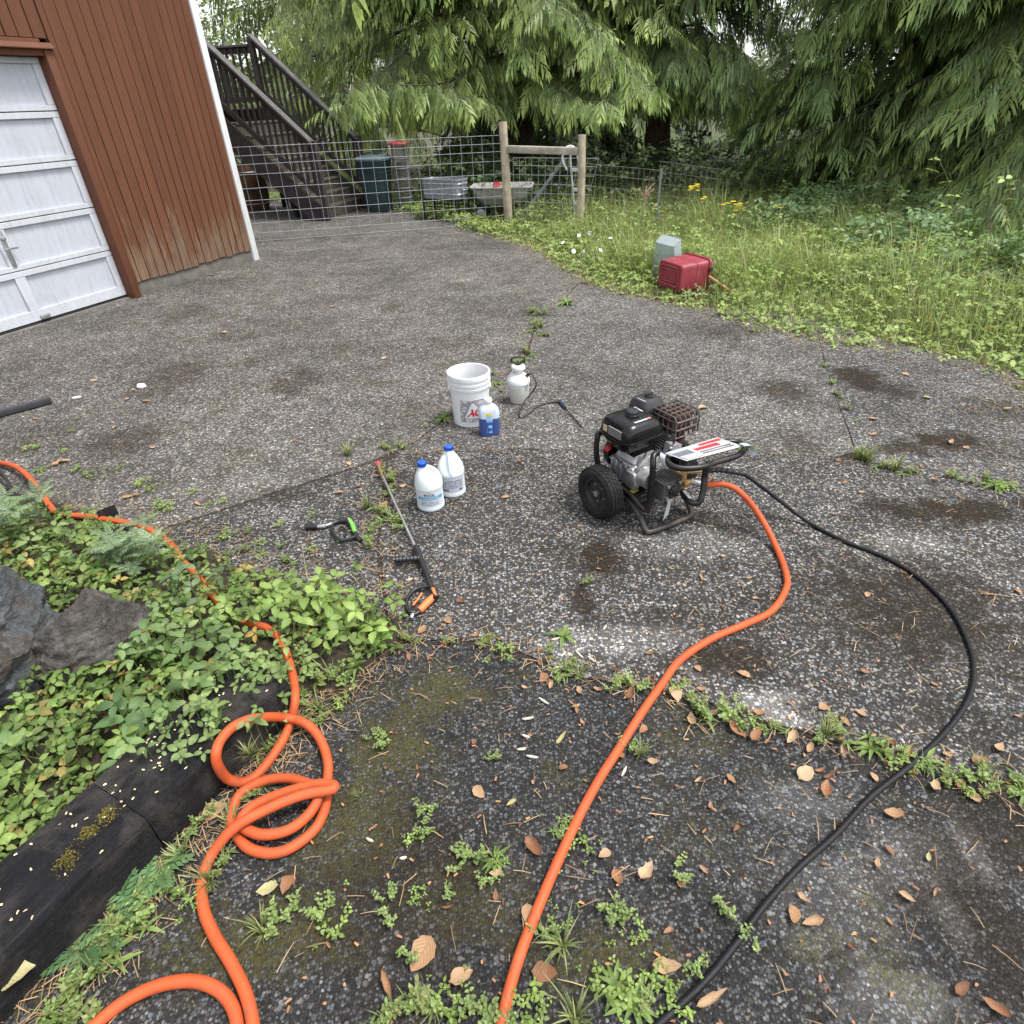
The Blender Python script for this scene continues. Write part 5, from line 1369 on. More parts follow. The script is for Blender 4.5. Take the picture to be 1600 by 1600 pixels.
px3 = [(1160, 740, .245), (1185, 757, .19), (1218, 782, .10), (1262, 815, .02), (1320, 846, BR), (1362, 862, BR), (1405, 882, BR), (1452, 916, BR), (1492, 962, BR), (1517, 1018, BR), (1521, 1062, BR), (1508, 1102, BR), (1475, 1146, BR), (1420, 1198, BR + .008), (1360, 1246, BR), (1305, 1305, BR), (1250, 1354, BR), (1195, 1414, BR), (1150, 1475, BR), (1100, 1535, BR), (1030, 1600, BR), (950, 1670, BR), (900, 1750, BR)]
o = thing('pressure_hose', 'black high pressure hose curving right from the pressure washer', 'hose', (p_out.x, p_out.y, 0))
pts = [p_out, G(1130, 735, .262)] + [G(*q_) for q_ in px3]
base_ = Vector((p_out.x, p_out.y, 0))
MB().tube([q_ - base_ for q_ in catmull(pts, 7)], BR, 12).build('hose_body', M_bhose, o)
sl = catmull(pts[:3], 10)
mb = MB(); mb.tube([q_ - base_ for q_ in sl], [0.0125 + 0.0028 * math.sin(i * 2.2) for i in range(len(sl))], 12); mb.build('strain_relief', M_blackpl, o)
# ------------------------------------------------------------------ conifers
def spray_template(pairs=6, w=0.085, ln0=0.46, seed=1, bend=True):
    """one cedar spray, 1 m long along +x: fingers either side that hang; returns verts, quads, lightness with shade painted in, hang weight"""
    V, F, Lm, D = [], [], [], []
    rr = random.Random(seed)
    def finger(x0, ang, ln, wd):
        i = len(V)
        c, s = math.cos(ang), math.sin(ang)
        nx, ny = -s, c
        if not bend:
            for t, q in ((0.0, 0.0), (0.5, -0.5), (1.0, 0.0), (0.5, 0.5)):
                V.append((x0 + c * ln * t + nx * wd * q, s * ln * t + ny * wd * q, -0.10 * x0 * x0))
                Lm.append(0.50 + 0.75 * t * (0.45 + 0.55 * x0) + 0.22 * x0); D.append(0.16 * x0 * x0 + 0.9 * ln * t * t)  # same painted dark base and light tip on the coarse spray
            F.append((i, i + 1, i + 2, i + 3)); return
        for t, ww in ((0.0, 0.35), (0.55, 1.0), (1.0, 0.10)):
            for sd_ in (-1, 1):
                V.append((x0 + c * ln * t + nx * wd * ww * 0.5 * sd_, s * ln * t + ny * wd * ww * 0.5 * sd_, -0.10 * x0 * x0))
                Lm.append(0.50 + 0.75 * t * (0.45 + 0.55 * x0) + 0.22 * x0)  # pale new-growth tips, plus inner shade painted in as darker bases
                D.append(0.16 * x0 * x0 + 0.9 * ln * t * t)
        F.append((i, i + 1, i + 3, i + 2)); F.append((i + 2, i + 3, i + 5, i + 4))
    for k in range(pairs):
        x0 = 0.05 + 0.78 * k / (pairs - 1)
        ln = ln0 * (0.5 + 0.5 * math.sin(PI * (0.3 + 0.6 * k / (pairs - 1)))) * (1.08 - 0.5 * x0)
        for s in (-1, 1):
            finger(x0 + 0.035 * s + rr.uniform(-.03, .03), s * R(48 - 16 * x0 + rr.uniform(-13, 13)), ln * rr.uniform(0.62, 1.18), w * (1.1 - 0.35 * x0) * rr.uniform(0.75, 1.15))
    finger(0.80, 0.0, 0.26, w)
    finger(0.0, 0.0, 0.88, w * 0.28)
    return np.array(V), np.array(F), np.array(Lm), np.array(D)
def fern_template(pairs=6, w=0.12):
    V, F, Lm = [], [], []
    def lf(x0, ang, ln, wd, droop):
        i = len(V)
        c, s = math.cos(ang), math.sin(ang)
        for t, ww in ((0.0, 0.25), (0.45, 1.0), (1.0, 0.12), (0.45, -1.0)):
            V.append((x0 + c * ln * t - s * wd * ww * 0.5, s * ln * t + c * wd * ww * 0.5, -0.22 * x0 * x0 - droop * t * t - 0.05 * t))
            Lm.append(0.7 + 0.5 * t)
        F.append((i, i + 1, i + 2, i + 3))
    for k in range(pairs):
        x0 = 0.06 + 0.82 * k / (pairs - 1)
        ln = 0.36 * (0.45 + 0.55 * math.sin(PI * (0.25 + 0.7 * k / (pairs - 1)))) * (1.1 - 0.45 * x0)
        for s in (-1, 1): lf(x0 + 0.02 * s, s * R(42 - 14 * x0), ln, w * (1.15 - 0.3 * x0), 0.10)
    lf(0.86, 0.0, 0.2, w, 0.06); lf(0.0, 0.0, 0.9, w * 0.3, 0.2)
    return np.array(V), np.array(F), np.array(Lm)
SPS = [spray_template(6, 0.08, 0.44, sd_) for sd_ in (1, 2, 3, 4, 5)]
SPc_V, SPc_F, SPc_L, SPc_D = spray_template(4, 0.16, bend=False)
M_cedar = leafmat('cedar foliage', 0.12, 0.5, var=0.25)
M_spruce = leafmat('spruce foliage', 0.12, 0.6, var=0.22)
m, nt, b = newmat('bark')
co = coords(nt, scale=(9, 9, 1.3))
gr = tnoise(nt, co, 1.0, 6, 0.7, 1.0)
nt.links.new(ramp(nt, gr, [(0.35, (0.035, 0.024, 0.018)), (0.7, (0.13, 0.095, 0.075))]), b.inputs['Base Color'])
b.inputs['Roughness'].default_value = 0.95
bump(nt, b, gr, 0.9, 0.03)
M_bark = m

def conifer(name, label, x, y, height, crown, seed, az0, spread, nb, h0, near=True, hue=(0.155, 0.232, 0.070), z_fine=3.5, droop=1.0, dens=1.0, mat=M_cedar, trunk_r=0.3, zlow=0.5):
    """boughs leave the trunk, arch down and carry curtains of sprays; full detail up to z_fine, coarser above"""
    rg = np.random.default_rng(seed)
    t = thing(name, label, 'tree', (x, y, -0.1), 0, 'conifers behind the yard')
    n = 18
    pts = [(0.06 * math.sin(i * 0.9 + seed), 0.06 * math.cos(i * 1.3 + seed), height * i / n - 0.15) for i in range(n + 1)]
    MB().tube(pts, [trunk_r * (1 - 0.92 * i / n) * (1.35 if i == 0 else 1) for i in range(n + 1)], 14).build('trunk', M_bark, t)
    XP, XD, XN, XS, XC, XF = [], [], [], [], [], []
    limbs = MB()
    for bi in range(nb):
        u = rg.random()
        h = h0 + (5.2 - h0) * u if (bi < nb * 0.72 and height > 6) else (5.0 + (height * 0.93 - 5.0) * u ** 1.2 if height > 6 else h0 + (height - h0) * 0.96 * u)
        fr = (h - h0) / (height - h0)
        az = az0 + (rg.random() * 2 - 1) * spread
        Lb = crown * (1 - fr) ** 0.75 * rg.uniform(0.72, 1.08)
        dirv = np.array([math.sin(az), math.cos(az), 0.0])
        side = np.array([dirv[1], -dirv[0], 0.0])
        # bough: a little up, then arching down, tip lifting
        ts = np.linspace(0, 1, 13)
        rise = rg.uniform(0.0, 0.16) * Lb
        fall = rg.uniform(0.20, 0.42) * Lb * droop
        zz = h + rise * np.sin(ts * PI * 0.55) - fall * ts ** 1.7 + 0.07 * Lb * np.clip(ts - 0.75, 0, 1) ** 2 * 8 * 0.25
        zz = np.maximum(zz, zlow - 0.25 + 0.4 * rg.random())
        wig = 0.05 * Lb * np.sin(ts * 4 + rg.random() * 6)
        P = np.outer(ts * Lb, dirv) + np.outer(wig, side); P[:, 2] = zz
        fine = near and (h - fall) < z_fine
        limbs.tube([Vector(p_) for p_ in P[::2]], [max(0.004, 0.034 * Lb / 4 * (1 - 0.95 * t_)) for t_ in ts[::2]], 5)
        if fine and bi % 3 == 0:
            for _ in range(2):
                k0 = int(rg.integers(3, 11)); b0_ = Vector(P[k0]); e0 = b0_ + Vector((rg.normal(0, .15), rg.normal(0, .15), -rg.uniform(.3, .8)))
                limbs.tube([b0_, b0_.lerp(e0, .5) + Vector((rg.normal(0, .05), rg.normal(0, .05), 0)), e0], [.005, .004, .002], 4)
        step = (0.155 if fine else 0.46) / dens
        tone = rg.uniform(0.75, 1.25)
        s_at = 0.22 * Lb
        k = 0
        while s_at < Lb:
            tt = s_at / Lb
            base = np.array([np.interp(tt, ts, P[:, i]) for i in range(3)])
            sg = 1 if k % 2 else -1
            if tt < 0.45 and rg.random() < 0.5:
                s_at += step; k += 1; continue
            bl = (0.30 + 0.95 * (1 - tt) * min(1, Lb / 3)) * rg.uniform(0.6, 1.1)
            bd = side * sg * rg.uniform(0.6, 1.0) + dirv * rg.uniform(0.35, 0.8); bd /= np.linalg.norm(bd)
            ns = max(2, int(bl / (0.14 if fine else 0.42)))
            bd0 = bd
            for j in range(-1, ns):
                q = max(0.0, (j + rg.random() * 0.6) / ns)
                bd = bd0 if j >= 0 else (dirv * 0.9 + side * sg * 0.35 + np.array([0, 0, 0.5]))
                pos = base + bd * bl * q + np.array([0, 0, -0.28 * bl * q * q * droop + 0.03 * rg.normal()])
                ax = bd * rg.uniform(0.3, 0.75) + np.array([0, 0, -1.0]) * rg.uniform(0.35, 1.05) * droop + rg.normal(size=3) * 0.16 + dirv * 0.12
                nr = dirv * 0.7 + np.array([0, 0, 0.75]) + rg.normal(size=3) * 0.25
                XP.append(pos); XD.append(ax); XN.append(nr)
                XS.append((rg.uniform(0.24, 0.52) if fine else rg.uniform(0.7, 1.05)) * (0.8 + 0.3 * q)); XF.append(fine and pos[2] < z_fine - 0.2)
                br_ = tone * rg.uniform(0.8, 1.2)
                yel = rg.uniform(0.0, 1.0) * 0.35 + (0.25 if q > 0.6 else 0.0)
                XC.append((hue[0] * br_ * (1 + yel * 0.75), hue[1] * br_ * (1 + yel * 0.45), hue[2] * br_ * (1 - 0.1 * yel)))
            s_at += step * rg.uniform(0.7, 1.3); k += 1
    limbs.build('limbs', M_bark, t)['kind'] = 'stuff'
    XP, XD, XN, XS, XC, XF = map(np.array, (XP, XD, XN, XS, XC, XF))
    Vs, Fs, Cs = [], [], []
    off = 0
    pick = rg.integers(0, len(SPS), len(XF))
    for msk, (tv, tf, tl, tdn) in [(XF & (pick == k), SPS[k]) for k in range(len(SPS))] + [(~XF, (SPc_V, SPc_F, SPc_L, SPc_D))]:
        if msk.sum() == 0: continue
        S = np.stack([XS[msk], XS[msk] * rg.uniform(0.6, 1.25, msk.sum()), XS[msk]], 1)
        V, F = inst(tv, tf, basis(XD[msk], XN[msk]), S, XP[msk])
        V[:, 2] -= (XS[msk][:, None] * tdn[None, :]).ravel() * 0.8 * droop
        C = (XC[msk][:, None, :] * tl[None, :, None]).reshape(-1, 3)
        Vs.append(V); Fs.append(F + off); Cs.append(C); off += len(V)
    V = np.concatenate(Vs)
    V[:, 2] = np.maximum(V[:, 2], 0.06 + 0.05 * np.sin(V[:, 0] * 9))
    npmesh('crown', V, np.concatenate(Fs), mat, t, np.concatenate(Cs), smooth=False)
    return len(XP), off
TOWARD = PI      # azimuth that faces the yard
tc = 0
def cf(*a, **k):
    global tc
    n_, v_ = conifer(*a, **k)
    tc += v_ // 2
# the great cedar behind the fence, its neighbours, and the cedar hanging over the right verge
cf('cedar_tree', 'broad cedar with light drooping sprays behind the galvanised tub and cart', 0.5, 16.6, 13, 5.0, 5, TOWARD, R(100), 125, 2.1, droop=0.95, zlow=1.95)
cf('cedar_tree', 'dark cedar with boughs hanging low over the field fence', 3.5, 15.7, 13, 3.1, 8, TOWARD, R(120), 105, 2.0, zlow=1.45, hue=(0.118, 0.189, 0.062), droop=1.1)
cf('cedar_tree', 'large cedar sweeping down to the ground above the brambles at right', 9.0, 11.2, 14, 5.3, 21, TOWARD + R(38), R(115), 200, 0.55, droop=1.0, zlow=0.25, hue=(0.139, 0.215, 0.070))
cf('cedar_tree', 'shaggy olive cedar behind the stairs and trash can', -3.9, 21.6, 13, 5.0, 33, TOWARD, R(110), 95, 1.2, hue=(0.158, 0.215, 0.062), droop=1.15, z_fine=3.8, dens=0.75)
_x = 0
cf('spruce_tree', 'grey green spruce with level boughs seen in the gap between cedars', 8.1, 20.5, 3.6, 2.3, 41, TOWARD, R(170), 70, 0.3, hue=(0.152, 0.228, 0.122), droop=0.45, dens=0.75, mat=M_spruce, trunk_r=0.2)
cf('spruce_tree', 'slim pale spruce far back in the bright gap', 10.6, 28.5, 4.6, 2.2, 43, TOWARD, R(170), 60, 0.4, near=False, hue=(0.207, 0.269, 0.176), droop=0.5, mat=M_spruce, trunk_r=0.2)
cf('cedar_tree', 'lower cedar standing close behind the brambles at right of the gap', 7.3, 13.2, 12, 3.2, 24, TOWARD + R(20), R(120), 120, 0.6, droop=1.0, zlow=0.25, hue=(0.127, 0.202, 0.065))
cf('cedar_tree', 'cedar behind the large right one, closing the background', 11.5, 14.5, 13, 4.2, 25, TOWARD + R(30), R(130), 110, 0.5, droop=1.0, near=False, hue=(0.124, 0.195, 0.067))
cf('cedar_tree', 'far right cedar partly out of the picture', 13.2, 8.4, 13, 4.6, 51, TOWARD + R(60), R(110), 90, 0.8, dens=0.7, near=False)
cf('cedar_tree', 'shaded cedar filling the background behind the fence brace', 1.6, 21.5, 12, 4.0, 57, TOWARD, R(150), 110, 0.5, near=False, hue=(0.097, 0.154, 0.061))  # darker hue paints shade into this cedar and the next two
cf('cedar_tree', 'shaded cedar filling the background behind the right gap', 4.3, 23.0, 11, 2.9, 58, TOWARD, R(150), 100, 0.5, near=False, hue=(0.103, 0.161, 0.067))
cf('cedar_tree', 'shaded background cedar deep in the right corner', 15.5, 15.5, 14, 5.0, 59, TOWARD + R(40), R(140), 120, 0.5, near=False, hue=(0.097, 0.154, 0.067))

# broadleaf trees beyond the stairs
def leaf_template(n=4, wmax=0.5, fold=0.18, curl=0.25, tooth=0.0):
    """leaf 1 long on +x; strips left/right of the midrib; quads; uv"""
    V, UV, F = [], [], []
    for i in range(n + 1):
        t = i / n
        w = wmax * (math.sin(PI * min(1, t ** 0.8)) ** 0.75 if 0 < t < 1 else 0.02)
        if tooth and 0 < i < n: w *= 1 + tooth * (1 if i % 2 else -1)
        z = -curl * (t - 0.35) ** 2
        for s in (-1, 0, 1):
            V.append((t, s * w / 2, z + (fold * w / 2 if s else 0)))
            UV.append((t, 0.5 + 0.5 * s))
    for i in range(n):
        for s in (0, 1):
            a = i * 3 + s
            F.append((a, a + 1, a + 4, a + 3))
    return np.array(V), np.array(F), np.array(UV)
LF_V, LF_F, LF_UV = leaf_template(4, 0.62, 0.2, 0.35)
LS_V, LS_F, LS_UV = leaf_template(2, 0.6, 0.2, 0.3)
LG_V, LG_F, LG_UV = leaf_template(5, 0.55, 0.26, 0.45, tooth=0.08)
LT_V, LT_F, LT_UV = leaf_template(8, 0.55, 0.26, 0.45, tooth=0.09)
LN_V, LN_F, LN_UV = leaf_template(4, 0.26, 0.15, 0.5)
M_broad = leafmat('broad leaf foliage', 0.35, 0.5, var=0.2)
def scatter_leaves(rg, P, N, size, tpl, cols, jitter=0.5):
    n = len(P)
    X = np.cross(N, rg.normal(size=(n, 3))); X += rg.normal(size=(n, 3)) * 0.15
    Rm = basis(X, N + rg.normal(size=(n, 3)) * jitter)
    S = rg.uniform(*size, n)
    V, F = inst(tpl[0], tpl[1], Rm, S, P)
    C = np.repeat(cols, len(tpl[0]), 0)
    UV = np.tile(tpl[2], (n, 1))
    return V, F, C, UV
def pal(rg, n, a, b_):
    t = rg.random((n, 1))
    c = np.array(a)[None] * (1 - t) + np.array(b_)[None] * t
    return c * rg.uniform(0.75, 1.25, (n, 1))
def broadleaf(name, label, x, y, clusters, seed, n, a, b_, size=(0.07, 0.13), trunk=0.12, height=6, cat='tree'):
    rg = np.random.default_rng(seed)
    t = thing(name, label, cat, (x, y, 0), 0, 'broadleaf trees beyond the stairs')
    mb = MB(); mb.tube([(0, 0, -0.1), (0.1, 0, height * 0.4), (-0.1, 0.1, height * 0.8)], [trunk, trunk * 0.7, trunk * 0.25], 10)
    for c in clusters: mb.tube([(0, 0, height * 0.3), (c[0] * 0.5, c[1] * 0.5, (c[2] + height * 0.35) / 2), (c[0], c[1], c[2])], [trunk * 0.4, trunk * 0.25, 0.02], 6)
    mb.build('trunk', M_bark, t)
    P, N = [], []
    for c in clusters:
        k = int(n / len(clusters))
        d = rg.normal(size=(k, 3)); d /= np.linalg.norm(d, axis=1, keepdims=True)
        r_ = c[3] * rg.uniform(0.35, 1.0, (k, 1)) ** 0.5
        lump = 1 + 0.25 * np.sin(d[:, :1] * 7 + c[0]) * np.cos(d[:, 1:2] * 6)
        P.append(np.array(c[:3])[None] + d * r_ * lump * np.array([[1, 1, 0.75]])); N.append(d * 0.6 + np.array([[0, 0, 0.7]]))
    P, N = np.concatenate(P), np.concatenate(N)
    V, F, C, UV = scatter_leaves(rg, P, N, size, (LS_V, LS_F, LS_UV), pal(rg, len(P), a, b_), 0.6)
    npmesh('crown', V, F, M_broad, t, C, UV, smooth=False)
broadleaf('alder_tree', 'pale leafy alder showing above the stair railing', -9.5, 25.0, [(0, 0, 4.2, 1.8), (1.8, -0.5, 3.4, 1.6), (3.2, 0.3, 4.0, 1.4), (1.2, 0.4, 5.2, 1.4), (-1.5, 0, 3.2, 1.5), (2.6, 0, 2.2, 1.2), (0.8, -0.8, 2.2, 1.2)], 71, 9000, (0.16, 0.23, 0.09), (0.26, 0.32, 0.15), (0.10, 0.19))
broadleaf('maple_sapling', 'bushy green sapling behind the stair landing', -7.2, 19.5, [(0, 0, 1.0, 0.9), (0.9, 0, 1.5, 0.8), (-0.9, 0, 1.4, 0.9), (0.2, 0.2, 2.1, 0.7), (1.9, 0.6, 0.8, 0.8)], 73, 5000, (0.12, 0.19, 0.05), (0.22, 0.28, 0.10), (0.07, 0.13), 0.06, 2.5)
print('CONIFER QUADS', tc)
# ------------------------------------------------------------------ boulders and timbers
def rock_mat(name, a, b_, c_):
    m, nt, b = newmat(name)
    co = coords(nt)
    st = tnoise(nt, coords(nt, scale=(5.0, 5.0, 19), rot=(0.5, 0.35, 0.2)), 1.0, 9, 0.72, 1.2)
    n2 = tnoise(nt, co, 5, 7, 0.7, 0.5)
    c = ramp(nt, st, [(0.28, a), (0.5, b_), (0.68, c_)])
    c = mix(nt, ramp(nt, n2, [(0.48, g3(0)), (0.60, g3(0.8))]), c, (0.10, 0.078, 0.06))
    c = mix(nt, 1.0, c, ramp(nt, tnoise(nt, co, 34, 5, 0.75), [(0.35, g3(0.55)), (0.65, g3(1.5))]), 'MULTIPLY')
    n3 = tnoise(nt, co, 10, 6, 0.7)
    c = mix(nt, ramp(nt, n3, [(0.55, g3(0)), (0.66, g3(0.75))]), c, (0.24, 0.25, 0.25))
    nt.links.new(c, b.inputs['Base Color'])
    b.inputs['Roughness'].default_value = 0.75
    h = math_(nt, 'ADD', st, math_(nt, 'MULTIPLY', tnoise(nt, co, 45, 6, 0.75), 0.6))
    bump(nt, b, h, 1.0, 0.05)
    return m
M_rock1 = rock_mat('blue grey slate rock', (0.038, 0.043, 0.047), (0.10, 0.11, 0.118), (0.19, 0.20, 0.21))
M_rock2 = rock_mat('brown grey slate rock', (0.035, 0.030, 0.027), (0.10, 0.088, 0.08), (0.19, 0.17, 0.155))
def boulder(label, c, dims, rot, seed, mat, tilt=0.0):
    bm = bmesh.new()
    bmesh.ops.create_icosphere(bm, subdivisions=6, radius=1.0)
    for v in bm.verts:
        p = v.co.normalized()
        # faceted mass: flatten towards random planes, then strata
        r_ = 1.0
        rr = random.Random(seed)
        for k in range(9):
            n_ = Vector((rr.uniform(-1, 1), rr.uniform(-1, 1), rr.uniform(-0.6, 1))).normalized()
            d = rr.uniform(0.68, 0.9)
            q = p.dot(n_)
            if q > 1e-3 and d / q < r_: r_ = d / q
        s = p * r_
        sv3 = Vector((s.x + seed, s.y, s.z))
        tl = Vector((s.x * 0.9 + s.z * 0.5, s.y, s.z * 2.6 - s.x * 0.9)) + Vector((seed, 0, 0))      # tilted beds
        r_ += 0.16 * (noise.fractal(sv3 * 1.6, 0.9, 2.1, 4) ) * 0.5
        lay = noise.ridged_multi_fractal(tl * 1.5, 0.9, 2.2, 5, 1.0, 2.0)
        r_ += 0.058 * (lay - 1.1)
        cr = noise.turbulence(sv3 * 3.2, 4, True)
        r_ += 0.075 * (cr - 0.5) + 0.016 * noise.noise(sv3 * 21)
        v.co = p * r_
    me = bpy.data.meshes.new('boulder')
    bm.to_mesh(me); bm.free()
    me.transform(Matrix.Diagonal((*dims, 1)))
    me.transform(Matrix.Rotation(rot, 4, 'Z') @ Matrix.Rotation(tilt, 4, 'X'))
    me.shade_smooth(); me.set_sharp_from_angle(angle=R(18))
    me.materials.append(mat)
    o = bpy.data.objects.new('boulder', me); COL.objects.link(o); o.location = c
    tag(o, label, 'boulder', 'boulders in the planting bed')
    return o
boulder('large blue grey boulder with a brown crust in the planting bed', (-1.96, 1.47, 0.27), (0.35, 0.29, 0.37), R(20), 3, M_rock1, R(-14))
boulder('smaller brown streaked boulder leaning against the large one', (-1.53, 1.58, 0.16), (0.18, 0.19, 0.24), R(-30), 12, M_rock2, R(-10))

m, nt, b = newmat('tarred timber')
gr = tnoise(nt, coords(nt, scale=(3, 40, 40)), 1.0, 7, 0.72, 0.7)
co = coords(nt)
c = ramp(nt, gr, [(0.3, (0.008, 0.008, 0.010)), (0.6, (0.024, 0.023, 0.026)), (0.78, (0.075, 0.068, 0.066))])
wr = tnoise(nt, co, 5, 7, 0.72, 0.4)
c = mix(nt, ramp(nt, wr, [(0.47, g3(0)), (0.66, g3(0.75))]), c, (0.10, 0.088, 0.08))
nt.links.new(c, b.inputs['Base Color']); nt.links.new(ramp(nt, tnoise(nt, co, 22, 5, 0.7), [(0.35, g3(0.42)), (0.65, g3(0.85))]), b.inputs['Roughness'])
b.inputs['Specular IOR Level'].default_value = 0.2
bump(nt, b, math_(nt, 'ADD', gr, math_(nt, 'MULTIPLY', tnoise(nt, co, 95, 5, 0.75), 1.1)), 1.0, 0.02)
M_tie = m
td = Vector((0.479, 0.878, 0)).normalized(); tn = Vector((td.y, -td.x, 0))     # along, outwards (towards the yard)
tfront = Vector((-1.02, 0.90, 0))
def timber(a, b_, label, dn=0.0, dz=0.0):
    L_ = b_ - a
    o0 = tfront + td * a + tn * dn
    mb = MB()
    nx = max(6, int(L_ / 0.035))
    prof = [(0.0, 0.0), (0.0, 0.03), (0.0, 0.08), (0.0, 0.157), (-0.008, 0.1655), (-0.05, 0.167), (-0.12, 0.167), (-0.20, 0.165), (-0.243, 0.155), (-0.252, 0.13), (-0.252, 0.0)]
    rings = []
    for i in range(nx + 1):
        x = L_ * i / nx
        rings.append([(x + 0.006 * noise.noise(Vector((j, i * 3.1, 5))), -(y_ + 0.007 * noise.noise(Vector((x * 9, j * 1.7, a))) + 0.004 * noise.noise(Vector((x * 31, j * 2.7, a)))) * -1, z_ + dz + (0.006 * noise.noise(Vector((x * 8, j, a + 7))) if z_ > 0 else 0)) for j, (y_, z_) in enumerate(prof)])
    mb.loft(rings)
    o = mb.build('landscape_timber', M_tie, None, angle=45)
    o.location = o0; o.rotation_euler = (0, 0, math.atan2(td.y, td.x))
    for v in o.data.vertices: pass
    # local +y must point away from the yard
    tag(o, label, 'timber', 'timbers edging the planting bed')
    return o
def fix_side(o):
    # profile y runs 0 .. -0.252 in local; +y of the rotated frame points inland, so mirror once
    me = o.data
    me.transform(Matrix.Diagonal((1, -1, 1, 1)))
    me.flip_normals()
fix_side(timber(-1.35, 0.0, 'near black tarred timber with moss tufts and seeds on top'))
fix_side(timber(0.003, 0.53, 'far black tarred timber half hidden by weeds and hose', dn=-0.004, dz=-0.002))

# ------------------------------------------------------------------ helpers for things on the ground
def top_z(x, y):
    """height of the walking surface: timber, bed or concrete"""
    q = Vector((x, y, 0)) - tfront
    a, n_ = q.dot(td), q.dot(tn)
    if -1.35 < a < 0.53 and -0.252 < n_ < 0: return 0.167
    if inpoly(x, y, bed_poly): return bed_z(x, y)
    return 0.002
M_leaf = leafmat('ground leaf', 0.32, 0.42, veins=True, var=0.18)
M_leaf2 = leafmat('small weed leaf', 0.32, 0.5, var=0.2)
def trifoliate(rg, P, H, size, cols, tpl=(LT_V, LT_F, LT_UV), nleaf=3, spread=R(90), tilt=0.35):
    """each leaf is three leaflets round the end of a stalk standing at P + H"""
    Vs, Fs, Cs, Us = [], [], [], []
    off = 0
    n = len(P)
    ctr = P.copy(); ctr[:, 2] += H
    az = rg.uniform(0, 2 * PI, n)
    up = np.stack([rg.normal(0, tilt, n), rg.normal(0, tilt, n) - 0.15, np.ones(n)], 1)
    S0 = rg.uniform(*size, n)
    for k in range(nleaf):
        a = az + (k - (nleaf - 1) / 2) * spread + rg.normal(0, 0.12, n)
        X = np.stack([np.cos(a), np.sin(a), rg.normal(-0.1, 0.18, n)], 1)
        X -= up * (X * up).sum(1, keepdims=True) / (up * up).sum(1, keepdims=True) * 0.8
        Rb = basis(X, up + rg.normal(0, 0.15, (n, 3)))
        V, F = inst(tpl[0], tpl[1], Rb, S0 * rg.uniform(0.8, 1.2, n), ctr + Rb[:, :, 0] * (S0 * 0.12)[:, None])
        Vs.append(V); Fs.append(F + off); off += len(V)
        Cs.append(np.repeat(cols * rg.uniform(0.88, 1.12, (n, 1)), len(tpl[0]), 0)); Us.append(np.tile(tpl[2], (n, 1)))
    # stalks as thin blades
    st = np.array([[-0.5, 0, 0], [0.5, 0, 0], [0.4, 0, 1], [-0.4, 0, 1]], float)
    Rm = np.repeat(np.eye(3)[None], n, 0)
    Sx = np.stack([np.full(n, 0.003), np.full(n, 1.0), np.maximum(H, 0.005)], 1)
    V, F = inst(st, np.array([[0, 1, 2, 3]]), Rm, Sx, P)
    Vs.append(V); Fs.append(F + off); Cs.append(np.repeat(cols * 0.8, 4, 0)); Us.append(np.zeros((len(V), 2)))
    return np.concatenate(Vs), np.concatenate(Fs), np.concatenate(Cs), np.concatenate(Us)

# ------------------------------------------------------------------ ground cover in the bed
rg = np.random.default_rng(101)
def rock_free(x, y):
    return ((x + 1.97) / 0.34) ** 2 + ((y - 1.47) / 0.29) ** 2 > 0.95 and ((x + 1.54) / 0.18) ** 2 + ((y - 1.58) / 0.18) ** 2 > 0.95
def timber_free(x, y, m_=0.0):
    q = Vector((x, y, 0)) - tfront
    a, n_ = q.dot(td), q.dot(tn)
    return not (-1.4 < a < 0.55 and -0.25 + m_ < n_ < 0.02)
P = []
while len(P) < 4700:
    x, y = rg.uniform(-4.2, -0.35), rg.uniform(-0.5, 3.15)
    if not inpoly(x, y, bed_poly) or not rock_free(x, y) or not timber_free(x, y, 0.03): continue
    if x < -2.4 and rg.random() < 0.45: continue
    # the dark hollow under the large boulder's yard side stays bare
    if -1.95 < x < -1.62 and 1.14 < y < 1.32 and rg.random() < 0.9: continue
    e = min(1, pdist(x, y, bed_poly) / 0.2)
    if rg.random() > 0.45 + 0.55 * e: continue
    P.append((x, y, bed_z(x, y)))
k = 0
while k < 420:
    x, y = rg.uniform(-2.0, -1.0), rg.uniform(0.4, 1.45)
    if not inpoly(x, y, bed_poly) or not rock_free(x, y) or not timber_free(x, y, 0.02): continue
    if -1.95 < x < -1.62 and 1.14 < y < 1.32: continue
    P.append((x, y, bed_z(x, y))); k += 1
P = np.array(P)
H = rg.uniform(0.015, 0.11, len(P)) * np.array([0.35 + 0.65 * min(1, pdist(p_[0], p_[1], bed_poly) / 0.3) for p_ in P])
cols = pal(rg, len(P), (0.085, 0.155, 0.035), (0.20, 0.265, 0.075))
cols *= rg.uniform(0.7, 1.2, (len(P), 1))
old = rg.random(len(P)) < 0.05
cols[old] = pal(rg, old.sum(), (0.30, 0.20, 0.06), (0.28, 0.24, 0.08))
V, F, C, UV = trifoliate(rg, P, H, (0.016, 0.046), cols, (LG_V, LG_F, LG_UV))
o = npmesh('ground_cover', V, F, M_leaf, None, C, UV); tag(o, 'dense light green trifoliate ground cover filling the planting bed', 'ground cover', kind='stuff')

GCP = P
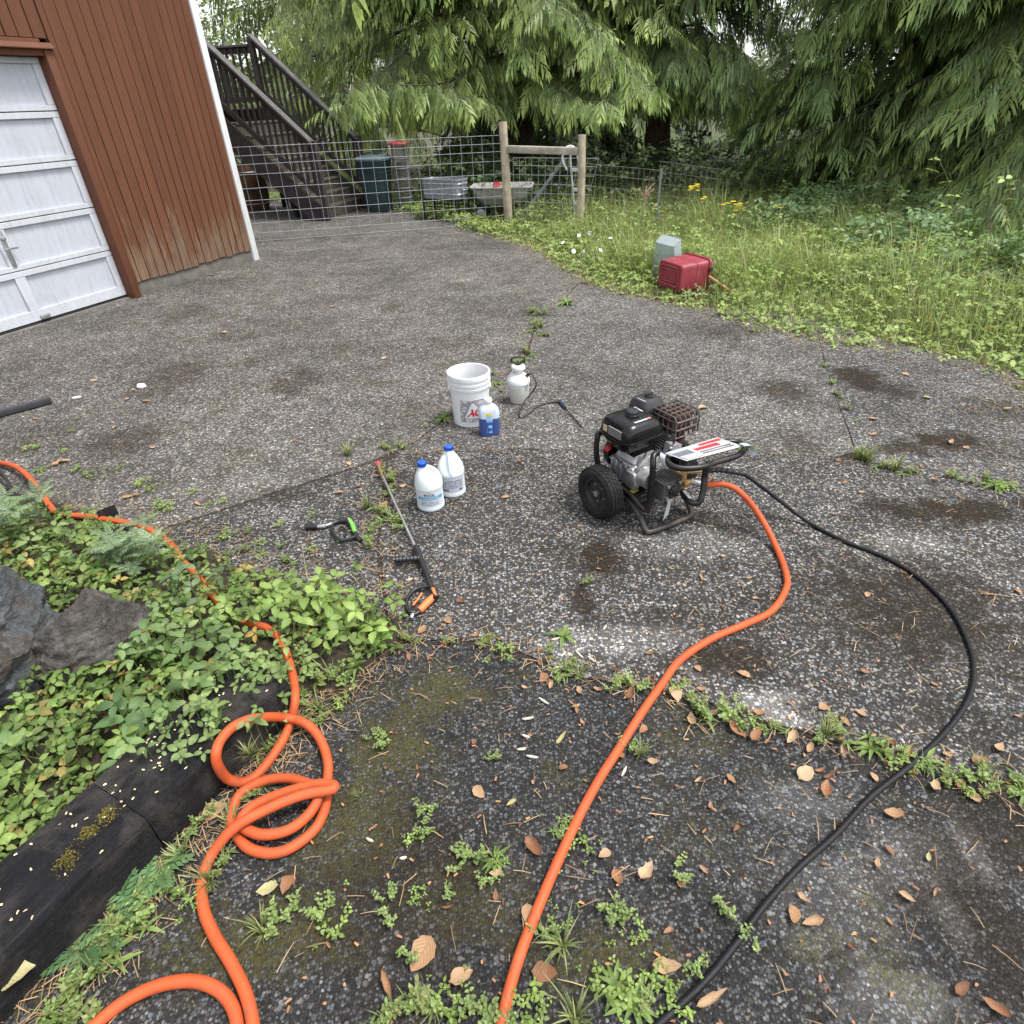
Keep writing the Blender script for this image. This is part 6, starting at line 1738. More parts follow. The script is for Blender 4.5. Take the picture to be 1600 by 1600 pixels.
# ------------------------------------------------------------------ single plants, described by how they grow
def plant_rosette(rg, n=11, ln=0.09, col=((0.12, 0.20, 0.045), (0.20, 0.28, 0.08))):
    a = rg.uniform(0, 2 * PI) + np.arange(n) * 2.4
    X = np.stack([np.cos(a), np.sin(a), rg.uniform(0.15, 0.9, n)], 1)
    N = np.stack([-np.cos(a) * 0.6, -np.sin(a) * 0.6, np.ones(n)], 1)
    S = np.stack([rg.uniform(0.6, 1.1, n) * ln] * 3, 1); S[:, 1] *= 0.45
    tv, tf, tu = LT_V.copy(), LT_F, LT_UV
    tv = tv.copy(); tv[:, 2] -= 0.45 * tv[:, 0] ** 2
    V, F = inst(tv, tf, basis(X, N), S, np.tile([0, 0, 0.004], (n, 1)))
    C = np.repeat(pal(rg, n, *col), len(tv), 0)
    return V, F, C, np.tile(tu, (n, 1))
def plant_leafy(rg, stems=6, h=0.08, leaf=0.022, col=((0.15, 0.22, 0.065), (0.27, 0.34, 0.12)), lean=0.7, pairs=4):
    P, X, N, S = [], [], [], []
    sv_, sf_ = [], []
    for s in range(stems):
        a = rg.uniform(0, 2 * PI)
        d = np.array([math.cos(a) * lean * rg.uniform(0.3, 1.3), math.sin(a) * lean * rg.uniform(0.3, 1.3), 1.0]); d /= np.linalg.norm(d)
        L_ = h * rg.uniform(0.5, 1.15)
        i = len(sv_)
        wv_ = np.array([-d[1], d[0], 0.0]) * 0.0009 + np.array([0.0006, 0, 0])
        sv_ += [tuple(-wv_), tuple(wv_), tuple(d * L_ + wv_ * 0.6), tuple(d * L_ - wv_ * 0.6)]; sf_.append((i, i + 1, i + 2, i + 3))
        for k in range(pairs):
            q = (k + 1) / pairs
            b_ = rg.uniform(0, 2 * PI)
            for t_ in (0, PI):
                P.append(d * L_ * q); X.append((math.cos(b_ + t_), math.sin(b_ + t_), rg.uniform(0.1, 0.7))); N.append((-0.3 * math.cos(b_ + t_), -0.3 * math.sin(b_ + t_), 1)); S.append(leaf * (1.15 - 0.45 * q) * rg.uniform(0.7, 1.3))
    P, X, N, S = map(np.array, (P, X, N, S))
    V, F = inst(LF_V, LF_F, basis(X, N), S, P)
    C = np.repeat(pal(rg, len(P), *col), len(LF_V), 0)
    U = np.tile(LF_UV, (len(P), 1))
    F2 = np.array(sf_) + len(V)
    return np.concatenate([V, np.array(sv_)]), np.concatenate([F, F2]), np.concatenate([C, np.tile([0.12, 0.13, 0.05], (len(sv_), 1))]), np.concatenate([U, np.zeros((len(sv_), 2))])
def plant_grass(rg, n=22, h=0.09, w=0.0028, col=((0.14, 0.20, 0.06), (0.28, 0.30, 0.13)), lean=0.7, bend=0.5):
    Vs, Fs, Cs = [], [], []
    cc = pal(rg, n, *col)
    for k in range(n):
        a = rg.uniform(0, 2 * PI)
        d = np.array([math.cos(a), math.sin(a), 0])
        L_ = h * rg.uniform(0.5, 1.2); ln = lean * rg.uniform(0.1, 1.2)
        sd_ = np.array([-d[1], d[0], 0]) * w
        o_ = d * rg.uniform(0, 0.012)
        i = len(Vs)
        for q in (0, 0.35, 0.7, 1.0):
            p_ = o_ + d * (L_ * ln * q ** 1.6) + np.array([0, 0, L_ * (q - bend * 0.55 * q * q)])
            ww = (1 - q) ** 0.6 + 0.05
            Vs += [p_ - sd_ * ww, p_ + sd_ * ww]
            Cs += [cc[k] * (0.8 + 0.3 * q)] * 2
        for j in range(3): Fs.append((i + 2*j, i + 2*j + 1, i + 2*j + 3, i + 2*j + 2))
    return np.array(Vs), np.array(Fs), np.array(Cs), np.zeros((len(Vs), 2))
def plant_fern(rg, fronds=7, ln=0.16, col=((0.07, 0.15, 0.055), (0.12, 0.20, 0.08))):
    """divided leaves (herb robert / buttercup-like): a frond is a spray of small leaflets"""
    a = rg.uniform(0, 2 * PI) + np.arange(fronds) * 2.4
    X = np.stack([np.cos(a), np.sin(a), rg.uniform(0.2, 1.0, fronds)], 1)
    N = np.stack([-0.5 * np.cos(a), -0.5 * np.sin(a), np.ones(fronds)], 1)
    S = rg.uniform(0.7, 1.15, fronds) * ln
    tv, tf, tl = fern_template(6, 0.12)
    V, F = inst(tv, tf, basis(X, N), S, np.tile([0, 0, 0.003], (fronds, 1)))
    C = (pal(rg, fronds, *col)[:, None, :] * (0.8 + 0.3 * tl[None, :, None])).reshape(-1, 3)
    return V, F, C, np.zeros((len(V), 2))
def merge(*ps):
    Vs, Fs, Cs, Us = [], [], [], []
    off = 0
    for V, F, C, U in ps:
        Vs.append(V); Fs.append(F + off); Cs.append(C); Us.append(U); off += len(V)
    return np.concatenate(Vs), np.concatenate(Fs), np.concatenate(Cs), np.concatenate(Us)
def shift(pl, dx, dy, dz=0.0, s=1.0): return (pl[0] * s + np.array([[dx, dy, dz]]), pl[1], pl[2], pl[3])
def mesh_of(pl, name, mat):
    o = npmesh(name, pl[0], pl[1], mat, None, pl[2], pl[3]); me = o.data; bpy.data.objects.remove(o); return me
rg = np.random.default_rng(202)
KIND = {}
KIND['rosette'] = [mesh_of(plant_rosette(rg), 'weed', M_leaf2) for _ in range(3)]
KIND['leafy'] = [mesh_of(merge(plant_leafy(rg, 5, 0.06, 0.017), shift(plant_leafy(rg, 3, 0.05, 0.015), 0.03, 0.02)), 'weed', M_leaf2) for _ in range(4)]
KIND['grass'] = [mesh_of(merge(plant_grass(rg, 26), shift(plant_grass(rg, 14, 0.06), 0.02, 0.01)), 'weed', M_leaf2) for _ in range(3)]
KIND['clover'] = []
for _ in range(3):
    n = 16
    P_ = np.stack([rg.normal(0, 0.03, n), rg.normal(0, 0.03, n), np.zeros(n)], 1)
    pl = trifoliate(rg, P_, rg.uniform(0.008, 0.035, n), (0.010, 0.018), pal(rg, n, (0.16, 0.25, 0.05), (0.26, 0.34, 0.10)), (LF_V, LF_F, LF_UV), 3, R(110), 0.25)
    KIND['clover'].append(mesh_of(pl, 'weed', M_leaf2))
KIND['mixed'] = [mesh_of(merge(plant_leafy(rg, 5, 0.05, 0.016), plant_grass(rg, 12, 0.09, 0.0018), shift(plant_rosette(rg, 5, 0.045), 0.04, -0.01), shift(plant_leafy(rg, 5, 0.045, 0.018, ((0.18, 0.22, 0.07), (0.26, 0.28, 0.11))), -0.035, 0.015)), 'weed', M_leaf2) for _ in range(5)]
KIND['fern'] = [mesh_of(merge(plant_fern(rg), shift(plant_leafy(rg, 4, 0.06, 0.02), 0.03, 0)), 'weed', M_leaf2) for _ in range(3)]
LBL = {'rosette': 'flat rosette weed with toothed leaves {}', 'leafy': 'small upright leafy weed {}', 'grass': 'thin tuft of grass {}', 'clover': 'low round leaved weed {}', 'mixed': 'tangled weed clump with grass {}', 'fern': 'weed with divided ferny leaves {}'}
wcount = {}
def weed(kind, px, py, s, where, jitter=0):
    p_ = G(px, py, 0)
    zz = max(0.0, top_z(p_.x, p_.y))
    p_ = G(px, py, zz)
    me = KIND[kind][int(rg.integers(len(KIND[kind])))]
    o = bpy.data.objects.new('weed', me); COL.objects.link(o)
    o.location = (p_.x, p_.y, zz - 0.001); o.rotation_euler = (0, 0, rg.uniform(0, 6.28)); s *= rg.uniform(0.7, 1.05) * (0.62 if kind == 'fern' else 1); o.scale = (s, s, s * rg.uniform(0.75, 1.1))
    tag(o, LBL[kind].format(where), 'weed', 'weeds: ' + LBL[kind].format(where))
    return o
# joints of the driveway
jn = 'in the joint by the lance'
for k, px, py, s in [('mixed', 605, 702, 1.0), ('mixed', 625, 698, .9), ('leafy', 600, 735, .9), ('grass', 545, 712, 1.3), ('mixed', 612, 752, 1.1), ('leafy', 605, 775, 1.2), ('mixed', 595, 800, 1.2), ('grass', 575, 790, 1.1), ('mixed', 612, 815, 1.2), ('leafy', 585, 825, 1.1), ('mixed', 578, 848, 1.0), ('leafy', 620, 828, 1.0)]: weed(k, px, py, s, jn)
jn = 'in the crack near the bucket'
for k, px, py, s in [('rosette', 693, 655, 1.1), ('rosette', 775, 600, .9), ('mixed', 770, 585, 1.0), ('leafy', 783, 612, .9), ('mixed', 825, 553, 1.4), ('rosette', 815, 565, 1.1), ('mixed', 838, 515, 1.7), ('leafy', 843, 492, 1.7), ('mixed', 850, 525, 1.3), ('clover', 835, 505, 1.8), ('rosette', 885, 475, 1.5), ('mixed', 830, 490, 1.6), ('leafy', 665, 668, .6)]: weed(k, px, py, s, jn)
jn = 'in the long damp joint'
for k, px, py, s in [('mixed', 640, 1000, .8), ('leafy', 700, 1002, .8), ('mixed', 760, 1003, .9), ('clover', 785, 1020, 1.0), ('rosette', 880, 995, .75), ('mixed', 860, 1020, .9), ('mixed', 888, 1048, 1.1), ('grass', 905, 1055, .8), ('leafy', 870, 1055, .9), ('mixed', 975, 1065, .9), ('leafy', 1000, 1075, 1.0), ('leafy', 960, 1075, .8), ('clover', 1060, 1075, .9), ('leafy', 1105, 1120, 1.3), ('leafy', 1135, 1125, 1.3), ('mixed', 1090, 1110, 1.0), ('leafy', 1155, 1105, .9), ('clover', 1190, 1140, 1.0), ('mixed', 1215, 1140, .8), ('grass', 1290, 1150, .9), ('mixed', 1310, 1145, 1.0), ('leafy', 1280, 1160, .9), ('mixed', 1372, 1165, 1.0), ('rosette', 1360, 1170, .8), ('clover', 1400, 1190, 1.0), ('mixed', 1440, 1200, 1.0), ('rosette', 1445, 1190, .8), ('mixed', 1480, 1215, 1.1), ('leafy', 1510, 1215, 1.1), ('grass', 1530, 1200, 1.0), ('clover', 1500, 1228, .9), ('mixed', 1545, 1235, 1.0), ('leafy', 1590, 1230, 1.0), ('rosette', 1600, 1240, .9)]: weed(k, px, py, s, jn)
jn = 'in the joint right of the washer'
for k, px, py, s in [('rosette', 1165, 700, 1.0), ('leafy', 1180, 708, .8), ('grass', 1340, 715, 1.5), ('grass', 1355, 722, 1.4), ('mixed', 1375, 730, 1.2), ('grass', 1400, 735, 1.2), ('mixed', 1420, 740, 1.1), ('mixed', 1490, 748, 1.1), ('leafy', 1520, 755, 1.1), ('rosette', 1555, 760, 1.1), ('clover', 1575, 765, 1.2), ('mixed', 1540, 750, 1.0), ('clover', 1290, 572, 1.2), ('leafy', 1300, 600, .8), ('mixed', 1308, 618, .9), ('grass', 1325, 640, .8), ('leafy', 1335, 660, .7)]: weed(k, px, py, s, jn)
jn = 'growing through the mossy near slab'
for k, px, py, s in [('leafy', 600, 1165, .8), ('leafy', 585, 1150, .7), ('grass', 560, 1245, .6), ('leafy', 660, 1268, 1.0), ('leafy', 668, 1300, .8), ('leafy', 720, 1340, 1.0), ('leafy', 745, 1345, 1.0), ('clover', 775, 1350, .7), ('leafy', 755, 1380, .7), ('leafy', 775, 1185, .7), ('rosette', 775, 1345, .5), ('clover', 650, 1310, .7), ('leafy', 610, 1400, .9), ('leafy', 605, 1440, 1.0), ('clover', 650, 1405, .7), ('leafy', 640, 1500, .8), ('leafy', 880, 1290, .9), ('mixed', 875, 1305, .7), ('clover', 910, 1330, .8), ('leafy', 985, 1170, .9), ('grass', 1000, 1180, .7), ('leafy', 1065, 1370, .8), ('leafy', 960, 1420, 1.1), ('leafy', 970, 1440, 1.0), ('clover', 990, 1460, .8), ('grass', 880, 1478, 1.0), ('mixed', 850, 1460, .7), ('rosette', 960, 1540, .6), ('rosette', 990, 1570, .7), ('mixed', 1015, 1555, .9), ('clover', 975, 1560, 1.1), ('clover', 945, 1530, .9), ('clover', 1040, 1540, .9), ('leafy', 1085, 1515, .9), ('leafy', 1130, 1425, .8), ('leafy', 1165, 1465, .8), ('clover', 1055, 1570, .9), ('mixed', 640, 1570, 1.0), ('mixed', 680, 1575, 1.1), ('clover', 700, 1560, 1.0), ('leafy', 735, 1570, 1.1), ('clover', 820, 1560, 1.0), ('mixed', 600, 1590, 1.0), ('leafy', 760, 1590, 1.0), ('clover', 840, 1590, 1.1), ('grass', 900, 1590, 1.0), ('mixed', 800, 1605, 1.0), ('clover', 870, 1440, .7), ('leafy', 700, 1400, .6)]: weed(k, px, py, s, jn)
jn = 'at the foot of the near timber'
for k, px, py, s in [('fern', 250, 1360, 1.0), ('fern', 225, 1395, 1.0), ('fern', 185, 1425, 1.0), ('mixed', 205, 1450, 1.1), ('fern', 130, 1485, 1.0), ('mixed', 180, 1480, 1.2), ('leafy', 230, 1430, 1.0), ('leafy', 275, 1400, 1.0), ('clover', 300, 1410, .9), ('mixed', 150, 1520, 1.1), ('leafy', 110, 1560, 1.1), ('mixed', 120, 1590, 1.2), ('clover', 90, 1600, 1.0), ('grass', 330, 1380, 1.0), ('mixed', 350, 1350, 1.0), ('grass', 365, 1290, 1.0), ('leafy', 300, 1300, 1.0), ('grass', 285, 1340, .9), ('leafy', 330, 1270, .9), ('mixed', 420, 1170, .9), ('grass', 390, 1180, .9), ('mixed', 400, 1240, .8), ('leafy', 440, 1255, .7), ('mixed', 475, 1085, 1.0), ('grass', 500, 1110, 1.0), ('leafy', 500, 1130, .9), ('mixed', 460, 1040, 1.0), ('grass', 440, 1080, 1.1), ('mixed', 520, 1060, 1.0), ('leafy', 540, 1070, .9), ('mixed', 560, 1030, 1.0), ('leafy', 590, 1010, 1.0), ('clover', 535, 1100, .9), ('leafy', 460, 1420, .9), ('leafy', 500, 1430, 1.0), ('clover', 520, 1445, .8), ('leafy', 430, 1440, .9), ('grass', 410, 1450, .8)]: weed(k, px, py, s, jn)
jn = 'scattered on the concrete beyond the planting bed'
for k, px, py, s in [('clover', 50, 702, .9), ('rosette', 65, 735, .8), ('clover', 100, 705, .7), ('clover', 120, 735, 1.0), ('clover', 145, 742, 1.1), ('clover', 185, 733, .7), ('clover', 225, 757, 1.2), ('clover', 240, 765, .9), ('leafy', 250, 792, 1.0), ('clover', 257, 795, 1.1), ('clover', 300, 770, .6), ('clover', 345, 785, .7), ('clover', 357, 840, 1.0), ('leafy', 390, 830, .6), ('clover', 405, 850, .7), ('leafy', 487, 808, .6), ('clover', 485, 795, .5), ('leafy', 485, 860, .7), ('clover', 440, 820, .6), ('leafy', 440, 855, .8), ('clover', 330, 790, .6), ('leafy', 110, 675, .7), ('leafy', 120, 655, .5), ('leafy', 918, 910, .8), ('clover', 410, 870, .9), ('mixed', 450, 880, .9), ('mixed', 380, 860, 1.0)]: weed(k, px, py, s, jn)
jn = 'by the garage door jamb'
for k, px, py, s in [('clover', 190, 460, 1.8), ('clover', 203, 458, 1.5), ('leafy', 160, 465, 1.0), ('clover', 130, 475, 1.0)]: weed(k, px, py, s, jn)

# broad-leaved plants standing out of the ground cover
def big_plant(label, px, py, z, n, size, cols_, hs, seed, spread=0.08):
    r2 = np.random.default_rng(seed)
    c = G(px, py, z)
    P_ = np.stack([r2.normal(0, spread, n), r2.normal(0, spread * 0.7, n), np.zeros(n)], 1)
    zz = bed_z(c.x, c.y) if inpoly(c.x, c.y, bed_poly) else 0.0
    t = thing('plant', label, 'plant', (c.x, c.y, zz))
    for k in range(n):
        pl = trifoliate(r2, P_[k:k + 1], r2.uniform(*hs, 1), size, pal(r2, 1, *cols_), nleaf=3, spread=R(88), tilt=0.3)
        npmesh('leaf', pl[0], pl[1], M_leaf, t, pl[2], pl[3])
    return t
dg = ((0.09, 0.16, 0.055), (0.15, 0.22, 0.085))
big_plant('plant with large ribbed leaves overhanging the near timber', 240, 1095, 0.20, 9, (0.05, 0.085), dg, (0.06, 0.16), 301, 0.06)
big_plant('big leaved plant growing right of the brown boulder', 305, 1030, 0.15, 12, (0.05, 0.08), dg, (0.05, 0.15), 302, 0.08)
big_plant('single broad leaf plant poking out below the large boulder', 22, 1160, 0.15, 4, (0.05, 0.08), dg, (0.03, 0.08), 303, 0.05)
big_plant('grey green plant rising beside the hose in the bed', 300, 935, 0.12, 14, (0.035, 0.06), ((0.10, 0.17, 0.075), (0.17, 0.24, 0.12)), (0.06, 0.2), 304, 0.10)
big_plant('lush plant at the corner of the bed near the lance', 520, 960, 0.1, 26, (0.04, 0.062), ((0.14, 0.23, 0.05), (0.24, 0.32, 0.09)), (0.04, 0.13), 305, 0.11)
big_plant('lush plant spilling over the bed edge beside the hidden stone', 455, 930, 0.1, 26, (0.035, 0.06), ((0.14, 0.23, 0.05), (0.24, 0.32, 0.09)), (0.04, 0.12), 306, 0.11)
big_plant('lush plant between hose and bed corner', 560, 990, 0.08, 18, (0.035, 0.055), ((0.14, 0.23, 0.05), (0.24, 0.32, 0.09)), (0.03, 0.10), 307, 0.08)
big_plant('sprawling weed lying across the far timber', 330, 1120, 0.17, 22, (0.022, 0.04), ((0.12, 0.19, 0.06), (0.22, 0.28, 0.10)), (0.17, 0.23), 321, 0.085)
big_plant('sprawling weed hanging over the end of the far timber', 395, 1085, 0.12, 20, (0.02, 0.036), ((0.13, 0.20, 0.06), (0.24, 0.30, 0.10)), (0.12, 0.19), 322, 0.075)
big_plant('leafy weed between the timber end and the coiled hose', 430, 1105, 0.02, 16, (0.018, 0.03), ((0.14, 0.21, 0.06), (0.25, 0.31, 0.11)), (0.02, 0.1), 323, 0.06)
big_plant('trailing weed over the far timber beside the brown boulder', 290, 1150, 0.17, 20, (0.02, 0.04), ((0.11, 0.18, 0.06), (0.21, 0.27, 0.10)), (0.17, 0.22), 325, 0.075)
big_plant('dense weed covering the far timber near its end', 365, 1075, 0.15, 26, (0.02, 0.042), ((0.12, 0.19, 0.06), (0.22, 0.29, 0.10)), (0.15, 0.22), 326, 0.08)
big_plant('weed in front of the far timber below the hose', 425, 1050, 0.08, 22, (0.018, 0.036), ((0.12, 0.19, 0.06), (0.22, 0.29, 0.10)), (0.05, 0.17), 327, 0.06)
big_plant('leafy weed behind the near timber, nearest the camera', 90, 1270, 0.15, 24, (0.025, 0.045), ((0.14, 0.22, 0.05), (0.25, 0.32, 0.10)), (0.03, 0.1), 324, 0.08)
def feathery(label, px, py, z, seed, stems=7, h=0.22):
    r2 = np.random.default_rng(seed)
    c = G(px, py, z)
    t = thing('plant', label, 'plant', (c.x, c.y, bed_z(c.x, c.y)))
    for s in range(stems):
        f = plant_fern(r2, 9, 0.085, ((0.13, 0.19, 0.10), (0.22, 0.29, 0.17)))
        V = f[0].copy()
        hh = h * r2.uniform(0.3, 1.0)
        V[:, 2] += hh
        dx, dy = r2.normal(0, 0.07, 2)
        V[:, 0] += dx; V[:, 1] += dy
        sv_ = np.array([[dx - 0.002, dy, 0], [dx + 0.002, dy, 0], [dx + 0.001, dy, hh], [dx - 0.001, dy, hh]])
        pl = merge((V, f[1], f[2], f[3]), (sv_, np.array([[0, 1, 2, 3]]), np.tile([0.15, 0.16, 0.08], (4, 1)), np.zeros((4, 2))))
        npmesh('leafy_stem', pl[0], pl[1], M_leaf2, t, pl[2], pl[3])
feathery('silvery plant with deeply cut leaves at the left edge', 20, 830, 0.2, 311, 9, 0.26)
big_plant('pale broad leaved weed above the large boulder', 90, 865, 0.15, 22, (0.025, 0.05), ((0.12, 0.19, 0.06), (0.24, 0.30, 0.12)), (0.05, 0.2), 312, 0.10)
feathery('dark green cut leaved plant beside the hose in the bed', 215, 880, 0.15, 313, 10, 0.24)
big_plant('broad leaved weed right of the brown boulder', 250, 1030, 0.1, 20, (0.025, 0.055), ((0.10, 0.17, 0.06), (0.19, 0.26, 0.10)), (0.05, 0.17), 314, 0.09)

# ------------------------------------------------------------------ fallen leaves
def dead_leaf_mat(name, a, b_):
    m, nt, b = newmat(name)
    oi = nt.nodes.new('ShaderNodeObjectInfo')
    c = ramp(nt, oi.outputs['Random'], [(0.0, a), (1.0, b_)])
    uv = nt.nodes.new('ShaderNodeUVMap')
    sp = nt.nodes.new('ShaderNodeSeparateXYZ'); nt.links.new(uv.outputs[0], sp.inputs[0])
    av = math_(nt, 'ABSOLUTE', math_(nt, 'SUBTRACT', sp.outputs[1], 0.5))
    ph = math_(nt, 'SUBTRACT', math_(nt, 'MULTIPLY', sp.outputs[0], 46.0), math_(nt, 'MULTIPLY', av, 36.0))
    w = math_(nt, 'POWER', math_(nt, 'ADD', math_(nt, 'MULTIPLY', math_(nt, 'SINE', ph), 0.5), 0.5), 5.0)
    vein = math_(nt, 'MAXIMUM', w, math_(nt, 'LESS_THAN', av, 0.03))
    c = mix(nt, math_(nt, 'MULTIPLY', vein, 0.4), c, mix(nt, 1.0, c, (0.55, 0.45, 0.4), 'MULTIPLY'))
    n = tnoise(nt, coords(nt, scale=60), 1.0, 6, 0.7)
    c = mix(nt, ramp(nt, n, [(0.5, g3(0)), (0.7, g3(0.6))]), c, mix(nt, 1.0, c, (0.5, 0.38, 0.3), 'MULTIPLY'))
    nt.links.new(c, b.inputs['Base Color']); b.inputs['Roughness'].default_value = 0.6
    bump(nt, b, vein, 0.4, 0.002)
    tr = nt.nodes.new('ShaderNodeBsdfTranslucent'); nt.links.new(c, tr.inputs[0])
    ms = nt.nodes.new('ShaderNodeMixShader'); ms.inputs[0].default_value = 0.18
    nt.links.new(b.outputs[0], ms.inputs[1]); nt.links.new(tr.outputs[0], ms.inputs[2]); nt.links.new(ms.outputs[0], nt.nodes['Material Output'].inputs[0])
    return m
M_tan = dead_leaf_mat('tan dead leaf', (0.36, 0.20, 0.10), (0.54, 0.38, 0.23))
M_rusty = dead_leaf_mat('rusty dead leaf', (0.22, 0.10, 0.05), (0.38, 0.19, 0.09))
M_yellow = dead_leaf_mat('yellow green leaf', (0.42, 0.38, 0.14), (0.50, 0.46, 0.24))
def leaf_mesh(seed, mat, curl, roll, w=0.62):
    r2 = random.Random(seed)
    n = 8
    V, UV, F = [], [], []
    for i in range(n + 1):
        t = i / n
        ww = w * (math.sin(PI * t ** 0.72) ** 0.85 if 0 < t < 1 else 0.03) * r2.uniform(0.84, 1.1)
        for j, s in enumerate((-1, -0.5, 0, 0.5, 1)):
            a = s * roll
            y = ww / 2 * (math.sin(a) / roll if abs(roll) > 1e-3 else s)
            z = ww / 2 * (1 - math.cos(a)) / max(abs(roll), 0.2) + curl * (t - 0.5) ** 2 + r2.uniform(-0.035, 0.035)
            V.append((t - 0.5 + 0.04 * s * s, y, z)); UV.append((t, 0.5 + 0.5 * s))
    for i in range(n):
        for j in range(4):
            a = i * 5 + j
            F.append((a, a + 1, a + 6, a + 5))
    V = np.array(V); V[:, 2] -= V[:, 2].min()
    o = npmesh('fallen_leaf', V, np.array(F), mat, None, None, np.array(UV)); me = o.data; bpy.data.objects.remove(o)
    return me
LEAFS = {k: [leaf_mesh(i * 7 + j, mt, r_, l_, w_) for j, (r_, l_, w_) in enumerate(((0.4, 0.6, .68), (0.8, 1.1, .62), (-0.35, 0.5, .7), (0.35, 1.5, .62), (1.0, 0.9, .56), (1.2, 1.9, .52)))] for i, (k, mt) in enumerate((('tan', M_tan), ('rusty', M_rusty), ('yellow', M_yellow)))}
def leaf(kind, px, py, s, where, var=None, rz=None):
    zz = top_z(*G(px, py, 0).to_2d()) if py > 800 else 0.003
    zz = max(zz, 0.003)
    p_ = G(px, py, zz)
    me = LEAFS[kind][int(rg.integers(6)) if var is None else var]
    o = bpy.data.objects.new('fallen_leaf', me); COL.objects.link(o)
    s *= 1.0 * rg.uniform(0.75, 1.15)
    o.location = (p_.x, p_.y, zz + 0.002); o.scale = (s, s * rg.uniform(0.8, 1.15), s)
    o.rotation_euler = (rg.uniform(-0.25, 0.25), rg.uniform(-0.2, 0.2), rg.uniform(0, 6.28) if rz is None else rz)
    d = {'tan': 'curled tan dead leaf', 'rusty': 'curled rust brown dead leaf', 'yellow': 'pale yellow green fallen leaf'}[kind]
    tag(o, d + ' ' + where, 'leaf', 'fallen leaves: ' + d + ' ' + where)
w1 = 'on the near slab below the long joint'
for px, py, s in [(1395, 1272, .062), (1258, 1210, .055), (1280, 1205, .045), (1198, 1160, .045), (1238, 1155, .055), (1265, 1170, .05), (1142, 1218, .045), (1110, 1260, .035), (1090, 1220, .035), (1415, 1402, .05), (1255, 1405, .05), (1240, 1430, .055), (1270, 1440, .07), (1105, 1565, .085), (1010, 1365, .065), (1065, 1380, .045), (945, 1335, .05), (748, 1238, .06), (775, 1365, .05), (1040, 1510, .07), (720, 1528, .075), (605, 1540, .085), (660, 1490, .075), (825, 1430, .05), (1045, 1455, .04), (1020, 1190, .04), (970, 1180, .035), (1100, 1360, .035), (1370, 1350, .03), (900, 1110, .04), (910, 1130, .03), (1390, 1440, .03), (1460, 1395, .03)]: leaf('tan', px, py, s, w1)
for px, py, s in [(1295, 1215, .06), (1290, 1235, .065), (835, 1325, .07), (850, 1520, .065), (965, 1370, .05), (740, 1160, .03), (1390, 1330, .03), (1150, 1295, .03), (1330, 1480, .03), (1500, 1545, .05), (1555, 1575, .06), (880, 1200, .04), (1005, 1140, .04), (700, 1420, .03), (840, 1450, .03), (1100, 1300, .02), (775, 1400, .03)]: leaf('rusty', px, py, s, w1)
for px, py, s in [(875, 1157, .055), (800, 1255, .045), (1450, 1340, .03)]: leaf('yellow', px, py, s, w1)
w2 = 'along the long weedy joint'
for px, py, s in [(1320, 1128, .055), (1345, 1115, .04), (1315, 1178, .065), (1055, 1085, .06), (1095, 1078, .05), (1080, 1125, .055), (1420, 1180, .055), (1480, 1180, .045), (1520, 1245, .05), (1500, 1225, .045), (1560, 1170, .05), (935, 1078, .045), (905, 1080, .045), (900, 1105, .04), (980, 1090, .05), (860, 1070, .045), (1185, 1115, .04), (1460, 1230, .05), (1285, 1105, .055), (1365, 1215, .04), (820, 1075, .03)]: leaf('tan', px, py, s, w2)
for px, py, s in [(985, 1085, .05), (1150, 1140, .06), (1180, 1150, .06), (1090, 1105, .05), (850, 1060, .05), (1420, 1205, .05), (1530, 1190, .05), (1390, 1160, .04), (690, 985, .04), (800, 1050, .03), (670, 1030, .03)]: leaf('rusty', px, py, s, w2)
w3 = 'on the damp slab around the hoses'
for px, py, s in [(1015, 1022, .05), (1162, 1055, .06), (1095, 903, .045), (1170, 905, .035), (1180, 935, .025), (1355, 930, .035), (1540, 930, .05), (1590, 925, .045), (1410, 895, .035), (1460, 1070, .035), (1090, 1045, .035), (1190, 985, .025), (1590, 1120, .04), (1500, 778, .05), (1345, 770, .04), (675, 1025, .035), (700, 970, .04), (660, 985, .05), (935, 890, .03), (1130, 870, .03), (1050, 890, .03), (880, 880, .02)]: leaf('tan', px, py, s, w3)
for px, py, s in [(1205, 925, .02), (1065, 860, .025), (1280, 1040, .03), (1350, 1050, .035), (1235, 1100, .02), (640, 910, .03), (720, 940, .04), (600, 790, .05), (615, 860, .03), (1270, 890, .02)]: leaf('rusty', px, py, s, w3)
w4 = 'on the concrete behind the jugs and washer'
for px, py, s in [(812, 722, .07), (790, 778, .05), (1098, 638, .10), (1365, 655, .06), (1365, 680, .06), (1485, 692, .05), (1510, 700, .045), (1440, 730, .05), (1460, 750, .05), (1320, 755, .04), (1415, 585, .05), (610, 735, .05), (530, 770, .045), (460, 690, .04), (690, 585, .05), (545, 725, .05), (630, 760, .05), (590, 745, .045)]: leaf('tan', px, py, s, w4)
for px, py, s in [(1080, 665, .05), (700, 660, .05), (560, 760, .04), (985, 660, .05), (1230, 790, .04), (1310, 720, .05)]: leaf('rusty', px, py, s, w4)
for px, py, s in [(1448, 622, .06), (1575, 640, .07)]: leaf('yellow', px, py, s, w4)
w5 = 'on the far slab toward the garage'
for px, py, s in [(90, 725, .09), (100, 722, .08), (55, 655, .05), (147, 595, .05), (210, 610, .06), (165, 610, .04), (198, 625, .05), (228, 628, .06), (180, 668, .05), (268, 520, .06), (215, 775, .07), (200, 778, .06), (310, 788, .05), (430, 600, .05), (240, 700, .04), (350, 520, .05), (520, 480, .06), (380, 440, .06), (330, 430, .07), (600, 560, .05)]: leaf('tan', px, py, s, w5)
w6 = 'resting beside the near timber'
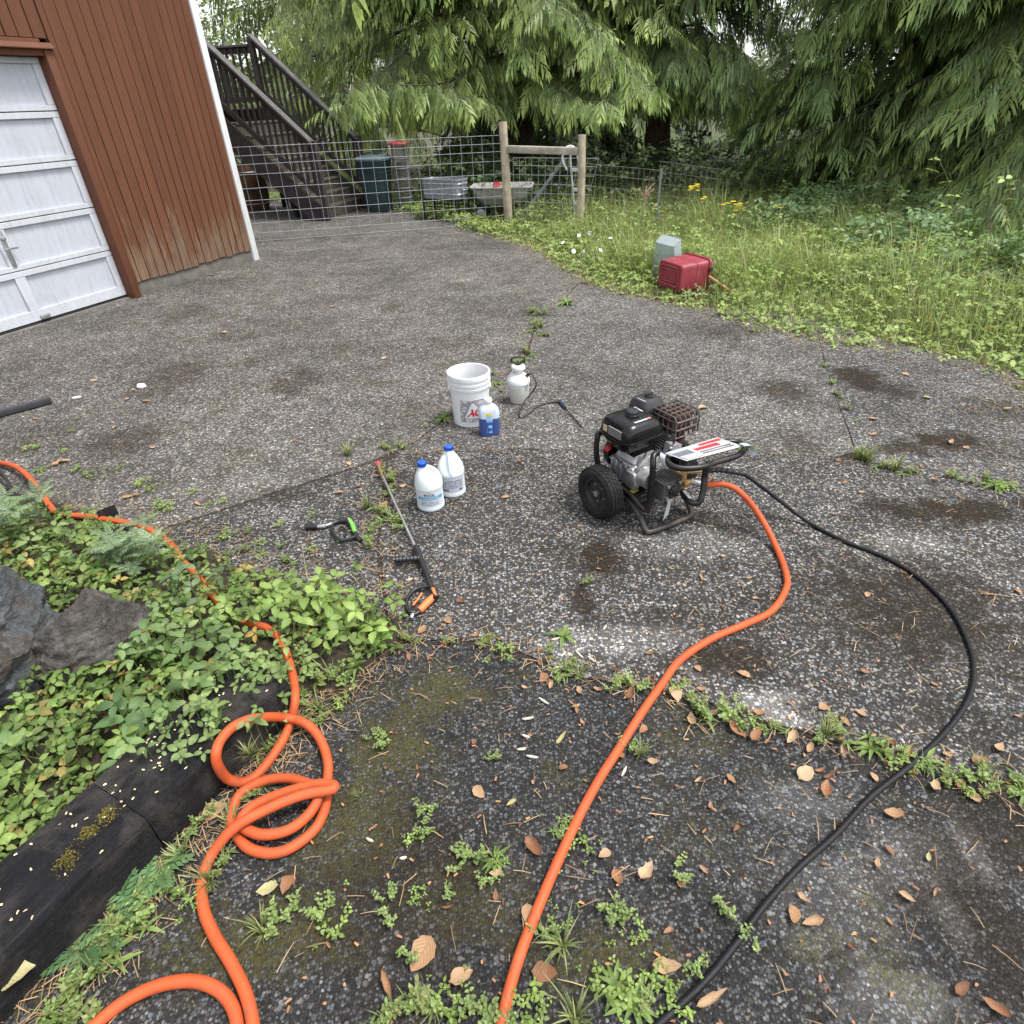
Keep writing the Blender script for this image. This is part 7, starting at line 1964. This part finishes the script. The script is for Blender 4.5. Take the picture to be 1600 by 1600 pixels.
leaf('tan', 335, 1268, .085, w6, 0, 0.4); leaf('yellow', 420, 1390, .055, w6, 0); leaf('rusty', 450, 1382, .05, w6)
o = bpy.data.objects.new('fallen_leaf', LEAFS['yellow'][2]); COL.objects.link(o); p_ = G(25, 1522, 0.09); o.location = p_; o.scale = (.085,) * 3; o.rotation_euler = (.2, -.2, .3); tag(o, 'large blotched yellow green leaf at the near end of the timber', 'leaf')

rl = random.Random(9)
for k in range(34):
    a = rl.random() * (len(jB) - 3.01)
    i0 = int(a); f_ = a - i0
    x = jB[i0][0] * (1 - f_) + jB[i0 + 1][0] * f_ + rl.gauss(0, .03); y = jB[i0][1] * (1 - f_) + jB[i0 + 1][1] * f_ + rl.gauss(0, .035)
    o = bpy.data.objects.new('fallen_leaf', LEAFS['rusty' if k % 3 else 'tan'][rl.randrange(6)]); COL.objects.link(o)
    q_ = rl.uniform(.018, .04); o.location = (x, y, .005); o.scale = (q_, q_ * rl.uniform(.6, 1), q_ * 1.3); o.rotation_euler = (rl.uniform(-.5, .5), rl.uniform(-.5, .5), rl.uniform(0, 6.28))
    d = 'small shrivelled brown leaf lodged in the long joint' if k % 3 else 'small shrivelled tan leaf lodged in the long joint'
    tag(o, d, 'leaf', 'fallen leaves: ' + d)
# white wood chips near the weedy joint
M_chip = pm('pale split wood', (0.55, 0.47, 0.38), 0.7, var=0.2)
for i, (px, py, s, a) in enumerate([(868, 998, .035, .3), (858, 1018, .03, -.4), (880, 1022, .03, .8), (905, 1022, .05, 2.1), (925, 1030, .04, 2.3), (875, 1042, .04, .1), (862, 1052, .03, 1.2), (850, 1095, .045, 2.4), (945, 980, .03, 1.0), (825, 1122, .04, .2), (832, 1182, .04, 2.9), (822, 1150, .03, 2.7), (815, 1170, .03, 0.1), (578, 1312, .025, 2.7), (630, 1340, .02, 0.2), (975, 1205, .04, 1.0), (640, 905, .03, .5)]):
    c = G(px, py, 0.006)
    o = MB().loft([[(x, -w_, 0), (x, w_, 0), (x, w_ * 0.6, 0.004), (x, -w_ * 0.6, 0.004)] for x, w_ in ((-.5 * s, .001), (-.25 * s, .004), (.2 * s, .0045), (.5 * s, .0015))]).build('wood_chip', M_chip, None, smooth=False)
    o.location = (c.x, c.y, 0.004); o.rotation_euler = (0, 0.03, a)
    tag(o, 'pale wood splinter lying near the long weedy joint', 'wood chip', 'wood chips near the long joint')
o = MB().loft([sring(0, 0, z, r_, r_ * 0.7, 2.5, 14) for z, r_ in ((0, .03), (.012, .036), (.03, .026), (.034, .01))]).build('paper_scrap', M_white, None); c = G(222, 606); o.location = (c.x, c.y, 0.001); tag(o, 'crumpled white paper scrap on the far slab', 'paper')
o = MB().loft([sring(0, 0, z, r_, r_ * 0.4, 2.5, 12) for z, r_ in ((0, .03), (.008, .032), (.012, .02))]).build('paper_scrap', M_white, None); c = G(120, 622); o.location = (c.x, c.y, 0.001); o.rotation_euler = (0, 0, .5); tag(o, 'thin white paper strip on the far slab', 'paper')

# ------------------------------------------------------------------ litter too small to count: needles, stalks, seeds
def sticks(name, label, pts_, lens, w, a, b_, seed, z=0.004, up=0.0):
    r2 = np.random.default_rng(seed)
    n = len(pts_)
    ang = r2.uniform(0, 2 * PI, n)
    X = np.stack([np.cos(ang), np.sin(ang), r2.normal(0, up, n)], 1)
    tv = np.array([[-.5, -1, 0], [0, -1, .06], [.5, -.6, 0], [.5, .6, 0], [0, 1, .06], [-.5, 1, 0]], float)
    L_ = r2.uniform(*lens, n)
    V, F = inst(tv, np.array([[0, 1, 4, 5], [1, 2, 3, 4]]), basis(X, np.tile([0, 0, 1.0], (n, 1)) + r2.normal(0, .2, (n, 3))), np.stack([L_, np.full(n, w), L_], 1), np.column_stack([pts_[:, 0], pts_[:, 1], np.full(n, z) + r2.uniform(0, .004, n)]))
    o = npmesh(name, V, F, M_litter, None, np.repeat(pal(r2, n, a, b_), 6, 0)); tag(o, label, 'litter', kind='stuff')
m, nt, b = newmat('dry litter'); at = nd(nt, 'ShaderNodeAttribute', attribute_name='Col'); nt.links.new(at.outputs[0], b.inputs['Base Color']); b.inputs['Roughness'].default_value = 0.85
M_litter = m
rg = np.random.default_rng(404)
def along(pl, n, sd_):
    pl = [Vector((p_[0], p_[1])) for p_ in pl]
    out = []
    seg = [(a, b_, (b_ - a).length) for a, b_ in zip(pl[:-1], pl[1:])]
    tot = sum(s_[2] for s_ in seg)
    for a, b_, l_ in seg:
        k = int(n * l_ / tot)
        t_ = rg.random(k)
        q = np.array(a)[None] * (1 - t_[:, None]) + np.array(b_)[None] * t_[:, None] + rg.normal(0, sd_, (k, 2))
        out.append(q)
    return np.concatenate(out)
edge_r = [(0.4, 9.2), (0.61, 8.36), (1.03, 7.13), (1.64, 6.27), (2.23, 5.37), (2.79, 4.73), (3.4, 4.45), (3.6, 3.9), (3.4, 3.2)]
pts_ = np.concatenate([along(edge_r, 1500, 0.16), along([(3.3, 3.9), (3.3, 3.0), (2.6, 2.6)], 700, 0.28), along(jB, 900, 0.05), along(jD, 350, 0.05), along(jJ1, 300, 0.05), along(jJ0, 260, 0.07), along([(-1.2, .5), (-.95, .95), (-.72, 1.4), (-.5, 1.6)], 900, 0.07), along([(-2.4, 2.75), (-1.4, 2.3), (-.5, 1.9)], 700, 0.12), rg.uniform([-1.0, .3], [2.2, 4.0], (900, 2)), rg.uniform([-3.5, 3], [2.0, 8.0], (500, 2))])
sticks('needle_litter', 'brown needles and dry stalks scattered over the concrete', pts_, (.015, .07), .0011, (0.16, 0.085, 0.04), (0.40, 0.28, 0.15), 405)
pts_ = rg.uniform([-0.7, .35], [1.5, 2.4], (420, 2))
sticks('crumb_litter', 'small brown leaf crumbs scattered over the near concrete', pts_, (.006, .018), .003, (0.16, 0.07, 0.03), (0.40, 0.2, 0.09), 406)
q = []
for _ in range(150):
    a, n_ = rg.uniform(-0.75, 0.6), rg.uniform(-0.235, -0.015)
    if -0.35 < a < 0.35 or rg.random() < 0.35: q.append((tfront + td * a + tn * n_)[:2])
sticks('seed_litter', 'cream seeds lying on top of the black timbers', np.array(q), (.006, .010), .0022, (0.55, 0.46, 0.25), (0.62, 0.54, 0.33), 407, z=0.1715)
# moss tufts on the near timber
M_moss = leafmat('moss', 0.2, 0.9, var=0.4)
for i, (px, py, s) in enumerate([(168, 1272, .032), (138, 1300, .026), (105, 1345, .036)]):
    c = G(px, py, .167)
    n = 260
    d = rg.normal(0, .4, (n, 2)) * s
    hh = .012 * np.exp(-(d ** 2).sum(1) / (s * s * .3))
    pl = scatter_leaves(rg, np.column_stack([d, hh]), np.tile([0, 0, 1.0], (n, 1)), (.004, .008), (LS_V, LS_F, LS_UV), pal(rg, n, (0.09, 0.075, 0.015), (0.16, 0.13, 0.03)), .9)
    o = npmesh('moss_tuft', pl[0], pl[1], M_moss, None, pl[2], pl[3]); o.location = (c.x, c.y, .166); tag(o, ['olive moss tuft on the timber nearest the coil', 'small olive moss tuft on the timber, middle of three', 'olive moss tuft on the timber nearest the camera'][i], 'moss')
# ------------------------------------------------------------------ verge: rough grass and weeds right of the driveway
def in_poly_np(P, poly):
    x, y = P[:, 0], P[:, 1]
    c = np.zeros(len(P), bool)
    n = len(poly); j = n - 1
    for i in range(n):
        xi, yi = poly[i]; xj, yj = poly[j]
        hit = ((yi > y) != (yj > y)) & (x < (xj - xi) * (y - yi) / (yj - yi + 1e-12) + xi)
        c ^= hit; j = i
    return c
def dist_np(P, line):
    d = np.full(len(P), 99.0)
    for a, b_ in zip(line[:-1], line[1:]):
        a, b_ = np.array(a), np.array(b_)
        ab = b_ - a
        t_ = np.clip(((P - a) @ ab) / (ab @ ab), 0, 1)
        d = np.minimum(d, np.linalg.norm(P - (a + t_[:, None] * ab), axis=1))
    return d
verge_edge = [(-1.1, 12.3), (-0.55, 11.35), (-0.12, 10.0), (0.35, 9.25), (0.58, 8.4), (0.98, 7.2), (1.28, 6.5), (1.62, 6.25), (2.0, 5.8), (2.25, 5.35), (2.5, 5.05), (2.85, 4.75), (3.2, 4.72), (3.5, 4.4), (3.62, 4.0), (3.5, 3.5), (3.9, 2.8), (4.6, 2.2)]
verge = verge_edge + [(7.5, 1.0), (13, 4), (14, 11), (10, 17), (3, 18), (-1.5, 17), (-2.0, 13.6)]
lumps = lambda P: 0.5 + 0.5 * np.array([noise.noise(Vector((p_[0] * 1.1, p_[1] * 1.1, 4.0))) for p_ in P])
def verge_pts(n, rg_, near_bias=True):
    out = []
    tot = 0
    while tot < n:
        P = np.column_stack([rg_.uniform(-2, 13, 6000), rg_.uniform(1.0, 17.5, 6000)])
        if near_bias:
            r_ = np.hypot(P[:, 0], P[:, 1])
            P = P[rg_.random(len(P)) < np.clip((8.0 / r_) ** 2.0, 0, 1)]
        P = P[np.abs(np.arctan2(P[:, 0], P[:, 1])) < R(52)]
        P = P[in_poly_np(P, verge)]
        tote_c = np.hypot((P[:, 0] - 1.95) / 0.36, (P[:, 1] - 6.75) / 0.36) > 1
        P = P[tote_c]
        out.append(P); tot += len(P)
    return np.concatenate(out)[:n]
rg = np.random.default_rng(501)
def grass_field(name, label, P, h, w, cols, seed, lean=0.6):
    r2 = np.random.default_rng(seed)
    n = len(P)
    a = r2.uniform(0, 2 * PI, n)
    d = np.stack([np.cos(a), np.sin(a), np.zeros(n)], 1)
    sdv = np.stack([-d[:, 1], d[:, 0], np.zeros(n)], 1)
    ln = lean * r2.uniform(0.1, 1.2, n)
    V = np.zeros((n, 8, 3)); C = np.zeros((n, 8, 3))
    base = np.column_stack([P, np.full(n, -0.07)])
    for j, q in enumerate((0, 0.35, 0.7, 1.0)):
        p_ = base + d * (h * ln * q ** 1.7)[:, None]
        p_[:, 2] += (h + 0.07) * (q - 0.3 * q * q * ln)
        ww = w * ((1 - q) ** 0.5 + 0.08)
        V[:, 2 * j] = p_ - sdv * ww[:, None]; V[:, 2 * j + 1] = p_ + sdv * ww[:, None]
        C[:, 2 * j] = C[:, 2 * j + 1] = cols * (0.85 + 0.25 * q)
    F = np.array([[0, 1, 3, 2], [2, 3, 5, 4], [4, 5, 7, 6]])[None] + (np.arange(n) * 8)[:, None, None]
    o = npmesh(name, V.reshape(-1, 3), F.reshape(-1, 4), M_leaf2, None, C.reshape(-1, 3), np.zeros((n * 8, 2)))
    tag(o, label, 'grass', kind='stuff')
P = verge_pts(36000, rg)
dE = dist_np(P, verge_edge)
lp = lumps(P)
h = (0.05 + 0.56 * np.clip(dE / 1.1, 0, 1) * lp ** 1.3 * 1.5) * rg.uniform(0.5, 1.25, len(P))
dry = rg.random(len(P)) < (0.10 + 0.30 * np.clip(1 - dE / 0.35, 0, 1) + 0.5 * np.clip(lumps(P * 1.7 + 9) - 0.55, 0, 1) * 2)
cols = pal(rg, len(P), (0.19, 0.26, 0.075), (0.33, 0.38, 0.14))
cols[dry] = pal(rg, dry.sum(), (0.34, 0.27, 0.14), (0.46, 0.40, 0.24))
grass_field('verge_grass', 'rough yellow green grass of the verge right of the driveway', P, h, 0.0032 * rg.uniform(0.5, 1.5, len(P)), cols, 502, 1.1)
P2 = along(verge_edge, 2600, 0.10)
grass_field('edge_thatch', 'dry tan thatch straggling over the verge edge', P2, rg.uniform(0.03, 0.16, len(P2)), np.full(len(P2), 0.0022), pal(rg, len(P2), (0.24, 0.17, 0.09), (0.42, 0.34, 0.20)), 505, 1.6)
# leafy weeds in the verge
P = verge_pts(24000, rg)
dE = dist_np(P, verge_edge)
lp = lumps(P + 3.7)
keep = rg.random(len(P)) < (0.5 + 0.5 * np.clip(1.2 - dE / 1.2, 0, 1)) * (0.35 + lp)
P, dE, lp = P[keep], dE[keep], lp[keep]
P = P + rg.normal(0, 0.07, P.shape)
Hh = (0.02 + 0.34 * np.clip(dE / 1.2, 0, 1) * lp * 1.5) * rg.uniform(0.3, 1.1, len(P))
pl = trifoliate(rg, np.column_stack([P, np.full(len(P), -0.03)]), Hh + 0.03, (0.015, 0.068), pal(rg, len(P), (0.17, 0.26, 0.06), (0.32, 0.40, 0.13)), (LS_V, LS_F, LS_UV), 3, R(80), 0.4)
o = npmesh('verge_weeds', pl[0], pl[1], M_leaf2, None, pl[2], pl[3]); tag(o, 'low leafy weeds creeping along the verge edge', 'weeds', kind='stuff')
# thin standing seed stalks
P = verge_pts(1700, rg)
dE = dist_np(P, verge_edge)
P = P[dE > 0.4]
grass_field('seed_stalks', 'pale dry seed stalks standing in the verge', P, rg.uniform(0.3, 0.62, len(P)), np.full(len(P), 0.0022), pal(rg, len(P), (0.36, 0.32, 0.16), (0.48, 0.44, 0.26)), 503, 0.35)
# undergrowth below the cedars, its leaf colour darkened to paint their shade
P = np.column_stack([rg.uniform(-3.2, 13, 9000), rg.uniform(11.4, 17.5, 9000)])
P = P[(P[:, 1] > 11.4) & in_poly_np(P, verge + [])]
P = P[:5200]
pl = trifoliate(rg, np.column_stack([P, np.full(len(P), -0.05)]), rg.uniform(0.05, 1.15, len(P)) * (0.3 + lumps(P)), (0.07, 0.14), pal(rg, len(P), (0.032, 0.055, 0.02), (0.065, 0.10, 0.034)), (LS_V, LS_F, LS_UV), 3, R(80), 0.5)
o = npmesh('undergrowth', pl[0], pl[1], M_leaf2, None, pl[2], pl[3]); tag(o, 'leafy undergrowth darkened by painted shade below the cedars', 'undergrowth', kind='stuff')
# weeds at the yard edge by the tub and under the stairs
P = np.concatenate([along([(-1.9, 13.3), (-1.2, 12.1), (-0.6, 11.3), (-0.1, 10.2)], 900, 0.13), rg.uniform([-1.6, 11.9], [0.4, 13.6], (1100, 2)), along([(-6.0, 15.2), (-4.4, 15.3), (-3.2, 14.9), (-2.2, 14.2)], 900, 0.25)])
pl = trifoliate(rg, np.column_stack([P, np.full(len(P), -0.01)]), rg.uniform(0.02, 0.16, len(P)), (0.03, 0.07), pal(rg, len(P), (0.17, 0.25, 0.06), (0.30, 0.36, 0.12)), (LS_V, LS_F, LS_UV), 3, R(80), 0.4)
o = npmesh('yard_weeds', pl[0], pl[1], M_leaf2, None, pl[2], pl[3]); tag(o, 'low bright weeds along the concrete edge behind the wire fence', 'weeds', kind='stuff')

# grass and stalks through the ground cover of the bed
sel = rg.choice(len(GCP), 2600)
n_ = len(sel)
Pb = GCP[sel][:, :2] + rg.normal(0, 0.03, (n_, 2))
cb_ = pal(rg, n_, (0.18, 0.24, 0.07), (0.34, 0.34, 0.15))
ok = np.array([inpoly(p_[0], p_[1], bed_poly) and rock_free(p_[0], p_[1]) and timber_free(p_[0], p_[1]) for p_ in Pb])
grass_field('bed_grass', 'thin grass and stalks growing through the ground cover', Pb[ok], rg.uniform(0.06, 0.26, ok.sum()), np.full(ok.sum(), 0.0016), cb_[ok], 504, 0.9)
# ------------------------------------------------------------------ brambles
M_bramble = leafmat('bramble leaf', 0.28, 0.45, var=0.2)
def bramble(label, c, dims, n, seed, canes=7):
    r2 = np.random.default_rng(seed)
    t = thing('bramble_bush', label, 'bramble', c, 0, 'brambles on the right verge')
    for k in range(canes):
        a = r2.uniform(0, 2 * PI)
        e = np.array([math.cos(a) * dims[0], math.sin(a) * dims[1]]) * r2.uniform(0.5, 0.8)
        zt = dims[2] * r2.uniform(0.6, 0.85)
        MB().tube(catmull([(0, 0, -0.1), (e[0] * 0.35, e[1] * 0.35, zt * 0.85), (e[0] * 0.75, e[1] * 0.75, zt * 0.9), (e[0], e[1], zt * 0.35)], 4), 0.006, 5).build('cane', pm('bramble cane', (0.16, 0.14, 0.06), 0.7) if k == 0 and 'bramble cane' not in bpy.data.materials else bpy.data.materials['bramble cane'], t)
    d = r2.normal(size=(n, 3)); d[:, 2] = np.abs(d[:, 2]) * 1.1; d /= np.linalg.norm(d, axis=1, keepdims=True)
    rr = r2.uniform(0.45, 1.05, (n, 1)) ** 0.6 * (1 + 0.22 * np.sin(d[:, :1] * 6 + seed) * np.cos(d[:, 1:2] * 5))
    P = d * rr * np.array([dims])
    P[:, 2] -= 0.05
    pl = trifoliate(r2, P, np.full(n, 0.004), (0.055, 0.10), pal(r2, n, (0.09, 0.165, 0.06), (0.18, 0.26, 0.11)), (LS_V, LS_F, LS_UV), 3, R(85), 0.5)
    npmesh('leaves', pl[0], pl[1], M_bramble, t, pl[2], pl[3])
bramble('bramble bush at the right edge below the large cedar', (5.9, 6.6, -0.05), (1.1, 0.9, 0.62), 900, 601)
bramble('bramble bush under the cedar boughs in the far right', (7.2, 7.9, -0.05), (1.2, 1.0, 0.75), 900, 602)
bramble('low bramble bush at the foot of the large cedar', (5.0, 7.9, -0.05), (1.0, 0.8, 0.62), 700, 603)
bramble('bramble bush in the middle distance below the spruce', (5.3, 10.3, -0.05), (1.1, 0.9, 0.75), 600, 604)
bramble('bramble bush right of the verge grass, nearest the camera', (5.2, 5.2, -0.05), (0.85, 0.7, 0.42), 500, 605)
bramble('bramble bush in the extreme right corner of the verge', (7.4, 5.6, -0.05), (1.2, 1.0, 0.8), 600, 606)
bramble('bramble bush left of the spruce at the back of the verge', (4.2, 9.6, -0.05), (0.9, 0.7, 0.55), 600, 607)
bramble('bramble mound in the middle of the far verge', (6.2, 9.2, -0.05), (1.2, 0.9, 0.65), 800, 608)
bramble('wide bramble mound at the right edge of the picture', (6.3, 6.0, -0.05), (1.2, 0.9, 0.68), 900, 609)
bramble('small bramble mound spilling into the verge grass', (4.4, 6.6, -0.05), (0.7, 0.6, 0.42), 500, 610)
def cane_up(label, px, py, ty, tpx, Y, seed):
    r2 = np.random.default_rng(seed)
    a, b_ = GY(px, py, Y), GY(tpx, ty, Y)
    t = thing('bramble_cane', label, 'bramble', (a.x, a.y, 0))
    pts = catmull([Vector((0, 0, 0)), Vector((0.02, 0, a.z * 0.6)), Vector(((b_.x - a.x) * 0.45, 0, (a.z + b_.z) / 2)), Vector((b_.x - a.x, 0, b_.z))], 6)
    MB().tube(pts, [0.007 * (1 - 0.7 * i / len(pts)) for i in range(len(pts))], 6).build('stem', bpy.data.materials['bramble cane'], t)
    for k in range(6):
        p_ = pts[int(len(pts) * (0.45 + 0.09 * k))]
        pl = trifoliate(r2, np.array([[p_.x + r2.normal(0, .05), p_.y, p_.z - 0.02]]), np.array([0.02]), (0.05, 0.09), pal(r2, 1, (0.24, 0.34, 0.09), (0.32, 0.42, 0.13)), (LF_V, LF_F, LF_UV), 3, R(85), 0.4)
        npmesh('leaf', pl[0], pl[1], M_bramble, t, pl[2], pl[3])
cane_up('tall young bramble cane rising in front of the large cedar', 1500, 345, 240, 1462, 7.4, 611)
cane_up('short bramble cane at the right edge in front of the cedar', 1580, 330, 275, 1566, 7.2, 612)

# ------------------------------------------------------------------ flowers
M_petal = leafmat('petal', 0.3, 0.6, var=0.05)
M_stem = pm('green stem', (0.12, 0.17, 0.06), 0.6)
def ragwort(label, px, by, ty, n, seed, s=1.0):
    r2 = np.random.default_rng(seed)
    b_ = G(px, by)
    hgt = GY(px, ty, b_.y).z * 1.08
    t = thing('ragwort', label, 'flower', (b_.x, b_.y, -0.05), 0, 'yellow flowers at the verge')
    MB().tube([(0, 0, 0), (0.015, 0, hgt * 0.5), (0, 0, hgt * 0.96)], [0.006, 0.005, 0.004], 6).build('stem', M_stem, t)
    m_ = 14
    P = np.column_stack([r2.normal(0, .008, m_), r2.normal(0, .008, m_), np.linspace(0.1, 0.85, m_) * hgt])
    a = np.arange(m_) * 2.4
    X = np.stack([np.cos(a), np.sin(a), np.full(m_, 0.35)], 1)
    V, F = inst(LN_V, LN_F, basis(X, np.tile([0, 0, 1.0], (m_, 1))), r2.uniform(.07, .12, m_), P)
    npmesh('leaves', V, F, M_leaf2, t, np.repeat(pal(r2, m_, (0.13, 0.2, 0.06), (0.22, 0.3, 0.1)), len(LN_V), 0), np.tile(LN_UV, (m_, 1)))
    for k in range(n):
        c = np.array([r2.normal(0, .045 * s), r2.normal(0, .03), hgt + 0.02 + r2.normal(0, .035 * s)])
        MB().tube([(0, 0, hgt * 0.9), tuple(c)], 0.002, 4).build('stalk', M_stem, t)
        q = 11
        a = np.arange(q) * 2 * PI / q
        X = np.stack([np.cos(a), np.sin(a) * 0.8 - 0.2, np.full(q, 0.3)], 1)
        V, F = inst(LN_V, LN_F, basis(X, np.tile([0, -0.5, 1.0], (q, 1))), np.full(q, .040), np.tile(c, (q, 1)))
        npmesh('petals', V, F, M_petal, t, np.tile([0.85, 0.66, 0.03], (len(V), 1)), np.tile(LN_UV, (q, 1)))
        MB().lathe([(.001, -.004), (.009, 0), (.008, .006), (.001, .008)], 8, Matrix.Translation(Vector(c))).build('flower_eye', M_yel, t)
ragwort('tall yellow flowered plant, tallest at the verge', 1075, 362, 297, 7, 701)
ragwort('short yellow flowered plant beside the tallest one', 1093, 362, 313, 2, 702, .6)
ragwort('yellow flowered plant with two heads left of the pair', 1130, 362, 318, 3, 703, .7)
ragwort('bushy yellow flowered plant in the middle of the verge', 1144, 364, 322, 7, 704)
ragwort('single yellow flowered plant farthest right under the cedar', 1208, 362, 323, 3, 705, .7)
b_ = G(1004, 360); hgt = GY(1004, 285, b_.y).z
t = thing('dry_dock', 'dry brown seed head plant beside the metal post', 'plant', (b_.x, b_.y, -0.05))
MB().tube([(0, 0, 0), (0, 0, hgt)], 0.005, 6).build('stem', M_chip, t)
r2 = np.random.default_rng(711)
for k in range(7):
    a = r2.uniform(0, 6.28); z0 = hgt * r2.uniform(0.65, 0.95)
    e = np.array([math.cos(a) * .12, math.sin(a) * .12, z0 + .12 * r2.uniform(.5, 1.2)])
    MB().tube([(0, 0, z0), tuple(e)], 0.002, 4).build('branch', M_chip, t)
    P = np.linspace(0, 1, 40)[:, None] * (e - np.array([0, 0, z0]))[None] + np.array([[0, 0, z0]]) + r2.normal(0, .014, (40, 3))
    V, F, C, U = scatter_leaves(r2, P, r2.normal(size=(40, 3)), (.012, .022), (LS_V, LS_F, LS_UV), pal(r2, 40, (0.26, 0.17, 0.12), (0.42, 0.30, 0.22)))
    npmesh('seed_head', V, F, M_leaf2, t, C, U)
# white trumpet flowers at the foot of the right post
bw = [(880, 380), (905, 368), (921, 364), (935, 376), (954, 373), (896, 393), (966, 386), (912, 394), (938, 392)]
M_trump = pm('white petal', (0.80, 0.81, 0.80), 0.6, var=0.03)
for i, (px, py) in enumerate(bw):
    c = G(px, py, 0.10 + 0.03 * (i % 3))
    o = MB().lathe([(.004, -.03), (.007, -.01), (.014, .004), (.029, .011), (.027, .013), (.013, .006), (.002, -.006)], 10, RX(R(20 + 37 * (i % 4))) @ RY(R(25 * (i % 3) - 25))).build('bindweed_flower', M_trump, None)
    o.location = c; o.rotation_euler = (0, 0, rg.uniform(-.6, .6))
    tag(o, 'white trumpet flower in the weeds below the right fence post', 'flower', 'white trumpet flowers below the fence post')

# ------------------------------------------------------------------ labels that look-alikes share: say which one by its place in its row
from bpy_extras.object_utils import world_to_camera_view
bpy.context.view_layer.update()
ORD = ['leftmost', 'second', 'third', 'fourth', 'fifth', 'sixth', 'seventh', 'eighth', 'ninth', 'tenth', 'eleventh', 'twelfth', 'thirteenth', 'fourteenth', 'fifteenth', 'sixteenth', 'seventeenth', 'eighteenth', 'nineteenth', 'twentieth'] + ['%d%s' % (n, 'st' if n == 21 else 'nd' if n == 22 else 'rd' if n == 23 else 'st' if n == 31 else 'nd' if n == 32 else 'rd' if n == 33 else 'th') for n in range(21, 60)]
by = {}
for o in COL.objects:
    if o.parent is None and 'category' in o and 'label' in o: by.setdefault(o['label'], []).append(o)
for lab, os_ in by.items():
    if len(os_) < 2: continue
    os_.sort(key=lambda o: world_to_camera_view(scene, cam, o.matrix_world.translation).x)
    for i, o in enumerate(os_):
        o['label'] = lab + (', leftmost' if i == 0 else ', rightmost' if i == len(os_) - 1 else ', %s from left' % ORD[i])
